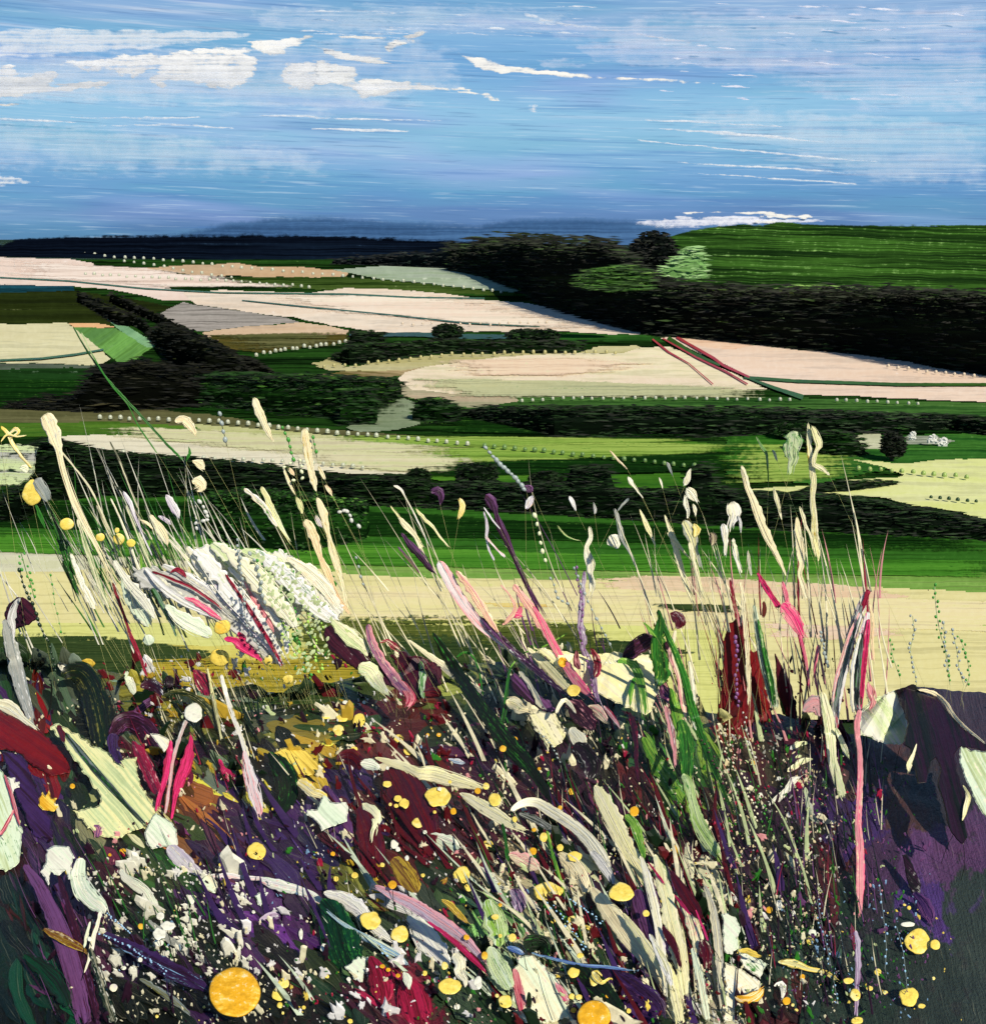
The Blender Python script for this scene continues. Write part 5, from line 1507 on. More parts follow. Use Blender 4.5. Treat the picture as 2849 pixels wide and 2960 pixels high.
def florets(desc, A, poly, n, size):
    """lumps of blossom too small to pick apart"""
    poly = P(poly)
    xs, ys = [p[0] for p in poly], [p[1] for p in poly]
    V, Fc, U = [], [], []
    yb = min([OCC.get(c, 9.0) for c in cells_poly(poly)] + [3.3]) - 0.006
    k = 0
    while k < n:
        x, yv = random.uniform(min(xs), max(xs)), random.uniform(min(ys), max(ys))
        ins = False
        for (ax, ay), (bx, by) in zip(poly, poly[1:] + poly[:1]):
            if (ay <= yv) != (by <= yv) and x < ax + (bx - ax) * (yv - ay) / (by - ay):
                ins = not ins
        if not ins:
            continue
        k += 1
        r = random.uniform(*size)
        y = yb - random.uniform(0, 0.006)
        s = y / FPX
        i0 = len(V)
        N = 8
        a = -0.7 + random.gauss(0, 0.4)
        for rr, h in ((1.0, 0.0), (0.8, 0.5), (0.4, 0.8)):
            for j in range(N):
                t = 2 * math.pi * j / N
                q = random.uniform(0.8, 1.15)
                dx, dy = rr * r * 0.75 * math.cos(t) * q, rr * r * 1.25 * math.sin(t) * q
                V.append(at_y(x + dx * math.cos(a) + dy * math.sin(a), yv - dx * math.sin(a) + dy * math.cos(a), y - s * r * 0.14 * h))
                U.append(((x + dx) / 1000, (yv + dy) / 1000))
        for m in range(2):
            for j in range(N):
                Fc.append((i0 + m * N + j, i0 + m * N + (j + 1) % N, i0 + m * N + N + (j + 1) % N, i0 + m * N + N + j))
        Fc.append(tuple(i0 + 2 * N + j for j in range(N)))
    o = mesh_obj('florets', V, Fc, U, paint(PAL[A], tuple(int(v * .85) for v in PAL[A]), None, 20, 60, 0.001, 0.35, spec=0.45))
    o['kind'] = 'stuff'
    o['label'] = desc


# ---- stalks rising above the meadow, left side (furthest back first)
daub('hay_bundle', 'hay bundle', 'flat pale olive bundle of cut hay at the left edge', 'bundle', '-30,1284 60,1284 112,1292 104,1330 100,1370 52,1408 -30,1402', 'pg', 'gy', 'dg', 'the pale olive bundle', jag=6, ang=0.02, cpos=0.60)
G('thin dark green bent stem crossing the left fields', '212,944,4 250,1010,5 300,1082,6 360,1150,6 430,1225,6 490,1292,7 540,1338,8', 'gr', 'dg', None, 'the bent green stem crossing the fields', thick=.6)
G('hair thin pale stem beside the bent green one', '236,960,3 270,1030,4 320,1110,4 370,1170,3 400,1230,4 455,1310,4', 'pg', 'gr', thick=.6)
G('short green blade with a curl near the cream field', '545,1290,2 550,1310,8 540,1330,5', 'gr')
G('thin black stem with a pale edge', '318,1276,4 345,1330,7 372,1400,6 400,1470,6', 'dg', 'cr')
G('dark green slanting blade', '130,1440,6 165,1530,14 190,1610,18 220,1700,14', 'dg', 'gr', 'cr')
G('slim dark green blade', '104,1455,6 118,1495,11 131,1526,4', 'dg', 'gr')
G('slim black green blade', '150,1470,6 190,1560,12 215,1640,18 240,1700,12', 'bk', 'gr', 'cr')
G('thin dark stem', '280,1460,5 318,1548,8 350,1640,5', 'dg', 'cr')
G('thin dark stem with cream edge', '328,1398,4 362,1430,6 395,1480,5 440,1560,6', 'dg', 'cr', None)
G('thin cream stem', '165,1290,6 215,1350,5 260,1410,6 290,1470,5 330,1560,4', 'cr', 'dg')
G('black slanting blade with cream edges', '185,1620,14 205,1670,14 228,1718,6', 'bk', 'gr', 'cr')
G('loose translucent green blade', '430,1560,14 415,1620,22 438,1690,26 470,1740,18', 'lm', 'gr', 'cr', rag=.3)
G('grassy cream and green blade', '400,1540,12 420,1600,16 450,1680,14 480,1740,8', 'cr', 'gr', 'mi', rag=.3)
H('tall cream stalk with a square ragged head at left', '132,1196,40 146,1225,46 160,1265,40 170,1300,22 184,1360,10 200,1410,13 218,1460,15 234,1496,12 256,1540,11 276,1576,9 300,1625,8 326,1684,7', 'ta', 'cr', 'gy', 'the tall cream stalk with the square head', rag=.22)
G('thin crimson stem continuing the tall cream stalk', '326,1684,7 338,1722,9 356,1768,9 374,1826,8 398,1884,8 426,1956,8', 'cs', 'br', 'pp', 'the thin crimson stem')
H('cream star shaped seed head at the left edge', '4,1232,9 22,1252,12 38,1285,11 62,1318,8 92,1352,6', 'cr', 'ye')
H('small cream side spike of the star shaped head', '26,1256,5 46,1240,12 54,1252,9 34,1262,5', 'cr', 'ye')
H('cream wisp beside the star shaped head', '4,1276,4 22,1256,6 50,1262,5 78,1258,3', 'cr', 'ye')
G('pale stem', '356,1420,8 372,1446,14 388,1486,10 402,1520,5 440,1606,4', 'lv', 'wh')
H('white lilac seed head', '480,1430,8 496,1452,22 510,1480,20 518,1498,5', 'wh', 'lv', 'gy')
H('white curved seed head', '458,1492,10 478,1502,14 494,1516,8', 'wh', 'lv')
H('cream pointed seed head', '405,1502,5 425,1512,9 443,1530,5', 'cr', 'pe')
H('broad cream seed head on a slanting stalk', '434,1488,10 456,1516,20 476,1550,26 484,1576,8', 'cr', 'ta', 'gy', rag=.2)
G('long pale stem below the broad cream head', '486,1556,8 520,1590,10 560,1640,14 600,1690,16 640,1730,10', 'wh', 'cr', 'gr', rag=.25)
G('cream stem crossing the green field', '320,1440,4 344,1490,6 372,1560,6 400,1640,8 430,1700,5', 'cr', 'cw')
G('cream stem', '365,1460,4 392,1530,6 430,1620,7 462,1700,5', 'cr', 'gr')
G('ragged cream stem', '225,1500,10 250,1580,14 270,1640,18 300,1720,14 316,1756,6', 'cr', 'gr', 'dg', rag=.35)
G('ragged white stem', '205,1600,10 235,1680,20 262,1740,22 276,1760,8', 'cr', 'wh', 'gr', rag=.35)
H('cream seed tuft on the dark hedge', '556,1332,8 578,1340,24 592,1358,10', 'cr', 'ta')
H('cream heart shaped seed tuft', '556,1394,16 572,1392,40 586,1410,22 570,1420,8', 'cr', 'ta', mark='the cream heart shaped tuft')
H('cream shell shaped seed head', '506,1218,16 530,1212,26 552,1232,30 566,1256,8', 'cr', 'ta', 'pe', 'the cream shell shaped head')
H('cream club shaped seed head on the khaki field', '733,1150,16 744,1176,25 758,1210,23 774,1246,18 791,1277,5', 'cr', 'ta', 'pe', 'the club shaped seed head')
H('tall tan seed head with ochre streaks', '880,1238,14 884,1268,27 890,1310,24 898,1350,18 906,1390,19 914,1420,5', 'cr', 'ta', 'oc', 'the tall tan seed head')  # ochre comes in as scattered streaks
H('cream green spear shaped seed head', '756,1406,12 772,1440,19 792,1480,17 812,1522,12 836,1562,4', 'cy', 'mi', 'pg', 'the cream green spear head')
H('dry white seed spray', '706,1412,10 736,1436,16 762,1462,12 786,1502,14 802,1522,6', 'wh', 'ta', 'gr', rag=.4)
H('small pale spear head', '856,1436,6 866,1456,15 874,1486,9', 'cy', 'pg')
H('cream and ochre spear head on a long pale stalk', '916,1438,10 932,1478,26 944,1524,18 952,1552,8 960,1590,20 976,1640,18 990,1688,9 1004,1756,10', 'cr', 'ta', 'oc', 'the cream and ochre spear', rag=.18)
H('peach seed head with a ragged top', '882,1502,18 898,1530,30 914,1572,24 926,1612,14 944,1650,22 964,1700,13 986,1740,10 1010,1776,6', 'pe', 'ta', 'cr', 'the peach seed head', rag=.25)
H('short pale spear head', '912,1490,8 922,1510,14 930,1524,6', 'cr', 'lv')
H('small cream streak', '818,1350,6 836,1396,10 850,1426,4', 'cr', 'ta', rag=.3)
H('tiny pale spear', '920,1348,8 932,1372,12 938,1386,4', 'cr', 'ta')
H('tiny cream spear', '836,1352,10 846,1366,10 852,1374,3', 'pe', 'cr')
H('small cream spear', '940,1402,5 952,1420,10 960,1434,4', 'pe', 'cr')
G('pair of thin cream blades', '1128,1462,4 1162,1506,7 1196,1548,12 1222,1582,7', 'cy', 'cr')
G('cream forked blade', '1150,1494,6 1172,1518,18 1200,1548,10 1216,1586,8', 'cr', 'ta')
G('hair thin white stem', '1138,1404,8 1158,1414,8 1176,1446,3 1204,1502,3 1236,1570,3', 'wh', 'cr')
G('thin cream arching blade', '1202,1470,5 1226,1500,11 1250,1522,9 1268,1548,4 1294,1580,4', 'cr', 'cy')
G('slanting purple blade', '1160,1540,6 1186,1576,18 1214,1608,24 1238,1638,16 1254,1656,4', 'li', 'pu', 'dg')
G('thin purple blade', '1150,1580,5 1184,1620,10 1212,1656,5', 'li', 'ol')
H('purple flower spike on a tall curved purple stem', '1402,1432,20 1420,1450,34 1432,1486,14 1446,1524,24 1464,1562,20 1480,1606,9 1500,1650,9 1530,1710,10 1562,1768,12', 'li', 'pu', 'pl', 'the tall curved purple stem')
H('small purple flower blob on the dark hedge', '1514,1406,16 1528,1412,28 1538,1422,12', 'li', 'pu')
H('purple drooping flower on the dark hedge', '1246,1424,12 1262,1418,30 1274,1432,22 1272,1460,5', 'pu', 'li')
H('lilac white seed head', '1518,1470,10 1528,1452,20 1540,1432,10', 'wh', 'lv', 'pe')
G('white forked stem', '1398,1478,5 1408,1520,7 1406,1552,6 1414,1590,5 1428,1620,7', 'wh', 'lv')
G('thin white stem crossing the forked one', '1398,1466,4 1424,1504,5 1446,1530,3', 'wh', 'lv')
G('white and pink bud on a thin stem', '1404,1550,8 1424,1574,4 1440,1592,4 1460,1610,8', 'wh', 'pp')
H('cream dripping seed spray', '1328,1440,8 1338,1462,15 1332,1484,12 1326,1500,5', 'cr', 'ye', rag=.35)
H('blue white spear', '1645,1434,9 1654,1450,13 1664,1476,5', 'gy', 'wh')
H('tiny white spear', '1714,1452,3 1720,1472,9 1718,1486,4', 'wh', 'gy')
G('yellow green curved blade', '1610,1520,5 1632,1546,6 1660,1560,3 1676,1562,2', 'cy', 'gr')
H('cream beaded plume', '1702,1522,5 1706,1556,12 1694,1580,10 1698,1606,22 1706,1634,27 1704,1656,14 1712,1690,18 1708,1712,10', 'cr', 'cw', 'ta', 'the cream beaded plume', rag=.3)
H('round cream flower head on a blue grey stem', '1762,1548,18 1772,1560,40 1782,1576,22 1780,1586,6', 'cr', 'cw', mark='the round cream head on the blue grey stem')
G('blue grey bent stem', '1776,1470,7 1788,1508,12 1796,1544,13 1800,1566,6 1816,1590,4 1840,1640,4', 'sl', 'gy', 'wh')
G('small blue grey side stem', '1818,1440,8 1800,1458,7 1786,1476,4', 'sl', 'gy')
G('cream thin spear', '1848,1472,4 1862,1502,10 1874,1530,13 1884,1552,4 1894,1576,3', 'cr', 'cy')
H('slanting cream dash', '1762,1302,4 1780,1324,7 1796,1340,6 1812,1356,5', 'cr', 'pe')
H('cream kite shaped bud', '1814,1378,6 1822,1392,15 1836,1412,5 1858,1440,4', 'cr', 'cw')
H('pale dash on the black hedge', '1926,1336,9 1934,1352,9 1942,1372,4', 'sl', 'gy')
H('thin white dash on the black hedge', '1904,1380,5 1910,1396,6 1914,1412,3', 'wh', 'cr')
G('tall cream stalk with a forked top', '1920,1488,5 1934,1528,12 1948,1570,17 1960,1620,17 1972,1660,14 1986,1700,12 2002,1744,7', 'cr', 'cy', 'ta', 'the tall cream forked stalk', rag=.2)
G('thin cream fork of the tall stalk', '1928,1540,9 1954,1566,10 1976,1596,6 1992,1614,4', 'cr', 'cy')
H('cream cluster of star shaped seeds', '1996,1354,5 1984,1386,20 1978,1404,8', 'cr', 'cw')
H('cream star shaped seed head on the dark hedge', '1982,1412,8 1994,1424,28 2006,1440,18 2014,1452,5', 'cr', 'cw')
H('cream spiky seed stem', '1978,1430,8 1982,1456,15 1988,1478,9 1986,1498,10', 'cr', 'cw', rag=.3)
H('broad cream and blue grey seed head', '1976,1504,18 1988,1530,34 2000,1556,26 2008,1590,14 2022,1640,5', 'cy', 'gy', 'sl', 'the broad cream and blue grey head', rag=.25)
H('yellow cream lump beside the broad head', '2004,1514,12 2014,1530,22 2006,1552,8', 'cy', 'ye')
G('cream stem under the broad head', '1992,1566,10 2000,1604,12 2012,1650,11 2022,1690,8 2036,1730,10', 'cr', 'cy')
H('small cream spear on the dark hedge', '2002,1456,5 2008,1474,12 2010,1490,4', 'cr', 'cw')
H('white skull shaped seed head with drips', '2116,1450,26 2120,1472,42 2122,1492,34 2112,1512,8 2108,1538,4', 'wh', 'cr', 'gy', 'the white dripping head')
H('white drip of the skull shaped head', '2132,1490,8 2140,1512,7 2140,1540,4', 'wh', 'gy')
H('white forked seed head', '2088,1514,20 2092,1534,26 2096,1556,16 2096,1604,6', 'cr', 'wh', 'ta')
H('brown seed head beside the white forked one', '2052,1540,10 2060,1556,26 2056,1576,10', 'pu', 'ta', 'bk')
G('column of white dashes', '2118,1556,8 2124,1590,14 2132,1626,9 2142,1656,10', 'wh', 'cr', 'gr', rag=.5)
G('long slanting cream blade on the dark green field', '2142,1346,10 2150,1372,15 2160,1408,18 2174,1440,19 2188,1478,26 2204,1520,25 2220,1556,25 2234,1584,18 2252,1620,14 2270,1664,4', 'cr', 'ta', 'gy', 'the long slanting cream blade')
G('tallest cream stalk with a feathered top', '2334,1222,5 2337,1268,16 2340,1310,17 2346,1360,19 2350,1402,17 2346,1440,16 2352,1500,18 2354,1556,22 2360,1596,20 2364,1622,4', 'cr', 'cy', 'oc', 'the tallest cream stalk', rag=.2)
H('cream feathered blade at the top of the tallest stalk', '2346,1232,10 2356,1256,20 2366,1286,22 2358,1302,8 2350,1340,10 2372,1352,14 2388,1366,10 2396,1374,4', 'cr', 'cy', 'pg', rag=.3)
H('pale translucent green seed head left of the tallest stalk', '2288,1246,30 2292,1270,52 2286,1300,44 2290,1324,34 2284,1344,20 2280,1372,8', 'pg', 'gy', 'gr', 'the translucent green head', rag=.3, cpos=.56)
H('thin pale spikes', '2230,1300,4 2238,1312,9 2244,1330,4', 'pg', 'cr')
H('thin pale spike', '2184,1262,3 2204,1300,8 2214,1316,6 2220,1392,4', 'pg', 'gr')
G('cream ragged stalk below the feathered ones', '2302,1494,6 2304,1526,20 2308,1560,24 2312,1600,26 2316,1632,14 2310,1660,12 2322,1700,16 2330,1730,6', 'cr', 'ta', 'cy', rag=.3)
G('small cream wavy stem', '2310,1464,6 2318,1490,12 2326,1516,10 2340,1546,6 2350,1590,6', 'cr', 'cy')
H('cream spear on the black hedge', '2236,1412,7 2242,1440,13 2250,1470,8 2258,1502,4', 'cr', 'cy')
G('short cream stem', '2160,1592,6 2164,1620,8 2170,1664,6', 'cr', 'gy')
dot(96, 1424, 30, 36, 'ye', 'cy', None, 'big yellow half hidden flower at the far left', 'the big yellow flower at far left', 'yellow flowers over the green field', jag=.22)
H('grey petal behind the big yellow flower', '104,1384,30 122,1412,34 136,1440,26 142,1450,8', 'sl', 'gy', 'dg')  # slate and grey streaks with dark green flecks
dot(193, 1515, 21, 18, 'ye', None, None, 'round yellow flower on the green field at left', 'the round yellow flower on the green field', 'yellow flowers over the green field')
dot(290, 1553, 14, 12)
dot(344, 1558, 17, 17)
dot(339, 1533, 7, 8)
dot(379, 1570, 13, 12)
H('cream bud on the black hedge', '58,1352,12 72,1354,26 82,1364,8', 'cr', 'mi')

# ---- pale flowers in front of the lime meadow, left
PD('broad white petal mass behind the florets', '560,1584 640,1572 720,1600 800,1592 880,1624 950,1690 1000,1770 930,1800 880,1770 830,1800 812,1880 770,1850 700,1760 640,1680 590,1630', 'cw', 'wh', 'pg', jag=12, ang=.8)
PD('broad pale petal behind the crimson looping stem', '380,1640 450,1640 540,1660 620,1700 700,1760 760,1830 812,1900 800,1930 730,1880 640,1800 560,1770 470,1720 400,1690', 'wh', 'gy', 'cw', jag=10, ang=.6)
PT('knobbly white flower mass', '610,1572,16 640,1592,40 676,1630,64 716,1680,72 760,1730,54 800,1774,20', 'cw', 'pg', 'gr', 'the knobbly white flower mass', rag=.3, thick=2)
PT('knobbly cream flower mass', '700,1590,14 740,1610,50 790,1650,66 846,1700,66 890,1740,40 950,1790,12', 'cw', 'pg', 'gr', rag=.32, thick=2)
PT('peach lip of the cream flower mass', '832,1614,8 862,1630,22 900,1650,26 936,1690,20 966,1730,10', 'pe', 'cr', 'ye', rag=.3)
PT('cream petal with long streaks', '540,1580,12 580,1630,36 630,1690,44 690,1750,40 740,1800,14', 'cr', 'wh', 'gr', rag=.25)
PT('white petal', '470,1634,14 540,1668,26 610,1716,30 670,1772,24 716,1806,8', 'wh', 'gy', 'cr')
PT('white petal with a crimson edge', '620,1690,12 670,1740,30 730,1800,38 780,1862,32 816,1926,10', 'wh', 'lv', 'pp', 'the white petal with the crimson edge')
PT('cream petal', '660,1640,10 720,1700,22 780,1770,26 822,1830,24 830,1890,10', 'wh', 'cr', 'gy')
PT('pale mint petal', '356,1668,18 374,1710,40 400,1760,52 424,1796,40 430,1812,10', 'mi', 'gy', 'cr', 'the pale mint petal')
G('grey green stem through the mint petals', '444,1700,14 466,1740,10 486,1776,14 510,1840,6', 'sl', 'gr', 'dg')
PT('small crimson petal', '492,1656,4 510,1646,12 528,1656,15 538,1670,4', 'cs', 'mr', 'gr')
G('thin crimson stem', '706,1680,4 724,1716,8 750,1760,14 784,1812,12 790,1826,4', 'cs', 'pp', None)
PT('pink petal tip', '690,1826,10 700,1846,20 706,1862,8', 'hp', 'cs')
dot(642, 1812, 24, 22, 'ye', 'yo', None, jag=.25)
dot(636, 1902, 30, 26, 'ye', 'oc', None, jag=.25)
dot(240, 1948, 10, 10, 'ye')
dot(250, 1918, 26, 14, 'oc', 'ye', None, 'ochre blurred flower head', jag=.3)
dot(776, 1908, 12, 14, 'ye')
dot(832, 1964, 17, 14, 'ye', jag=.25)
dot(430, 1850, 17, 16, 'mi', 'cw', None, 'round mint white blossom', jag=.1)
dot(188, 1924, 20, 17, 'cw', 'mi', None, 'round creamy blossom beside the dark arching leaf', jag=.15)
for k, (bx0, by0, bx1, by1) in enumerate(((800, 1745, 862, 1900), (830, 1700, 900, 1960), (876, 1690, 930, 1950), (770, 1640, 850, 1800), (900, 1670, 960, 1840), (740, 1620, 820, 1720))):
    beaded(('loose string of small green seeds', 'longest string of small green seeds', 'green seed string beside the dark purple leaf', 'green seed string over the white flower', 'short green seed string near the peach seed head', 'green seed string high on the white flower mass')[k],
           '%d,%d %d,%d %d,%d' % (bx0, by0, (bx0 + bx1) / 2 - 8, (by0 + by1) / 2, bx1, by1), 'gr' if k % 2 else 'lm', 12, 11, 'gr', None, None, 13)

florets('pale green florets on the flower mass', 'pg', '740,1600 860,1650 960,1760 960,1900 860,1960 820,1860 780,1740', 170, (3, 7))

for k, (s, a_, b_, c_) in enumerate((
        ('560,1590,14 610,1640,44 660,1700,56 720,1770,50 780,1850,30 812,1900,10', 'cw', 'wh', 'pg'), ('640,1576,16 700,1630,50 760,1690,60 820,1760,48 860,1820,16', 'cw', 'cr', 'pg'),
        ('740,1590,14 800,1640,46 860,1700,56 920,1760,50 980,1800,18', 'cw', 'wh', 'gr'), ('830,1610,14 890,1650,34 940,1700,40 980,1760,24', 'cr', 'cw', 'pe'),
        ('420,1640,12 470,1690,30 530,1730,40 590,1760,30 640,1790,10', 'wh', 'gy', 'cr'), ('330,1620,10 370,1680,26 420,1740,30 450,1790,12', 'cw', 'gy', 'pg'))):
    PT(('broad white petal sweeping through the flower mass', 'broad cream white petal sweeping beside it', 'white petal on the right of the flower mass', 'cream petal under the peach seed head', 'white petal above the hot pink one', 'dull white petal below the yellow flowers')[k], s, a_, b_, c_, rag=.34, thick=1.4)
G('crimson line drawn over the white petals', '652,1660,6 690,1716,10 736,1784,11 780,1856,10 816,1924,7', 'cs', 'mr', 'pp')
G('second crimson line over the white petals', '440,1652,6 500,1674,8 570,1706,7 634,1752,6', 'cs', 'mr', None)
PT('hot pink streak over the white petals', '534,1728,6 566,1740,16 600,1764,18 640,1792,5', 'hp', 'pp', None, 'the upper hot pink streak')
PT('hot pink petal over the ochre ground', '648,1846,10 680,1852,24 706,1872,30 734,1890,22 758,1910,8', 'hp', 'cs', 'pp', 'the bigger hot pink petal')
PT('long mint petal over the ochre ground', '480,1748,14 520,1784,40 570,1812,48 612,1838,20', 'mi', 'cw', None, 'the long mint petal')

# ---- dark purple flowers over the meadow, centre
daub('wild_flower', 'flower', 'dark purple round flower with a white drip at the far left', 'petal', '12,1772 26,1744 48,1726 66,1725 92,1742 112,1776 108,1788 86,1806 44,1820 22,1818', 'pu', 'pl', None, 'the dark purple round flower', jag=2)
G('translucent grey stem of the dark purple round flower', '14,1790,14 24,1830,30 38,1890,42 52,1950,40 68,2010,34 84,2060,26 96,2092,12', 'gy', 'sl', 'wh', 'the translucent grey stem', rag=.2)
PT('white drip on the dark purple round flower', '60,1728,12 44,1752,16 34,1790,22 40,1818,14 40,1848,5', 'wh', 'gy', 'pu')
LD('dark aubergine leaf with a hooked tip over the meadow', '934,1836 940,1812 958,1803 966,1818 984,1842 1040,1868 1076,1890 1072,1908 1100,1924 1142,1950 1164,1998 1124,1984 1062,1948 1030,1936 990,1910 952,1880', 'pu', 'pl', 'wh', 'the dark aubergine leaf', jag=3, cpos=.70, dry=1.2)
PT('pale green cream petal lying on the dark aubergine leaf', '960,1792,16 988,1822,38 1018,1846,46 1044,1868,30 1062,1896,14', 'pg', 'cr', 'lm')
LD('second aubergine leaf', '1126,1886 1160,1884 1212,1900 1272,1926 1282,1952 1252,2004 1206,2022 1180,1984 1148,1932', 'pu', 'pl', 'mr', 'the second aubergine leaf', jag=7)
LF('dark maroon leaf tip', '1222,2006,16 1250,2000,30 1276,2010,16', 'mr', 'pu')
PT('cream petal under the dark aubergine leaf', '1036,1926,26 1066,1938,52 1090,1970,44 1110,1994,22 1126,2010,6', 'cr', 'pg', 'wh', 'the cream petal under the aubergine leaf')
PT('dusty pink stroke across the aubergine leaves', '1064,1804,16 1074,1850,24 1096,1896,26 1130,1946,30 1160,1986,32 1186,2014,14', 'pp', 'li', 'cr', 'the dusty pink stroke', rag=.2)
PT('crimson tip of the dusty pink stroke', '1140,1950,8 1168,1986,24 1186,2020,32 1176,2042,12', 'cs', 'pp', 'mr')
PT('dark red flecked bloom', '1098,1858,8 1120,1852,12 1140,1866,20 1156,1878,10', 'mr', 'cs', 'cr', rag=.5)
G('thin cream stem before the second aubergine leaf', '1150,1900,18 1140,1880,8', 'cr', 'ta')
PT('long cream petal slanting beside the dark green blade', '1180,1850,6 1220,1880,14 1270,1916,20 1310,1944,30 1350,1972,18 1392,2000,8', 'cr', 'gy', 'ta', rag=.25)
PT('mint smear before the second aubergine leaf', '1214,1910,8 1222,1944,22 1218,1980,22 1224,2020,8', 'mi', 'gr', 'wh', rag=.3)
G('dark green thin arc', '1318,1902,5 1340,1886,7 1364,1896,6 1382,1930,5 1392,1984,5 1396,2010,4', 'gr', 'dg')
G('broad black green blade leaning across the centre', '1250,1828,6 1266,1852,18 1290,1892,28 1330,1956,34 1376,2024,40 1420,2086,48 1464,2142,54 1506,2190,50 1540,2230,34 1580,2290,26 1630,2380,10', 'bk', 'dg', 'gr', 'the broad black green blade', rag=.08, thick=.8)
G('green stem crossing the black green blade', '1480,1916,6 1470,1950,8 1462,2010,10 1456,2060,12 1448,2100,8', 'gr', 'dg')
G('thin green stem leaning right', '1640,1830,4 1560,1874,5 1510,1890,4 1474,1930,5', 'gr', 'lm')

# ---- pinks and creams, centre right
PT('faint peach stroke on the meadow', '1484,1690,14 1520,1740,26 1560,1800,26 1590,1850,18 1606,1880,8', 'pe', 'pp', 'cy')
PT('small pink star on the meadow', '1506,1752,14 1498,1774,20 1484,1780,18 1510,1782,12', 'hp', 'pp', 'pe')
G('salmon forked stem', '1446,1690,5 1478,1728,6 1490,1760,9 1470,1790,14 1452,1806,6', 'pe', 'pp', 'ta')
PT('pale lilac petal with a rounded top', '1268,1622,18 1282,1648,34 1312,1700,32 1346,1752,30 1386,1800,30 1430,1836,28 1474,1874,22 1530,1926,14 1600,1984,8', 'wh', 'pp', 'pe', 'the long pale lilac petal', rag=.12)
G('purple core of the long pale petal', '1392,1786,8 1424,1822,22 1464,1862,20 1510,1902,16 1560,1944,18 1610,1988,14 1648,2016,6', 'li', 'pu', 'wh')
PT('pink streaked outer edge of the pale petal', '1318,1650,10 1350,1690,22 1390,1750,24 1420,1800,16 1440,1830,8', 'pp', 'pe', 'cr', rag=.25)
PT('cream strip petal', '1524,1872,8 1560,1908,22 1600,1950,26 1640,1992,22 1664,2012,8', 'cy', 'cr', 'pe')
PD('broad cream patch of petals over the dark ground', '1540,1868 1600,1880 1652,1886 1700,1894 1740,1886 1800,1884 1866,1892 1920,1900 1912,1960 1896,2010 1880,2058 1862,2066 1820,2050 1780,2030 1720,2004 1680,1996 1640,1960', 'cr', 'cy', 'cw', 'the broad cream patch', jag=6, ang=.7, dry=1.4)
PT('salmon pink straight stroke', '1540,1752,8 1572,1810,22 1604,1872,24 1640,1932,26 1676,1980,30 1710,2014,12', 'pp', 'hp', 'pe', 'the salmon pink stroke', rag=.08)
dot(1624, 1914, 12, 15, 'yo')
dot(1657, 1996, 20, 17, 'ye', 'cy', None, 'round yellow flower at the foot of the salmon stroke', jag=.15)
dot(1896, 1806, 8, 9, 'yo')
LD('dark aubergine leaf below the green stem', '1474,1952 1488,1944 1520,1970 1548,2004 1588,2026 1606,2052 1580,2058 1530,2034 1492,2006 1476,1980', 'pu', 'li', 'pl', 'the aubergine leaf below the green stem', jag=3)
G('cream streaks over the aubergine leaf', '1500,1940,10 1530,1980,12 1556,2030,16 1572,2050,5', 'cr', 'sl', 'pu', rag=.4)
G('twisted lilac white stem', '1690,1650,8 1684,1700,15 1680,1760,17 1676,1810,20 1688,1850,16 1684,1874,14 1700,1910,20 1714,1960,18 1720,2000,14 1730,2030,8', 'lv', 'li', 'wh', 'the twisted lilac white stem', rag=.3)
beaded('chain of grey lilac seeds on the twisted stem', '1664,1640 1672,1700 1684,1750 1676,1820 1690,1880 1706,1940 1716,2010', 'li', 12, 17, 'li', None, None, 4)
beaded('chain of dark grey seeds left of the twisted stem', '1592,1672 1600,1690 1612,1728 1650,1750', 'sl', 13, 18, 'sl')
beaded('chain of dark seeds right of the twisted stem', '1660,1642 1694,1728 1706,1752 1718,1778 1746,1832 1768,1874', 'sl', 14, 26, 'sl')
beaded('chain of dark seeds slanting under the plum leaf', '1740,1908 1762,1920 1788,1928 1812,1930', 'li', 13, 13, 'pu')
beaded('descending chain of dark glassy seeds over the bright field', '1403,1294 1416,1310 1434,1328 1454,1350 1476,1370 1500,1394 1522,1424', 'sl', 18, 15, 'dg', 'the descending glassy chain')
beaded('broken chain of pale seeds below the purple blob', '1546,1490 1552,1514 1558,1548 1564,1572 1570,1600 1578,1624', 'pg', 18, 24, 'dg')
LF('crimson torn petal beside the twisted stem', '1666,1880,8 1664,1910,20 1674,1936,10', 'mr', 'pp', 'cs')
LF('ragged crimson leaf right of the twisted stem', '1706,1874,6 1722,1900,20 1726,1934,24 1718,1960,8', 'mr', 'cs', 'cr', rag=.4)
LF('plum leaf lying on the cream patch', '1800,1902,14 1822,1886,42 1852,1866,50 1876,1850,44 1892,1844,14', 'pu', 'pl', 'li', 'the plum leaf on the cream patch', rag=.12)
LF('bright green ragged leaf', '1786,1908,20 1814,1924,44 1840,1950,36 1856,1990,18 1862,2030,10 1864,2064,5', 'gr', 'lm', 'pg', 'the bright green ragged leaf', rag=.35)
LF('second bright green leaf', '1902,1762,8 1908,1800,24 1902,1850,44 1906,1900,52 1912,1950,44 1900,1984,18', 'gr', 'dg', 'lm', 'the second bright green leaf', rag=.25)
G('green blade tip pointing left', '1858,1798,4 1876,1818,10 1896,1842,12', 'gr', 'lm')
G('thin green stem at the foot of the ragged leaf', '1830,1960,12 1824,2000,14 1820,2040,5', 'gr', 'lm')
LF('maroon petal on the cream stem', '1936,1772,10 1954,1782,34 1964,1800,32 1956,1818,14', 'pl', 'mr', 'wh')
LF('plum bud cluster', '1914,1978,18 1920,2000,34 1932,2016,30 1930,2034,14', 'pl', 'li', 'pp', rag=.3)
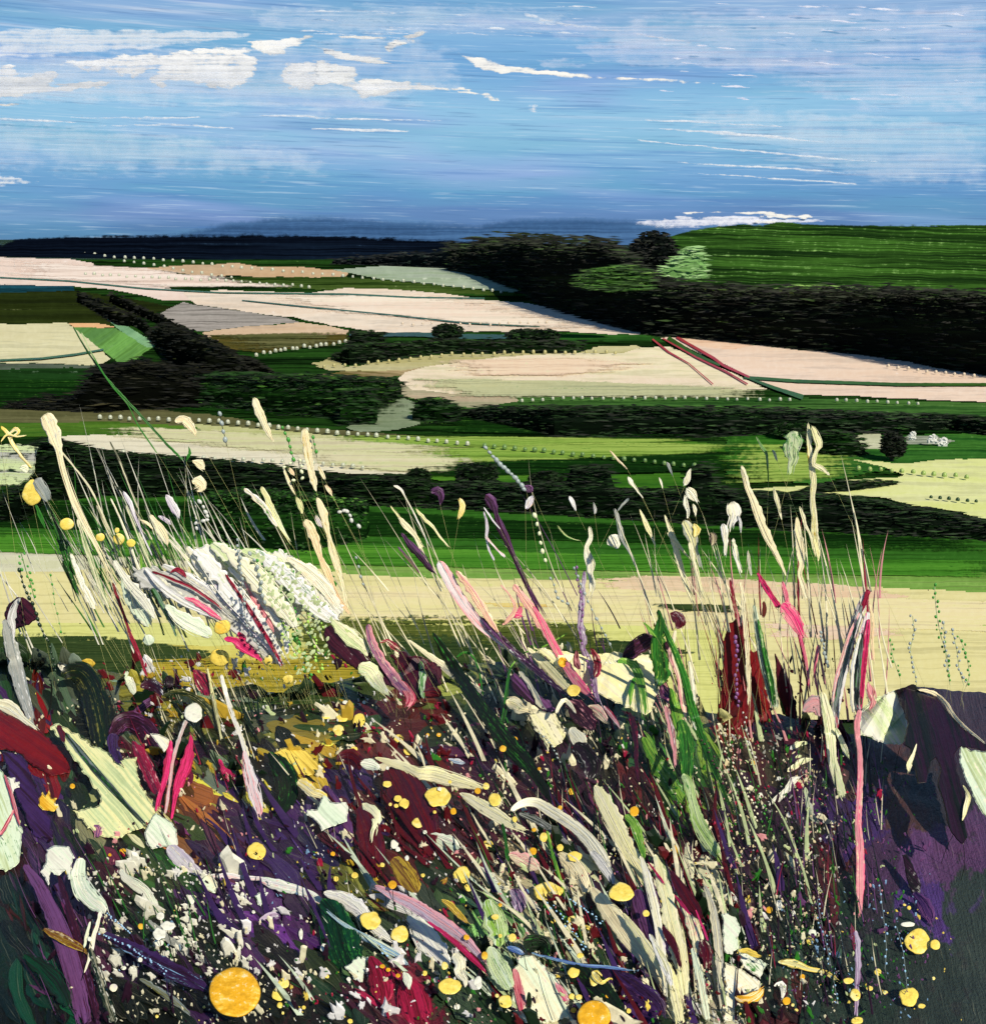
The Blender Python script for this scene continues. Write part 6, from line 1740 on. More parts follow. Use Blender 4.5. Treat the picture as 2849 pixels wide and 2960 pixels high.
LF('plum bud at the leaf', '1922,1856,14 1934,1866,30 1936,1884,12', 'pu', 'pl')
G('cream and pink stem', '1952,1820,8 1944,1860,16 1940,1900,20 1958,1950,14 1968,2010,14 1974,2060,16 1970,2110,8', 'cr', 'pp', 'pl', rag=.3)
G('cream upright stem', '1990,1910,8 1998,1960,12 2004,2020,13 2004,2080,12 2010,2110,6', 'cr', 'cw', 'pp')
G('long dark green blade', '1908,1776,6 1926,1830,16 1952,1890,18 1978,1960,20 1998,2040,26 2020,2110,26 2048,2180,22 2080,2260,14 2110,2330,6', 'dg', 'gr', 'lm', 'the long dark green blade', rag=.12)
LF('green blade leaf', '1938,1990,10 1946,2030,26 1958,2080,34 1972,2130,22 1978,2160,8', 'gr', 'lm', 'dg')

# ---- reds and striped stems, right
LD('dark red leaf behind the cream stems', '2090,1846 2108,1800 2130,1780 2150,1840 2172,1884 2190,1880 2206,1950 2232,2084 2180,2096 2110,2112 2070,2080 2088,1950', 'rd', 'mr', None, 'the dark red leaf', jag=4, ang=1.4)
LD('dark maroon pointed leaf', '2238,1884 2262,1930 2286,1980 2300,2040 2306,2084 2260,2066 2244,2000', 'mr', 'pl', None, 'the dark maroon pointed leaf', jag=2, ang=1.2)
G('cream brown upright stem', '2138,1680,8 2146,1730,12 2152,1800,14 2158,1870,14 2162,1950,15 2164,2040,8', 'cr', 'ta', 'br', 'the cream brown upright stem')
G('thin crimson stem behind', '2108,1676,6 2118,1730,9 2128,1790,8', 'cs', 'br', 'ta')
beaded('chain of brown seeds before the dark red leaf', '2128,1842 2130,1880 2130,1930 2128,1960 2126,1996 2136,2040', 'li', 15, 13, 'br', None, None, 5)
G('striped stem with cream left edge and green core', '2178,1748,10 2186,1800,18 2194,1850,24 2206,1910,30 2220,1960,32 2232,2010,30 2240,2050,22', 'mi', 'dg', 'cr', 'the striped cream and green stem', rag=.06, pos=.54)
G('maroon tip of the striped stem', '2206,1738,8 2207,1762,12 2204,1786,8', 'mr', 'br')
G('crimson diagonal stem', '2188,1656,8 2206,1688,14 2228,1722,14 2252,1756,18', 'cs', 'hp', 'pl', 'the crimson diagonal stem')
G('pink upright stem', '2260,1680,8 2268,1710,14 2276,1752,12', 'hp', 'pp', 'cs')
PT('pink starburst where the stems meet', '2258,1746,24 2276,1764,40 2296,1794,38 2312,1828,22 2322,1844,6', 'hp', 'pp', 'pe', 'the pink starburst', rag=.35)
G('thin pink stem running down from the starburst', '2310,1834,10 2322,1880,8 2332,1940,7 2340,2000,5', 'pp', 'hp', None)
G('pink bent stem', '2366,1864,8 2358,1906,10 2354,1954,8 2362,1996,5', 'pp', 'hp')
G('leaning striped stem with pink edges', '2504,1708,12 2494,1738,22 2478,1782,26 2460,1840,28 2446,1896,30 2432,1950,32 2420,2010,30 2414,2060,24 2418,2106,8', 'wh', 'sl', 'cs', 'the leaning striped stem', rag=.06, pos=.52, cpos=.60)
G('crimson cap of the leaning striped stem', '2508,1704,18 2502,1730,14 2488,1768,8', 'cs', 'mr', 'pp')
G('upright striped stem with pink right edge', '2508,1768,12 2502,1812,30 2492,1862,36 2484,1920,38 2478,1980,38 2476,2030,34 2484,2066,14', 'wh', 'dg', 'hp', 'the upright striped stem', rag=.06, pos=.50, cpos=.60)
G('pink edge of the upright striped stem', '2510,1790,14 2504,1840,16 2498,1900,16 2492,1960,15 2488,2020,10', 'hp', 'cs', 'pp')
G('dark core of the leaning striped stem', '2490,1750,6 2466,1830,11 2446,1900,13 2430,1960,14 2420,2010,13 2412,2060,10', 'sl', 'dg', 'gr')
G('cream left edge of the leaning striped stem', '2484,1770,5 2456,1830,8 2434,1900,9 2416,1960,10 2404,2030,8', 'cr', 'pp', 'wh')
G('dark core of the upright striped stem', '2490,1830,8 2482,1890,14 2476,1950,15 2474,2010,14 2476,2050,8', 'dg', 'sl', 'gr')
G('cream left edge of the upright striped stem', '2488,1830,6 2470,1890,10 2462,1950,11 2460,2010,11 2466,2060,7', 'cr', 'wh', 'pg')
G('dark green core of the cream striped stem', '2190,1790,6 2202,1850,12 2214,1910,14 2228,1970,14 2238,2040,10', 'dg', 'gr', 'pg')
G('peach thin stem', '2512,1744,6 2520,1784,10 2520,1850,9 2524,1910,5', 'pe', 'ta')
beaded('chain of dark seeds on the white stem', '2370,1828 2376,1850 2380,1880 2386,1910 2390,1930', 'sl', 14, 13, 'sl', None, None, 4)
PD('cream patch at the foot of the striped stems', '2482,2060 2520,2020 2600,1988 2622,2010 2622,2080 2626,2130 2600,2156 2556,2152 2510,2130 2480,2124', 'cw', 'pg', 'cr', 'the cream patch at the striped stems', jag=6, ang=1.0)
PT('pink crimson fleck cluster', '2508,1970,10 2516,2000,22 2522,2030,18 2512,2050,8', 'cs', 'pp', 'cr', rag=.5)
PT('dusty pink lobe', '2320,2056,20 2340,2040,40 2362,2036,44 2372,2070,24', 'pp', 'sl', 'cs', rag=.2)
G('broad cream stem', '2374,2000,12 2384,2040,28 2394,2090,34 2400,2140,30 2404,2190,27 2416,2240,28 2428,2280,26 2438,2308,20', 'cr', 'pg', 'cw', 'the broad cream stem', rag=.12)
G('cream side branch', '2414,2104,8 2426,2130,15 2440,2164,16 2452,2192,5', 'cr', 'pg', 'cw')
G('long pink banded stem', '2484,2050,12 2476,2090,18 2478,2130,15 2484,2170,13 2486,2230,15 2484,2280,17 2482,2330,18 2480,2390,18 2484,2440,22 2486,2500,25 2486,2550,25 2484,2600,18 2486,2650,8', 'pp', 'hp', 'ta', 'the long pink banded stem', rag=.14, pos=.54)
G('pale violet foot of the pink banded stem', '2472,2690,10 2478,2740,16 2480,2800,16 2476,2860,14 2472,2940,10', 'li', 'lv', 'sl', rag=.3)
for k, s in enumerate(('2636,1780 2640,1830 2630,1880 2640,1930 2648,1975', '2700,1690 2704,1760 2716,1830 2736,1900 2744,1980', '2726,1800 2730,1870 2738,1940', '2770,1840 2790,1890 2800,1950 2790,1986', '2750,1820 2764,1880 2770,1930 2784,1980', '2570,1850 2580,1900 2600,1960')):
    beaded(('green seed string above the black purple leaf', 'tallest string of green seeds at the right', 'short string of green seeds beside the tallest one', 'rightmost string of green seeds', 'string of green seeds just left of the rightmost', 'sparse green seed string by the cream patch')[k], s, 'gr' if k % 2 else 'sl', 11, 13, 'pg', None, None, 8)
LD('big black purple leaf at the right edge', '2584,1996 2640,1976 2660,1998 2702,2012 2738,2056 2788,2110 2840,2142 2880,2176 2820,2168 2772,2160 2758,2180 2764,2230 2790,2300 2784,2360 2796,2420 2782,2442 2764,2430 2738,2390 2728,2330 2708,2270 2716,2220 2704,2190 2690,2200 2676,2262 2650,2266 2640,2220 2624,2200 2628,2166 2608,2150 2622,2090', 'bk', 'pu', None, 'the big black purple leaf', jag=2.5, thick=9, ang=1.3, dry=1.0)
G('cream edge of the black purple leaf', '2654,1994,8 2694,2002,12 2730,2030,13 2760,2076,12 2804,2116,9 2846,2150,5', 'cr', 'ta', 'pe')
LD('light green leaf cut by the right edge', '2776,2156 2794,2160 2806,2170 2900,2166 2900,2420 2850,2372 2820,2320 2794,2262 2770,2200', 'pg', 'mi', 'cr', 'the light green leaf at the right edge', jag=4, ang=1.1)
G('thin cream tip beside the light green leaf', '2782,2270,5 2798,2300,11 2792,2330,12 2780,2372,4', 'cy', 'cr')
H('cream spear left of the black purple leaf', '2648,2150,4 2638,2180,9 2626,2212,15 2624,2230,4', 'cr', 'cy')
H('cream feather stroke', '2286,2166,10 2306,2152,16 2332,2146,9', 'cr', 'pg', 'wh')
H('second cream feather stroke', '2296,2190,8 2316,2184,14', 'cr', 'pg')
H('third cream feather stroke', '2276,2232,14 2300,2212,18 2326,2198,16 2348,2194,8', 'cr', 'pg', 'wh')
H('lower cream feather stroke', '2222,2328,10 2246,2308,20 2268,2290,18 2292,2258,22 2310,2244,10', 'cw', 'gy', 'cr', rag=.3)
G('ragged pale stem', '2326,2276,8 2334,2320,14 2346,2360,16 2370,2380,6', 'pg', 'gy', 'dg', rag=.5)
H('cream short stroke at right', '2266,2462,6 2286,2490,16 2302,2520,14 2308,2528,4', 'cr', 'cy')
LD('glossy black pod with a pale rim', '2606,2472 2620,2468 2640,2500 2660,2560 2658,2596 2632,2580 2618,2540', 'bk', 'pu', 'gy', 'the glossy black pod', jag=2)
LF('violet leaf at the right', '2638,2580,10 2660,2604,40 2680,2640,42 2692,2668,10', 'vi', 'li', None)

# ---- lower left
LF('dark green arching leaf brushed in streaks', '178,1956,20 204,1942,52 236,1948,70 262,1980,84 280,2030,92 292,2080,92 300,2130,80 306,2170,40', 'bk', 'dg', 'ol', 'the dark green arching leaf', rag=.06, thick=.7)
LD('dark red leaf at the left edge', '-20,2052 30,2066 70,2088 112,2112 160,2150 196,2190 206,2232 150,2246 96,2212 60,2176 -20,2162', 'rd', 'mr', None, 'the dark red leaf at left', jag=4, ang=.6, dry=1.2)
PT('thick cream lobe on the dark red leaf', '-12,2034,24 18,2040,40 46,2058,34 66,2076,18 92,2096,12 106,2108,5', 'cr', 'cw', 'mi', 'the thick cream lobe', rag=.12)
LD('purple leaf under the dark red one', '4,2170 60,2180 78,2200 110,2290 150,2370 152,2424 100,2420 60,2330 30,2250', 'vi', 'pu', None, 'the purple leaf at left', jag=5)
LD('big pale green leaf with a dark midrib', '140,2096 172,2092 206,2112 244,2134 272,2160 310,2166 330,2200 392,2186 400,2240 424,2300 452,2342 436,2374 396,2400 340,2424 290,2420 236,2372 212,2344 286,2330 290,2300 250,2244 196,2166', 'pg', 'cy', 'ol', 'the big pale green leaf', jag=6, ang=.85, cpos=.70)
LF('dark midrib of the pale green leaf', '184,2118,16 214,2160,28 260,2216,30 310,2272,26 356,2320,18 400,2366,16 424,2390,8', 'sl', 'dg', 'gr', rag=.12)
LF('small maroon streak at the tip of the pale green leaf', '168,2096,14 180,2120,14 186,2146,8', 'mr', 'pl')
PT('mauve streak', '376,2074,10 404,2050,20 436,2026,22 466,2006,12', 'li', 'pu', 'lv')
LF('aubergine arched leaf', '322,2136,16 340,2100,46 374,2084,56 412,2100,58 446,2140,52 466,2180,40 468,2214,14', 'pu', 'pl', 'li', 'the aubergine arched leaf', rag=.15)
LF('aubergine drip of the arched leaf', '330,2120,26 326,2160,34 340,2194,30 352,2206,8', 'pu', 'vi', None, rag=.3)
LF('crimson leaf under the aubergine arch', '384,2142,16 404,2180,36 428,2230,42 450,2280,34 460,2300,10', 'cs', 'pl', 'pp', 'the crimson leaf under the arch')
G('crimson upright blade', '494,2140,10 488,2190,22 476,2250,16 462,2300,14 452,2346,10', 'cs', 'hp', 'pp', 'the crimson upright blade')
G('crimson leaf shaped blade', '552,2124,4 550,2160,22 540,2210,34 520,2260,28 506,2310,12 496,2368,8', 'cs', 'hp', 'mr', 'the crimson leaf shaped blade')
G('pale pink stem between the crimson blades', '540,2080,12 520,2130,12 500,2200,9 490,2270,9 478,2352,7', 'pp', 'gy', 'wh')
PT('small crimson flower', '634,2194,8 650,2230,22 672,2256,34 690,2268,10', 'cs', 'hp', 'cr', 'the small crimson flower')
dot(560, 2060, 27, 28, 'cw', 'mi', None, 'round mint cream blossom above the crimson blades', 'the round mint cream blossom', 'pale blossoms', jag=.22)
PD('cream blossom on the aubergine arch', '434,2120 462,2122 490,2138 488,2160 474,2176 462,2160 452,2146', 'cw', 'cr', None, jag=2)
LF('dark olive arching stem', '470,2010,10 520,2000,16 570,2020,22 610,2060,24 630,2110,14', 'dg', 'ol', 'cy', rag=.3)
LF('plum leaf on the olive ground', '406,1986,12 430,1978,30 452,1990,32 470,2010,12', 'pl', 'pu', 'wh', rag=.3)
LF('dark plum bud', '480,1956,12 490,1966,30 488,1990,20', 'pu', 'bk', 'lv')
LF('crimson plum cluster', '560,1936,12 578,1960,40 596,1990,44 606,2010,16', 'pl', 'cs', 'cr', rag=.3)
PT('mint and cream drop', '366,1940,14 372,1966,22 384,1996,18 392,2010,5', 'mi', 'cw')
G('white twisting stem', '640,1950,10 652,2000,12 672,2060,14 694,2120,12 716,2190,14', 'wh', 'cr', 'ol', 'the white twisting stem', rag=.3)
G('olive and white stem', '600,1930,6 612,1990,9 626,2060,10 640,2140,8', 'cy', 'dg', 'wh', rag=.3)
PT('white and pink drooping petal', '706,2170,12 716,2220,26 732,2280,36 746,2330,30 752,2360,10', 'wh', 'pp', 'pl', 'the white and pink drooping petal', rag=.25)
LD('orange toothed flower at the left', '112,2308 124,2288 132,2302 142,2284 150,2306 166,2306 160,2322 170,2330 158,2346 124,2342 112,2328', 'yo', 'ye', None, 'the orange toothed flower', jag=1.5)
PD('small white forked blossom', '22,2246 46,2248 44,2262 58,2258 58,2276 42,2282 38,2300 30,2280', 'cw', 'wh', None, jag=2)
dot(210, 2272, 8, 8, 'yo')
LD('pale green leaf at the left edge', '-20,2200 14,2236 30,2290 50,2350 66,2400 62,2460 52,2500 16,2522 -20,2500', 'pg', 'mi', 'gr', 'the pale green leaf at the left edge', jag=4, ang=1.2)
G('crimson vein of the pale green leaf', '0,2414,10 20,2384,10 42,2340,10', 'cs', 'pp')
G('pink edge of the pale green leaf', '14,2240,5 30,2290,9 44,2340,10 58,2384,5', 'pp', 'cs')
LF('purple stalk bundle', '70,2500,18 110,2556,36 146,2630,46 178,2710,54 204,2790,54 226,2870,52 244,2960,46', 'li', 'pu', 'pl', 'the purple stalk bundle', rag=.08, pos=.56)
LF('maroon stalk beside the purple bundle', '170,2530,10 190,2600,20 214,2680,24 236,2760,26 262,2850,24 284,2950,14', 'pl', 'pu', 'li')
LF('emerald leaf in the dark lower left', '70,2760,14 110,2790,44 150,2830,60 184,2880,50 196,2910,14', 'em', 'bk', None, 'the emerald leaf')
PT('ochre brown brush stroke', '128,2684,10 156,2700,24 196,2718,28 232,2738,20 252,2750,6', 'oc', 'br', 'ta', 'the ochre brown stroke', rag=.3)
PD('ragged cream splash', '134,2454 158,2444 198,2446 216,2480 206,2502 216,2548 200,2540 190,2516 166,2532 146,2520 142,2560 116,2520 130,2492', 'cw', 'mi', 'gy', 'the ragged cream splash', jag=4)
PT('mint cream splash', '236,2480,26 228,2530,44 240,2570,54 266,2602,56 292,2622,40 302,2640,18', 'mi', 'cw', 'cr', 'the mint cream splash', rag=.15)
G('cream drip below the mint cream splash', '290,2636,14 284,2666,10 274,2700,10 266,2744,12 256,2780,8 244,2812,4', 'cr', 'cw')
G('thin cream drip', '262,2664,6 252,2700,10 244,2740,6', 'cr', 'mi')
PT('row of cream dashes down the lower left', '262,2740,10 276,2790,20 292,2836,24 304,2880,26 318,2920,26 332,2956,20', 'cr', 'dg', 'cw', 'the row of cream dashes', rag=.45, pos=.42)
PT('cream crooked splash', '346,2514,16 366,2540,24 392,2560,32 416,2576,28 428,2598,34 436,2624,44 440,2632,14', 'cw', 'mi', 'pp', 'the cream crooked splash', rag=.25)
PD('mint white petal', '440,2360 452,2350 498,2376 510,2400 516,2440 508,2454 470,2446 440,2456 424,2440 418,2404', 'mi', 'cw', None, 'the mint white petal', jag=2, thick=9)
PT('white lilac petal below the mint white one', '484,2448,22 506,2466,48 532,2494,54 558,2516,40 584,2532,24 612,2534,10', 'wh', 'lv', 'cr', 'the white lilac petal', rag=.14)
PT('pink and white flat streak', '606,2534,14 660,2532,17 710,2538,15 770,2540,10', 'wh', 'pp', 'pl', rag=.12)
PD('small cream patch beside the flat streak', '574,2546 606,2524 630,2552 622,2584 590,2572', 'cr', 'mi', None, jag=4)
LF('dusty pink lobe on the pale green leaf', '272,2386,18 286,2398,30 282,2420,16', 'pp', 'li')
PT('purple flat streak on the lower left', '300,2700,20 380,2740,40 460,2786,50 540,2826,44 600,2860,20', 'vi', 'pu', 'bl', rag=.15)
PT('pale grey streak on the dark ground', '430,2660,10 470,2700,24 520,2740,24 580,2772,18 610,2786,6', 'gy', 'sl', 'dg', rag=.4)
PT('dusky olive streak at the bottom', '404,2830,8 450,2856,20 500,2890,18 550,2930,8', 'sl', 'ol', 'dg', rag=.4)
dot(408, 2678, 9, 9, 'yo')
dot(356, 2462, 11, 10, 'yo')
dot(318, 2471, 5, 5, 'yo')
dot(329, 2855, 12, 12, 'cr', 'lv', None, 'small pearl coloured blossom')
dot(590, 2911, 4, 4)
dot(454, 2938, 5, 5)
dot(260, 2714, 7, 7, 'cw')
dot(460, 2724, 14, 12, 'cw')
dot(464, 2648, 12, 12, 'cw')
dot(484, 2676, 22, 14, 'cw', jag=.4)
dot(462, 2700, 18, 18, 'cw', jag=.3)
dot(548, 2600, 17, 14, 'cw', jag=.3)
dot(358, 2798, 8, 6, 'cw')
dot(334, 2786, 7, 4, 'cw')
dot(406, 2774, 7, 7, 'cw')
dot(678, 2868, 75, 73, 'yo', 'ye', 'ta', 'largest orange disc flower near the bottom left', 'the largest orange disc flower', 'orange disc flowers', name='orange_flower', jag=.05)

# ---- lower centre
LD('ochre yellow leaf', '790,2176 830,2158 862,2154 902,2180 942,2232 900,2240 872,2238 846,2246 824,2206', 'oc', 'ye', 'ol', 'the ochre yellow leaf', jag=4)
LF('black green leaf before the ochre one', '776,2176,14 800,2200,44 826,2242,64 832,2290,62 820,2330,44 810,2356,14', 'bk', 'dg', 'gr', 'the black green leaf', rag=.1)
LF('dark maroon ball shaped leaf', '974,2200,20 1000,2190,50 1026,2204,56 1040,2226,24', 'mr', 'pu', 'br', 'the dark maroon ball shaped leaf')
LF('violet leaf in the lower centre', '940,2270,14 950,2310,56 966,2360,84 990,2410,70 1010,2440,24', 'vi', 'li', None, 'the violet leaf', rag=.1)
LF('maroon leaf right of the violet one', '1040,2330,20 1060,2390,70 1074,2450,80 1076,2500,60 1084,2540,20', 'mr', 'pl', 'br', 'the maroon leaf', rag=.08)
LF('broad brown maroon leaf', '1120,2220,30 1150,2270,110 1180,2330,130 1210,2390,120 1230,2440,70 1240,2480,24', 'pl', 'mr', None, 'the broad brown maroon leaf', rag=.06, thick=.5)
PT('cream lumpy petal', '862,2256,26 884,2270,34 908,2290,26 928,2296,24 946,2310,22', 'cr', 'ye', 'cw', 'the cream lumpy petal')
PD('mint fan shaped petal', '934,2300 946,2300 956,2318 984,2320 1000,2318 1010,2332 1004,2356 1004,2374 976,2384 952,2390 930,2404 922,2384 904,2366 884,2356 886,2340 916,2340', 'mi', 'cw', None, 'the mint fan shaped petal', jag=3)
PT('mint petal on the brown maroon leaf', '1240,2414,14 1262,2424,36 1288,2438,50 1312,2448,42 1326,2456,12', 'mi', 'cw', 'pp', 'the mint petal on the maroon leaf', rag=.14)
PT('cream petal with a trailing stem', '1048,2322,12 1068,2342,38 1088,2364,30 1080,2400,6 1074,2436,4', 'cr', 'pg', 'wh')
PT('mint white round petal', '1042,2206,18 1064,2210,36 1086,2216,30 1092,2226,10', 'mi', 'cw', None)
PT('long cream petal in the lower centre', '1084,2190,8 1122,2202,22 1166,2216,30 1206,2236,34 1250,2240,46 1290,2250,42 1332,2262,34 1372,2272,22 1396,2280,6', 'cr', 'cy', 'gy', 'the long cream petal', rag=.12)
PT('second long cream petal', '1328,2292,8 1362,2310,28 1404,2336,36 1444,2360,34 1478,2382,24 1520,2400,10', 'cr', 'cy', 'gy', 'the second long cream petal', rag=.12)
PT('arching cream petal', '1476,2344,14 1508,2322,24 1550,2320,28 1592,2344,34 1636,2372,36 1672,2400,34 1704,2434,40 1734,2476,40 1756,2516,24 1776,2556,8', 'cr', 'cw', 'gy', 'the arching cream petal', rag=.1)
G('grey streaks under the arching cream petal', '1500,2350,14 1550,2370,22 1596,2400,20 1640,2440,10', 'gy', 'dg', 'wh', rag=.4)
PD('blocky cream petals with dark seams', '1524,2066 1560,2056 1604,2060 1616,2090 1636,2126 1624,2148 1600,2160 1586,2150 1584,2176 1566,2132 1544,2108', 'cr', 'cy', 'pu', 'the blocky cream petals', jag=4, ang=1.0, cpos=.62)
PT('cream petal beside the blocky ones', '1648,2104,20 1664,2126,38 1680,2150,40 1692,2168,14', 'cr', 'cw', 'cy')
PT('cream rounded petal behind the black green blade', '1462,2028,26 1484,2034,44 1506,2048,28 1530,2054,8', 'cr', 'ta', 'cy', 'the cream rounded petal')
LF('aubergine bloom among the cream petals', '1634,2030,16 1660,2046,52 1688,2074,62 1706,2096,40 1716,2110,12', 'pu', 'pl', 'pp', 'the aubergine bloom', rag=.15)
G('cream outline of the aubergine bloom', '1606,2062,10 1618,2036,12 1634,2024,14 1650,2040,12 1664,2062,5', 'cr', 'cw', 'dg')
PT('cream and green petal', '1700,2040,12 1720,2050,32 1736,2064,30 1752,2086,14', 'cr', 'pp', 'gr')
PT('crimson edged petal', '1744,2040,8 1762,2062,14 1778,2084,12 1790,2102,5', 'cs', 'wh', 'pp')
LF('black leaf in the centre', '1660,2150,30 1690,2180,60 1710,2220,60 1700,2250,20', 'bk', 'pu', 'gy', rag=.3)
PT('toothed cream leaf with pink specks', '1718,2270,12 1738,2304,46 1762,2350,52 1786,2396,50 1808,2440,46 1834,2490,44 1862,2540,36 1876,2572,12', 'cr', 'cy', 'hp', 'the toothed cream leaf', rag=.18, cpos=.70)
LF('green edge of the toothed cream leaf', '1806,2356,14 1830,2380,28 1848,2430,26 1862,2480,10', 'gr', 'lm', 'cr')
LF('dark plum oval leaf', '1916,2380,20 1930,2394,40 1938,2424,38 1936,2444,12', 'mr', 'pl', None, 'the dark plum oval leaf')
LF('lime green leaf', '1858,2130,14 1882,2180,36 1906,2220,50 1934,2260,56 1960,2300,42 1978,2326,12', 'lm', 'gr', 'pg', 'the lime green leaf', rag=.25)
LF('dark green upright leaf', '1966,2080,16 1978,2130,44 1984,2180,44 1986,2230,34 1992,2262,12', 'dg', 'gr', 'lm', 'the dark green upright leaf')
LF('lime leaf below the dark green one', '1974,2236,16 1988,2270,30 2000,2320,26 2014,2370,34 2034,2410,40 2060,2450,34 2080,2484,10', 'lm', 'pg', 'gr', rag=.25)
G('dark plum upright stem', '1818,2058,10 1830,2100,20 1838,2150,14 1838,2200,12 1844,2260,8', 'pl', 'pu', 'cs')
G('pale and plum stem', '1922,2040,10 1934,2090,18 1944,2140,16 1952,2220,8', 'pp', 'pl', 'wh', rag=.3)
G('bright green thin blade', '1860,2112,4 1880,2140,11 1896,2180,7', 'lm', 'gr')
G('thin green stem in the lower centre', '1452,2380,8 1462,2440,10 1470,2500,9 1476,2560,5', 'gr', 'dg')
G('long thin green stem', '1580,2400,8 1592,2450,10 1606,2500,9 1622,2550,7 1634,2594,4', 'gr', 'lm')
G('glossy green blade', '1616,2630,5 1640,2662,14 1662,2690,10 1676,2704,4', 'gr', 'lm')
PT('tan cream petal', '1614,2466,14 1638,2488,44 1662,2516,56 1682,2548,42 1692,2580,14', 'ta', 'cr', 'pe', 'the tan cream petal', rag=.12)
PT('lower tan cream petal', '1706,2564,14 1734,2600,40 1764,2640,56 1794,2682,54 1822,2722,46 1856,2766,34 1890,2810,20 1924,2870,8', 'ta', 'cr', 'cy', 'the lower tan cream petal', rag=.12)
PT('cream block petals on the pale ground', '1470,2470,20 1500,2480,40 1540,2500,40 1560,2510,16', 'cr', 'pp', 'mr', rag=.25)
G('white grey twin stroke', '1706,2460,16 1732,2490,26 1760,2530,22 1774,2556,6', 'wh', 'gy', 'sl')
LF('purple leaf in the lower centre', '1840,2570,16 1850,2610,60 1866,2670,70 1884,2720,50 1896,2750,14', 'li', 'pu', None, 'the purple leaf', rag=.1)
LF('violet leaf at the bottom', '1740,2800,20 1780,2840,80 1830,2880,110 1880,2920,100 1900,2950,60', 'vi', 'pu', 'li', 'the violet leaf at the bottom', rag=.08)
LF('black green leaf at the bottom', '1640,2790,20 1680,2830,80 1730,2880,100 1770,2930,80 1790,2960,40', 'bk', 'dg', 'gr', 'the black green leaf at the bottom', rag=.08)
PD('broad cream petal at the bottom', '1496,2770 1540,2760 1580,2800 1612,2830 1636,2880 1650,2940 1600,2956 1520,2956 1480,2920 1476,2840', 'cr', 'mi', 'pp', 'the broad cream petal at the bottom', jag=6, ang=1.0, cpos=.66)
LF('dusty rose streak', '1486,2800,12 1494,2840,24 1504,2890,26 1508,2930,10', 'pp', 'cs', None)
PT('hot pink tail petal', '1606,2842,8 1622,2866,22 1640,2896,12', 'hp', 'pp', 'wh', 'the hot pink tail petal')
PT('mint broad petal', '1414,2736,20 1430,2780,58 1452,2820,60 1474,2860,30', 'mi', 'pg', 'gr', 'the mint broad petal', rag=.15)
PT('apple green petal', '1408,2600,24 1424,2650,60 1438,2700,56 1444,2736,20', 'lm', 'pg', 'mi', 'the apple green petal')
LF('dark green round leaf', '1514,2736,30 1540,2726,60 1570,2730,54 1582,2760,20', 'dg', 'bk', 'gr')
PT('blue streak on the pale petals', '1464,2738,8 1486,2744,18 1514,2758,10', 'bu', 'bl', 'wh')
G('blue thread of seeds', '1536,2754,5 1580,2768,7 1630,2780,8 1690,2792,8 1750,2796,9 1820,2806,6', 'bu', 'bl', 'dg', 'the blue thread', rag=.5)
PT('lilac fan petal', '1476,2572,20 1494,2590,44 1500,2616,42 1494,2640,16', 'li', 'lv', 'pu', 'the lilac fan petal')
LF('maroon blade between the cream ones', '1866,2536,8 1874,2590,18 1884,2650,18 1894,2700,5', 'pl', 'mr')
for k, (s, a_, b_, c_) in enumerate((
        ('1800,2640,12 1836,2690,24 1872,2740,26 1904,2790,24 1926,2850,22 1942,2910,22 1956,2960,16', 'cr', 'cy', 'ta'),
        ('1850,2474,10 1868,2530,22 1884,2590,24 1898,2650,24 1908,2720,22 1918,2800,20 1924,2880,10', 'cr', 'cw', 'lv'),
        ('1892,2470,12 1908,2530,34 1926,2600,46 1942,2670,52 1958,2740,48 1970,2810,40 1980,2890,20', 'cy', 'cr', 'pg'),
        ('1960,2550,12 1980,2610,28 1998,2660,42 2010,2710,38 2014,2760,14', 'cy', 'cr', 'hp'),
        ('2036,2560,10 2056,2620,22 2068,2690,24 2076,2770,22 2082,2850,20 2086,2930,12', 'cr', 'gy', 'pl'),
        ('1928,2780,14 1944,2840,30 1956,2900,32 1968,2960,24', 'cr', 'cy', 'pu'),
        ('2000,2740,12 2016,2800,24 2030,2870,24 2044,2950,16', 'cr', 'mi', 'pl'),
        ('1876,2700,10 1900,2750,20 1924,2800,22 1940,2850,10', 'cy', 'wh', 'pu'))):
    G(('long slanting cream blade reaching the bottom edge', 'upright cream blade with lilac flecks', 'widest lime cream blade of the sheaf', 'lime cream blade with pink specks', 'rightmost cream blade of the sheaf', 'cream blade low in the sheaf', 'thin cream blade at the right foot of the sheaf', 'short lime cream blade in the sheaf')[k], s, a_, b_, c_,
      ('the slanting cream blade of the sheaf', None, 'the widest lime cream blade', None, 'the rightmost cream blade', None, None, None)[k], rag=.2)
LF('dark maroon blade', '1938,2516,10 1960,2556,28 1986,2596,36 2010,2632,34 2026,2658,10', 'pl', 'mr', None, 'the dark maroon blade', rag=.06)
LF('small maroon leaf in the sheaf', '2026,2716,18 2038,2746,38 2042,2780,26 2040,2800,8', 'mr', 'pl', 'cr')
LF('maroon shard in the sheaf', '1914,2676,8 1930,2706,22 1950,2740,18 1966,2800,8', 'mr', 'pl', None)
for k, s in enumerate(('1872,2492,4 1890,2516,6 1908,2540,7 1920,2556,4', '1948,2586,4 1962,2604,7 1980,2626,6 1992,2640,4', '2010,2630,4 2030,2680,6 2046,2720,5')):
    G(('pink squiggle on the cream blades', 'second pink squiggle lower on the sheaf', 'pink squiggle right of the sheaf')[k], s, 'hp', 'cs', None, rag=.5)
PD('cream lobed petal right of the sheaf', '2086,2640 2112,2636 2136,2666 2140,2694 2128,2712 2136,2740 2112,2760 2092,2752', 'cw', 'mi', None, 'the cream lobed petal', jag=4)
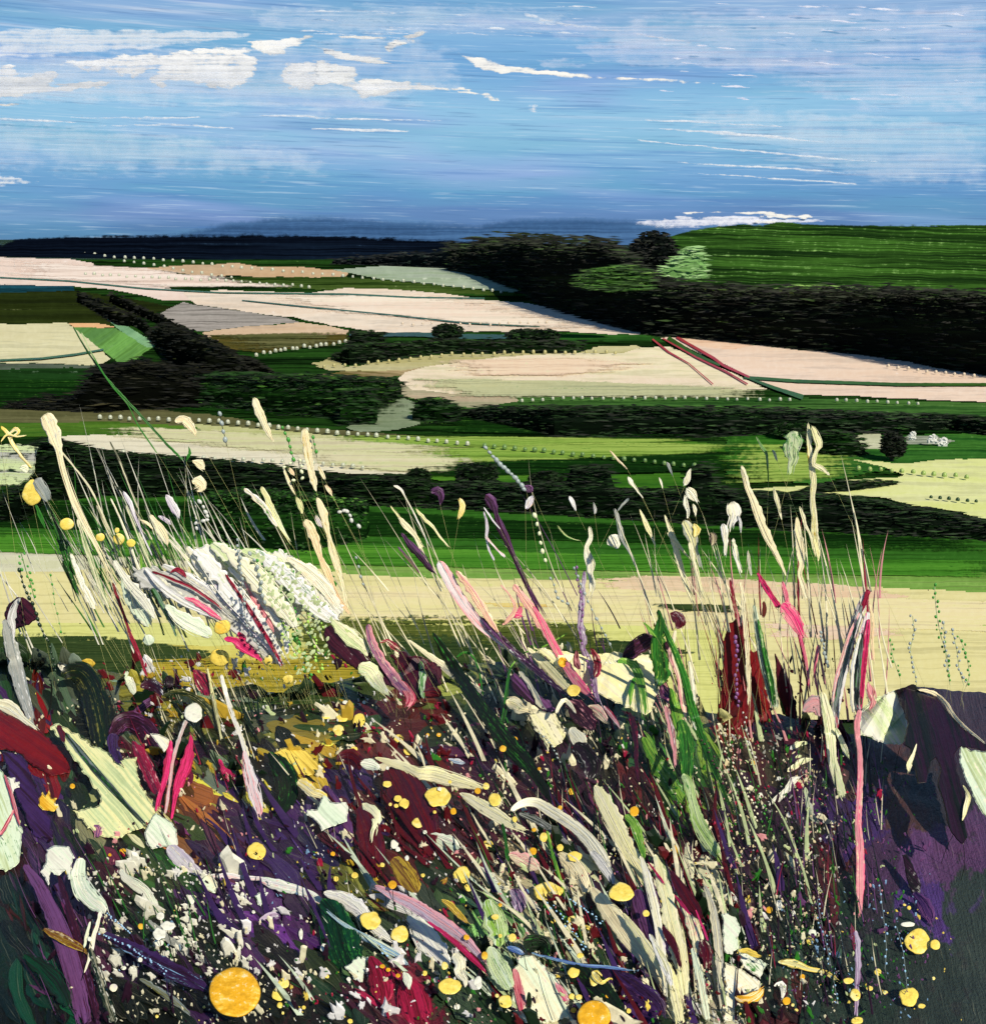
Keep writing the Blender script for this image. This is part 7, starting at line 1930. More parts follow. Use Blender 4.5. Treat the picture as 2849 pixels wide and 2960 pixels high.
PD('mint splayed petal', '2128,2760 2160,2752 2196,2772 2222,2786 2206,2806 2196,2830 2176,2814 2150,2800', 'mi', 'cw', 'gr', 'the mint splayed petal', jag=4)
PD('cream foot of the right hand petals', '2092,2780 2140,2800 2196,2836 2200,2876 2150,2900 2120,2950 2092,2956', 'cr', 'cw', 'yo', 'the cream foot', jag=6)
PT('orange flecked smear', '2124,2880,12 2150,2890,26 2180,2880,30 2206,2858,14', 'yo', 'cr', 'oc', rag=.5)
PT('small white curl', '2236,2850,8 2256,2844,18 2264,2864,14 2258,2890,5', 'cw', 'wh')
PT('cream wing petal at the right of the dark band', '2096,2600,18 2110,2590,28 2124,2606,14', 'cw', 'mi')

# ---- white petals, bottom centre
PT('white flat petal', '752,2540,12 782,2552,30 820,2564,34 856,2572,28 890,2584,26 924,2604,22 940,2616,6', 'wh', 'mi', 'pp', 'the white flat petal', rag=.14)
LF('dark green leaf under the white petals', '930,2600,20 960,2640,80 980,2700,110 1000,2760,110 1020,2800,50', 'dg', 'em', 'gr', 'the dark green leaf', rag=.08, thick=.5)
PT('white ragged petal', '936,2580,14 974,2590,36 1014,2610,46 1046,2636,40 1070,2668,36 1100,2694,28 1134,2716,12', 'wh', 'cw', 'lv', 'the white ragged petal', rag=.22)
PT('white slanting petal', '1066,2588,8 1096,2596,28 1134,2614,36 1172,2632,32 1206,2650,12', 'wh', 'gy', None, 'the white slanting petal')
PT('large white petal', '1176,2648,14 1200,2668,44 1226,2700,66 1250,2734,74 1276,2768,52 1294,2796,20', 'wh', 'cw', 'mi', 'the large white petal', rag=.14)
PT('lilac pink banded petal', '1084,2560,10 1132,2584,28 1184,2608,34 1236,2640,38 1284,2670,38 1330,2704,34 1370,2744,24 1404,2786,10', 'lv', 'pp', 'li', 'the lilac pink petal', rag=.1)
G('magenta edge of the lilac pink petal', '1236,2664,6 1280,2696,12 1326,2734,14 1366,2772,14 1404,2810,6', 'cs', 'hp', 'pp')
G('pale blue green streak', '944,2634,4 980,2664,9 1020,2690,13 1062,2714,18 1104,2738,22 1146,2762,18 1180,2790,8', 'bl', 'mi', 'cr', 'the pale blue green streak')
PD('cream torn petal at the bottom', '996,2794 1020,2776 1036,2764 1064,2764 1058,2790 1052,2812 1048,2838 1024,2828 1010,2808', 'cw', 'mi', None, 'the cream torn petal', jag=4)
LF('dark crimson leaf at the bottom', '1070,2764,14 1086,2800,56 1100,2844,72 1106,2884,52 1104,2904,16', 'mr', 'cs', 'pl', 'the dark crimson leaf', rag=.1)
LF('second dark crimson leaf at the bottom', '1166,2826,20 1184,2860,76 1200,2906,96 1212,2950,80', 'mr', 'cs', 'pl', 'the second dark crimson leaf', rag=.08)
PT('cream torn scrap on the dark crimson leaf', '1166,2810,14 1178,2830,26 1182,2860,10', 'cw', 'mi', None, rag=.3)
PT('cream crooked petal with an ochre loop', '1312,2756,22 1328,2784,32 1328,2812,26 1344,2834,18 1344,2854,6', 'cw', 'cr', 'oc', 'the cream crooked petal', rag=.25)
PT('ochre streak', '1292,2536,10 1280,2556,20', 'oc', 'br')
PT('yellow streak beside the lilac petal', '1276,2600,8 1300,2616,20 1330,2646,18 1352,2668,8', 'oc', 'ye', 'pp')
LF('orange brown brushed leaf', '1136,2480,30 1160,2510,56 1188,2550,56 1206,2580,24', 'br', 'oc', 'pl', rag=.15)
PD('small white torn scrap', '738,2590 760,2574 776,2580 764,2600 756,2620 744,2616', 'wh', 'mi', None, jag=3)
PT('lilac smear', '750,2660,14 780,2650,26 806,2646,18', 'lv', 'li', 'pu', rag=.4)

# ---- button flowers
for v in ('943,2070,13,10', '990,2070,19,19', '1037,2082,18,19', '978,2110,17,15', '1152,2136,14,14', '1180,2168,15,15', '1023,2166,11,9', '1119,2266,13,10', '1265,2303,38,29', '1150,2308,12,10', '1168,2322,15,14', '1128,2325,5,5', '1145,2329,7,6',
          '1208,2378,18,15', '1256,2347,5,5', '743,2460,28,28', '1335,2528,24,25', '1353,2566,13,11', '1105,2500,7,7', '1222,2530,6,6', '1025,2530,10,9', '971,2540,8,8', '1070,2660,31,27', '1155,2700,25,24', '1301,2850,33,23', '1227,2813,8,8', '820,2842,17,15',
          '806,2874,20,20', '810,2906,9,9', '945,2822,6,6', '878,2912,6,6', '1012,2952,8,7', '1285,2792,10,12', '818,2928,4,5', '1405,2272,10,10', '1430,2312,19,18', '1410,2444,17,16', '1487,2368,7,9', '1570,2420,12,14', '1618,2450,10,10', '1660,2476,21,15', '1585,2576,40,29', '1795,2580,34,29', '1866,2640,10,10', '1690,2690,18,17', '1655,2660,15,14',
          '1598,2663,7,6', '1430,2650,11,9', '1445,2705,6,6', '1657,2812,18,15', '1720,2826,18,24', '1676,2762,10,8', '1460,2895,20,19', '1436,2878,6,6', '1652,2880,9,9', '1672,2882,10,8', '1816,2922,7,7', '2648,2720,38,35', '2701,2730,15,15', '2536,2810,10,10', '2450,2835,16,9', '2470,2875,16,18', '2512,2857,10,7', '2557,2869,8,6',
          '2625,2882,29,29', '2662,2908,11,7', '2475,2950,18,11', '2340,2718,11,13', '2300,2920,6,5', '2613,2615,5,4', '2626,2624,6,6', '2697,2828,5,5', '2290,2905,5,5', '1847,2846,5,5', '636,2500,4,5', '1300,2260,5,5', '1480,2710,12,12'):
    q = [float(z) for z in v.split(',')]
    dot(*q, 'ye', jag=.24 if q[2] > 12 else .15)
for v in ('1310,2345,9,10', '1380,2286,9,9', '1487,2138,9,9', '1453,2164,10,10', '1558,2222,5,5', '1650,2288,10,10', '1618,2335,7,7', '1540,2460,11,11', '1832,2345,14,15', '1348,2709,9,9', '1105,2793,8,6', '1134,2557,13,12', '1122,2803,7,6', '1150,2820,7,6', '1756,2878,7,7', '2222,2630,10,10', '2272,2893,12,12', '2318,2824,8,9',
          '1543,2398,7,6', '1236,2124,5,5', '1268,2124,7,6', '1400,2762,10,12', '1950,2462,14,22', '962,2468,7,7', '2176,2205,7,7', '1657,2920,8,8', '1768,2924,9,6', '1245,2780,5,5', '1445,2616,6,6'):
    q = [float(z) for z in v.split(',')]
    dot(*q, 'yo', grp='small orange button flowers', name='orange_flower')
dot(1715, 2938, 49, 46, 'yo', 'ye', 'ta', 'large orange disc flower cut by the bottom edge', 'the orange disc flower at the bottom edge', 'orange disc flowers', name='orange_flower', jag=.05)
PT('melted yellow flower streak at lower right', '2248,2780,10 2280,2784,22 2310,2792,20 2340,2802,12 2376,2808,11 2400,2820,14 2418,2832,8', 'ye', 'cy', 'oc', 'the melted yellow streak', rag=.25)
PT('yellow lip on the mint splayed petal', '2134,2748,10 2156,2748,18 2180,2758,16 2200,2764,8', 'ye', 'oc', 'cw', rag=.25)
PT('yellow splayed flower', '1712,2808,12 1722,2826,22 1740,2840,12 1762,2826,6', 'ye', 'cy', None)
dot(1194, 2140, 8, 8, 'bl', None, None, 'small pale blue blossom')
dot(1212, 2158, 8, 8, 'bl', None, None, 'small pale blue blossom')
dot(1240, 2176, 9, 7, 'bl', None, None, 'small pale blue blossom')
PT('light blue smear', '1296,2194,6 1320,2200,12 1344,2206,6', 'bl', 'wh')
for v in ('1228,2405,6,6', '1272,2480,7,6', '1140,2440,12,14', '1150,2455,8,8', '1270,2280,6,6', '1120,2220,5,5', '1052,2030,5,5', '998,2030,8,6', '1176,2480,6,8', '700,2590,7,12', '733,2636,5,5', '936,2740,9,14', '870,2700,6,16', '1008,2830,6,6', '1126,2914,6,10', '1320,2910,10,8', '1382,2840,12,18', '2250,2250,6,6', '2196,2300,9,9', '2164,2150,5,5', '2420,2760,6,10', '2346,2696,12,10', '2292,2640,6,9', '2250,2618,10,16', '2622,2672,20,8'):
    q = [float(z) for z in v.split(',')]
    dot(*q, 'cw', grp='scattered white blossoms', name='white_flower', jag=.3)

# ---- more stalk texture: seed chains and small leaves
beaded('string of dark green seeds slanting at far left', '58,1648 72,1700 92,1740 108,1780 120,1816 132,1842 142,1858 150,1890 158,1920 166,1956', 'dg', 15, 17, 'dg', 'the string of dark green seeds')
beaded('thin dotted green string at far left', '146,1662 154,1700 160,1750 168,1780 180,1836', 'gr', 9, 26, 'pg')
beaded('tuft of clear seeds on the pale meadow at left', '62,1600 76,1650 90,1690 100,1730', 'gr', 11, 10, 'gr', None, None, 12)
beaded('string of glassy seeds before the club shaped head', '636,1196 642,1230 650,1262 656,1290', 'sl', 19, 26, 'dg')
beaded('string of green seeds left of the tall tan head', '818,1236 832,1270 840,1300 850,1330', 'gr', 15, 20, 'dg')
beaded('string of green seeds right of the tall tan head', '904,1264 910,1292 916,1322', 'gr', 14, 22, 'dg')
beaded('spray of pale seeds on the dark hedge', '826,1350 860,1330 866,1352 880,1380 846,1390', 'pg', 13, 20, 'dg', None, None, 8)
beaded('spray of glassy seeds on the scrub', '572,1450 586,1476 600,1500 570,1510 566,1540', 'gy', 17, 16, 'dg', None, None, 9)
beaded('spray of lilac seeds on the broad green field', '980,1480 1006,1476 1020,1500 1036,1528', 'gy', 16, 16, 'dg', None, None, 8)
beaded('string of dark seeds falling to the meadow', '1028,1612 1040,1646 1046,1676 1054,1700', 'sl', 13, 26, 'dg')
beaded('string of clear seeds through the white flower mass', '720,1600 740,1630 752,1680 760,1720 770,1750', 'sl', 15, 20, 'pg', None, None, 4)
beaded('string of dark seeds beside the pale petal', '690,1560 712,1800 760,1880', 'sl', 13, 15, 'gy', None, None, 5)
beaded('string of clear seeds on the cream petals', '1560,2120 1590,2150 1612,2190 1620,2210', 'sl', 9, 12, 'dg')
beaded('blue string of seeds in the dark lower centre', '1590,2610 1620,2650 1650,2690 1680,2730 1700,2750', 'bl', 9, 9, 'dg', None, None, 12)
beaded('second blue string of seeds', '1640,2600 1690,2630 1740,2670', 'bl', 9, 10, 'dg', None, None, 10)
beaded('light blue dotted string in the dark lower left', '310,2640 350,2676 380,2700', 'bl', 8, 7, 'vi', None, None, 5)
beaded('long light blue dotted string in the lower left', '290,2700 360,2730 420,2766 470,2800 484,2820', 'bl', 8, 8, 'vi', None, None, 7)
beaded('blue dotted string under the pale blue streak', '1090,2730 1104,2748 1120,2768', 'bl', 9, 8, 'dg', None, None, 9)
beaded('faint blue string at lower right', '2360,2600 2380,2700 2400,2790 2420,2900', 'bl', 9, 13, 'sl', None, None, 10)
beaded('second faint blue string at lower right', '2540,2560 2552,2650 2560,2740 2556,2800', 'bl', 10, 22, 'sl', None, None, 6)
beaded('third faint blue string at lower right', '2590,2680 2610,2760 2620,2860', 'bl', 9, 18, 'sl', None, None, 6)
for k, s in enumerate(('2150,2060 2160,2140 2190,2200', '2080,2120 2120,2200 2160,2300 2200,2380', '2040,2140 2090,2240 2130,2320', '2100,2440 2140,2520 2190,2620 2240,2720', '2180,2260 2200,2330 2230,2420', '2330,2560 2360,2640 2390,2720')):
    beaded(('string of grey seeds below the dark red leaf', 'long string of pale seeds on the dark right', 'string of brown seeds left of the long pale one', 'long dark seed string in the lower right', 'short seed string by the cream feathers', 'seed string beside the melted yellow streak')[k], s, ('gy', 'ta', 'pl', 'pu', 'gr', 'dg')[k], 10, 12, 'dg', None, None, 14)


# ------------------------------------------------------------------ uncountable specks and fine grass of the meadow
def specks(name, desc, A, zones, size=(2.0, 5.5), slant=0.35, long=1.6, big=0.10):
    V, Fc, U = [], [], []
    sd_ = sum(ord(ch) for ch in A)
    for (x0, y0, x1, y1, n) in zones:
        k = tries = 0
        n = int(n * 0.5)
        while k < n and tries < n * 8:
            tries += 1
            x, yv = random.uniform(x0, x1), random.uniform(y0, y1)
            if nz(x * 0.014, yv * 0.014, sd_) + random.uniform(-0.55, 0.25) < 0:
                continue
            k += 1
            y = bank_y(x, yv) - random.uniform(0.012, 0.05)
            s = y / FPX
            r = size[0] + (size[1] - size[0]) * random.random() ** 2.2
            if random.random() < big:
                r *= random.uniform(1.8, 3.2)
            a = slant + random.gauss(0, 0.5)
            l = long * random.uniform(0.6, 1.7)
            ux, uy = math.sin(a), math.cos(a)
            i0 = len(V)
            N = 7 if r < 6 else 13
            ring = []
            for j in range(N):
                t = 2 * math.pi * j / N + random.uniform(-0.2, 0.2)
                q = random.uniform(0.45, 1.25)
                ring.append((r * math.cos(t) * q, r * l * math.sin(t) * q))
            for sc, h in ((1.0, 0.0), (0.72, 0.30)):
                for p, q in ring:
                    p, q = p * sc, q * sc
                    V.append(at_y(x + p * uy + q * ux, yv - p * ux + q * uy, y - s * r * h))
                    U.append(((x + p) / 1000, (yv + q) / 1000))
            for j in range(N):
                m = (j + 1) % N
                Fc.append((i0 + j, i0 + m, i0 + N + m, i0 + N + j))
            Fc.append(tuple(i0 + N + j for j in range(N)))
            Fc.append(tuple(i0 + N - 1 - j for j in range(N)))
    o = mesh_obj(name, V, Fc, U, paint(PAL[A], tuple(int(v * .8) for v in PAL[A]), None, 20, 60, 0.001, 0.42, spec=0.35), smooth=False)
    o['kind'] = 'stuff'
    o['label'] = desc
    return o


def ground_strokes():
    """broad brushed leaves lying over the bank in the colours of the ground under them"""
    V, Fc, U, K = [], [], [], []
    cnt = 0
    for row in range(2):
        for (cx, cy, r_, g_, b_) in list(CP) + [(-c[0], *c[1:]) for c in CP if c[0] < 1300] + [(5698 - c[0], *c[1:]) for c in CP if c[0] > 1500]:
            for _ in range(6 if row == 0 else 2):
                x, yv = cx + random.gauss(0, 52), cy + random.gauss(0, 46)
                if yv < crest_row(x) + 10 or 2470 < x < 2960:
                    continue
                big = row == 0
                L = random.uniform(80, 230) if big else random.uniform(30, 110)
                w = random.uniform(26, 76) if big else random.uniform(5, 18)
                if yv < 2170 and 240 < x < 1700 and random.random() < 0.75:
                    a = math.pi / 2 + random.gauss(0.05, 0.1)
                else:
                    lean = 0.75 if x < 1500 else 0.75 - 0.65 * min(1, (x - 1500) / 700)
                    if x < 320:
                        lean = 0.42
                    a = lean + random.gauss(0, 0.22)
                dx, dy = math.sin(a), math.cos(a)
                f = random.choice((0.8, 0.95, 1.05, 1.15, 1.25, 1.45)) if big else random.choice((0.4, 0.7, 1.4, 1.9))
                col = [min(235.0, max(6.0, v * f + random.uniform(-6, 6))) for v in (r_, g_, b_)]
                cnt += 1
                off = 0.003 + 0.006 * random.random() + (0.003 if not big else 0)
                n_ = max(4, int(L / 14))
                sd_ = cnt * 0.71
                i0 = len(V)
                cur = random.gauss(0, 0.0016)
                for i in range(n_ + 1):
                    t = i / n_ - 0.5
                    px, py = x + dx * L * t + cur * (L * t) ** 2 * dy, yv + dy * L * t
                    fall = (1 - abs(2 * t) ** 4) * (0.8 + 0.5 * nz(t * 5, sd_)) + 0.12
                    for v, h in ((-1, 0), (-0.7, 1), (0, 0.8), (0.7, 1), (1, 0)):
                        qx, qy = px + dy * v * w / 2 * fall, py - dx * v * w / 2 * fall
                        yb = bank_y(qx, qy) if qy > crest_row(qx) + 6 else bank_y(px, yv)
                        V.append(at_y(qx, qy, yb - off - 0.0022 * h))
                        U.append(((t * L + cnt * 17) / 1000, v * w / 2000))
                        K.append(col)
                for i in range(n_):
                    for k in range(4):
                        q = i0 + i * 5 + k
                        Fc.append((q, q + 1, q + 6, q + 5))
    m = bpy.data.materials.new('ground_leaves')
    m.use_nodes = True
    T = NT(m.node_tree)
    at = T.n('ShaderNodeAttribute', attribute_name='pigment').outputs['Color']
    uv = T.n('ShaderNodeUVMap').outputs[0]
    s2 = T.n('ShaderNodeSeparateXYZ')
    T.set(s2.inputs[0], uv)
    st = T.noise(T.comb(T.math('MULTIPLY', s2.outputs[0], 6), T.math('MULTIPLY', s2.outputs[1], 210), 0.0), 1.0, 4, 0.62)
    gr = T.noise(uv, 90, 4, 0.6)
    c = T.mix(T.math('MULTIPLY', T.step(st, 0.52, 0.36), 0.7), at, T.mix(1.0, at, (0.4, 0.4, 0.42, 1), 'MULTIPLY'))
    c = T.mix(T.math('MULTIPLY', T.step(st, 0.56, 0.70), 0.30), c, rgba((150, 150, 126)))
    bs = T.n('ShaderNodeBsdfPrincipled')
    T.set(bs.inputs['Base Color'], c)
    T.set(bs.inputs['Roughness'], T.math('ADD', T.math('MULTIPLY', gr, 0.3), 0.30))
    bs.inputs['Specular IOR Level'].default_value = 0.35
    b = T.n('ShaderNodeBump')
    b.inputs['Strength'].default_value = 0.8
    b.inputs['Distance'].default_value = 0.003
    T.set(b.inputs['Height'], T.math('ADD', st, T.math('MULTIPLY', gr, 0.8)))
    T.set(bs.inputs['Normal'], b.outputs[0])
    o_ = T.n('ShaderNodeOutputMaterial')
    T.set(o_.inputs[0], bs.outputs[0])
    o = mesh_obj('ground_leaves', V, Fc, U, m)
    ca = o.data.color_attributes.new('pigment', 'FLOAT_COLOR', 'POINT')
    Lc = np.array(K) / 255
    Lc = np.where(Lc <= 0.04045, Lc / 12.92, ((Lc + 0.055) / 1.055) ** 2.4)
    arr = np.ones((len(V), 4), dtype=np.float32)
    arr[:, :3] = Lc
    ca.data.foreach_set('color', arr.ravel())
    o['kind'] = 'stuff'
    o['label'] = 'tangle of broad low leaves covering the meadow bank'


ground_strokes()
specks('seed_specks', 'cream seed specks scattered through the meadow', 'cr', [(200, 2500, 720, 2960, 420), (900, 2000, 1500, 2500, 420), (1380, 2050, 2100, 2500, 620), (1400, 2460, 2100, 2960, 380), (2080, 2100, 2420, 2960, 360), (0, 1960, 900, 2400, 330), (640, 2640, 1380, 2960, 260), (1250, 1860, 2000, 2100, 220)])
specks('seed_specks', 'white seed specks scattered through the meadow', 'wh', [(250, 2480, 700, 2860, 320), (700, 2000, 1400, 2960, 420), (1400, 2050, 2450, 2900, 460), (500, 1880, 1100, 2120, 160)], (1.6, 4.2))
specks('seed_specks', 'pink seed specks among the cream blades', 'pp', [(1300, 2050, 2140, 2960, 420), (2100, 2000, 2560, 2700, 200), (300, 2000, 760, 2500, 90)], (1.6, 4.2))
specks('seed_specks', 'crimson specks scattered through the meadow', 'cs', [(900, 1880, 2140, 2960, 420), (300, 1900, 760, 2500, 120), (2080, 1900, 2540, 2500, 140)], (2.0, 5.5))
specks('seed_specks', 'pale green specks scattered through the meadow', 'pg', [(1380, 2050, 2500, 2900, 520), (1980, 2000, 2560, 2900, 240), (0, 1960, 900, 2500, 160)], (1.6, 4.6))
specks('seed_specks', 'yellow specks scattered through the meadow', 'ye', [(640, 2000, 2140, 2960, 300), (2100, 2560, 2780, 2960, 70), (100, 2000, 640, 2960, 60)], (1.6, 4.6), long=1.1)
specks('seed_specks', 'green specks scattered through the meadow', 'gr', [(800, 1860, 2500, 2960, 520), (700, 1620, 980, 1980, 200)], (2.0, 5.5))
specks('seed_specks', 'dark plum specks scattered through the meadow', 'pu', [(100, 1900, 2500, 2960, 1200)], (2.5, 7.5), long=2.2)
specks('seed_specks', 'light blue specks scattered through the lower meadow', 'bl', [(2250, 2500, 2700, 2950, 140), (1400, 2500, 1900, 2850, 90), (200, 2620, 640, 2900, 80), (760, 2440, 940, 2640, 40)], (1.4, 3.6))


def fine_grass(desc, A, zones, w=(1.5, 3.5), slant=0.42, ln=(60, 190)):
    V, Fc, U = [], [], []
    for (x0, y0, x1, y1, n) in zones:
        for _ in range(n):
            x, yv = random.uniform(x0, x1), random.uniform(y0, y1)
            L = random.uniform(*ln)
            a = -slant * (1 - 0.75 * max(0, min(1, (x - 1500) / 900))) + random.gauss(0, 0.12)
            y = bank_y(x, yv) - random.uniform(0.006, 0.03)
            if yv < crest_row(x):
                y -= 0.02
            s = y / FPX
            ww = random.uniform(*w)
            cur = random.gauss(0, 0.10)
            i0 = len(V)
            n_ = 7
            for k in range(n_):
                t = k / (n_ - 1)
                px = x + L * t * math.sin(a + cur * t)
                py = yv - L * t * math.cos(a + cur * t)
                hw = ww * (1 - t ** 2) * (0.8 + 0.4 * nz(t * 6, x))
                yl = y + 0.72 * (bank_y(x, min(py, yv)) - bank_y(x, yv))
                V.append(at_y(px - hw, py, yl)); V.append(at_y(px, py, yl - s * 2.0)); V.append(at_y(px + hw, py, yl + s))
                U += [(t * L / 1000, 0), (t * L / 1000, 0.002), (t * L / 1000, 0.004)]
            for k in range(n_ - 1):
                q = i0 + 3 * k
                Fc.append((q, q + 1, q + 4, q + 3))
                Fc.append((q + 1, q + 2, q + 5, q + 4))
    o = mesh_obj('meadow_grass', V, Fc, U, paint(PAL[A], tuple(int(v * .7) for v in PAL[A]), None, 20, 90, 0, 0.4, spec=0.4))
    o['kind'] = 'stuff'
    o['label'] = desc
    return o


specks('seed_specks', 'torn white petals strewn over the dark lower left', 'cw', [(250, 2470, 720, 2830, 230), (300, 2600, 560, 2760, 60)], (4, 13), 0.6, 1.4, 0.16)
specks('seed_specks', 'torn cream petals strewn over the lower centre', 'cr', [(1400, 2420, 2120, 2960, 230), (880, 2050, 1520, 2480, 90), (1500, 2060, 1760, 2260, 60)], (4, 15), 0.5, 1.7, 0.12)
specks('seed_specks', 'torn pale petals strewn over the bottom middle', 'wh', [(700, 2540, 1400, 2960, 130), (380, 1900, 720, 2120, 60)], (4, 13), 0.6, 1.5, 0.12)
specks('seed_specks', 'maroon scraps strewn over the pale petals', 'mr', [(1380, 2380, 2140, 2960, 200), (860, 2000, 1400, 2500, 80), (300, 1900, 700, 2120, 60)], (4, 14), 0.4, 1.9, 0.12)
specks('seed_specks', 'dark green scraps strewn over the pale petals', 'dg', [(1380, 2380, 2140, 2960, 180), (300, 1960, 760, 2300, 70)], (4, 14), 0.4, 1.9, 0.12)
specks('seed_specks', 'grey and tan seed grains on the dark right side', 'gy', [(2080, 2120, 2440, 2960, 560)], (1.6, 3.8), 0.1, 1.4, 0.04)
specks('seed_specks', 'tan seed grains on the dark right side', 'ta', [(2060, 2120, 2380, 2700, 500)], (2.0, 5.0), 0.1, 1.2, 0.06)
specks('seed_specks', 'lilac seed grains on the dark right side', 'li', [(2250, 2200, 2700, 2900, 500)], (1.8, 4.6), 0.1, 1.6, 0.06)
specks('seed_specks', 'green grains on the dark right side', 'gr', [(2100, 2150, 2640, 2960, 420)], (2.0, 5.0), 0.1, 1.8, 0.06)
specks('seed_specks', 'ochre scraps on the olive ground', 'oc', [(300, 1930, 1000, 2250, 150), (1000, 2480, 1120, 2620, 40)], (3, 11), 0.9, 1.9, 0.12)
fine_grass('thin pale scratchy grass rising over the fields at left', 'cw', [(240, 1560, 760, 1900, 60), (40, 1600, 300, 1900, 13)], (1.3, 4.0), 0.42, (130, 420))
fine_grass('thin green scratchy grass rising over the fields at left', 'gr', [(220, 1560, 720, 1850, 35)], (1.3, 4.3), 0.42, (120, 380))
fine_grass('thin cream scratchy grass rising over the fields in the middle', 'cr', [(1180, 1700, 1720, 2050, 40), (760, 1700, 1180, 1980, 18)], (1.3, 4.0), 0.5, (120, 420))
fine_grass('thin plum scratchy grass in the middle', 'li', [(1400, 1700, 1800, 2050, 20)], (1.3, 4.0), 0.45, (120, 360))
fine_grass('thin cream scratchy grass at right', 'cr', [(1880, 1700, 2580, 2120, 60)], (1.3, 4.7), 0.40, (140, 420))
fine_grass('thin pink scratchy grass at right', 'pp', [(1900, 1720, 2560, 2150, 35)], (1.3, 4.3), 0.40, (120, 360))
fine_grass('thin crimson scratchy grass at right', 'cs', [(2060, 1740, 2560, 2150, 23)], (1.3, 4.0), 0.40, (120, 340))
fine_grass('broad pale diagonal blades across the lower middle', 'cr', [(1420, 2420, 2140, 2990, 26), (940, 2160, 1560, 2500, 10)], (5.0, 13.0), 0.62, (110, 300))
fine_grass('broad mint diagonal blades across the lower middle', 'mi', [(1380, 2440, 2160, 2990, 18), (740, 2560, 1340, 2960, 8)], (5.0, 13.0), 0.66, (110, 280))
fine_grass('broad pale green diagonal blades in the lower right', 'pg', [(1880, 2100, 2360, 2700, 18), (1500, 2600, 2160, 2990, 14)], (4.0, 10.0), 0.6, (110, 280))
fine_grass('broad maroon diagonal blades across the lower middle', 'mr', [(1400, 2350, 2200, 2990, 24), (900, 2200, 1400, 2600, 14)], (5.0, 14.0), 0.6, (100, 260))
fine_grass('broad purple diagonal blades across the lower middle', 'vi', [(1400, 2350, 2300, 2990, 18), (640, 2400, 1000, 2760, 14)], (6.0, 16.0), 0.5, (100, 260))
fine_grass('broad pale grass blades before the meadow', 'cw', [(280, 1600, 700, 1800, 24), (420, 1560, 900, 1760, 12)], (3.0, 8.0), 0.55, (70, 190))
fine_grass('broad lime grass blades before the meadow', 'pg', [(260, 1600, 640, 1800, 14), (1880, 2050, 2120, 2960, 20)], (3.0, 7.0), 0.5, (70, 190))
fine_grass('fine cream grass blades', 'cr', [(200, 1650, 620, 1760, 36), (460, 1990, 760, 2200, 26), (1440, 2000, 2100, 2960, 70), (2080, 2100, 2560, 2900, 44), (1880, 1700, 2500, 1800, 22), (700, 2300, 1100, 2700, 16)], (1.0, 2.6))
fine_grass('fine dark green grass blades', 'dg', [(240, 1640, 600, 1760, 24), (420, 2000, 760, 2300, 30), (1400, 2100, 2560, 2960, 110), (1560, 1950, 2100, 2150, 24)], (1.6, 4.2))
fine_grass('fine mid green grass blades', 'gr', [(280, 1640, 620, 1780, 20), (1400, 2050, 2500, 2900, 70), (300, 2480, 640, 2800, 26)], (1.4, 3.4))
fine_grass('fine crimson grass blades', 'cs', [(1500, 1960, 2500, 2800, 40), (380, 2000, 740, 2400, 16), (2080, 1720, 2500, 2000, 12)], (1.0, 2.4))
fine_grass('cream and plum grass carrying on beyond the edges of the view', 'cr', [(-1200, 1950, -20, 2960, 160), (3250, 2050, 4300, 2960, 160)], (1.0, 5.0), 0.4, (80, 300))
fine_grass('green grass carrying on beyond the edges of the view', 'gr', [(-1200, 1950, -20, 2960, 140), (3250, 2050, 4300, 2960, 140)], (1.5, 6.0), 0.4, (80, 280))
fine_grass('fine plum grass blades', 'pu', [(1380, 2100, 2560, 2960, 90), (100, 2480, 700, 2960, 40), (-1200, 1950, -160, 2960, 100), (3300, 2050, 4300, 2960, 100)], (2.0, 5.0))
fine_grass('fine lilac grass blades', 'li', [(1900, 2100, 2560, 2900, 40), (100, 2500, 300, 2960, 24)], (1.0, 3.0))


# ------------------------------------------------------------------ labels: how each thing looks and what it stands beside
MARKS = [(d, cx, cy, mk) for (_, d, cx, cy, s, mk, g) in ITEMS if mk]
used = {}


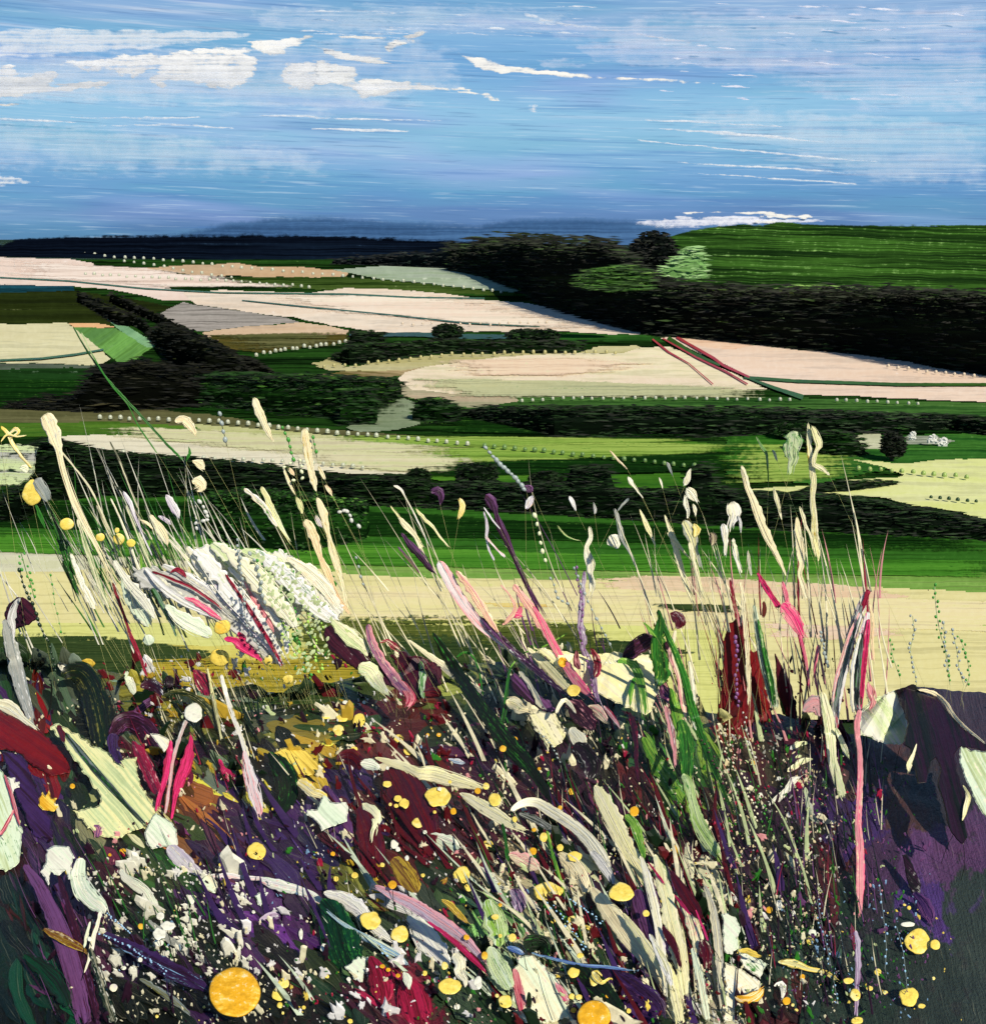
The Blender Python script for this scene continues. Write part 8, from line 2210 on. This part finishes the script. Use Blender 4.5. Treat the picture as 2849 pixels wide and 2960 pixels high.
def near_words(cx, cy, own, k):
    c = sorted(((math.hypot(cx - x, cy - y), x, y, m) for (_, x, y, m) in MARKS if m != own))
    d, x, y, m = c[k]
    dx, dy = cx - x, cy - y
    v = 'above' if dy < 0 else 'below'
    h = 'left of' if dx < 0 else 'right of'
    if abs(dx) > 2.2 * abs(dy):
        w = h
    elif abs(dy) > 2.2 * abs(dx):
        w = v
    else:
        w = v + ' and ' + h
    if d < 55:
        w = 'touching' if d < 28 else 'close ' + w
    return w + ' ' + m


counts = {}
for it in ITEMS:
    counts[it[1]] = counts.get(it[1], 0) + 1
todo = {}
for it in ITEMS:
    root, d, cx, cy, s, mk, g = it
    lab = d
    if counts[d] > 1 or (len(d.split()) < 6 and not mk):
        lab = d + ' ' + near_words(cx, cy, mk, 0)
    todo.setdefault(lab, []).append(it)
final_labels = {}
for lab, its in list(todo.items()):
    if len(its) == 1:
        final_labels[lab] = its[0]
for lab, its in list(todo.items()):
    if len(its) == 1:
        continue
    for it in its:
        d = it[1]
        cand = d + ' ' + near_words(it[2], it[3], it[5], 0)
        alt = d + ' between ' + ' and '.join(near_words(it[2], it[3], it[5], q).split(' the ', 1)[-1].join(('the ', '')) for q in (0, 1))
        alt2 = d + ' ' + near_words(it[2], it[3], it[5], 1)
        alt3 = d + ' ' + near_words(it[2], it[3], it[5], 2)
        for cnd in (alt2, alt, alt3, cand):
            if cnd not in final_labels and len(cnd.split()) <= 16:
                final_labels[cnd] = it
                break
        else:
            q = 2
            side = sorted(its, key=lambda z: z[2])
            word = 'leftmost ' if it is side[0] else 'rightmost ' if it is side[-1] else 'middle '
            base_l = word + cand
            extra_l = ['', ' by the edge', ' in between', ' nearer', ' further']
            for q in extra_l:
                if base_l + q not in final_labels:
                    final_labels[base_l + q] = it
                    break
for lab, it in final_labels.items():
    w = lab.split()
    if len(w) < 4:
        lab = lab + ' standing in the meadow'
    it[0]['label'] = ' '.join(lab.split()[:16])
    if it[6]:
        it[0]['group'] = it[6]
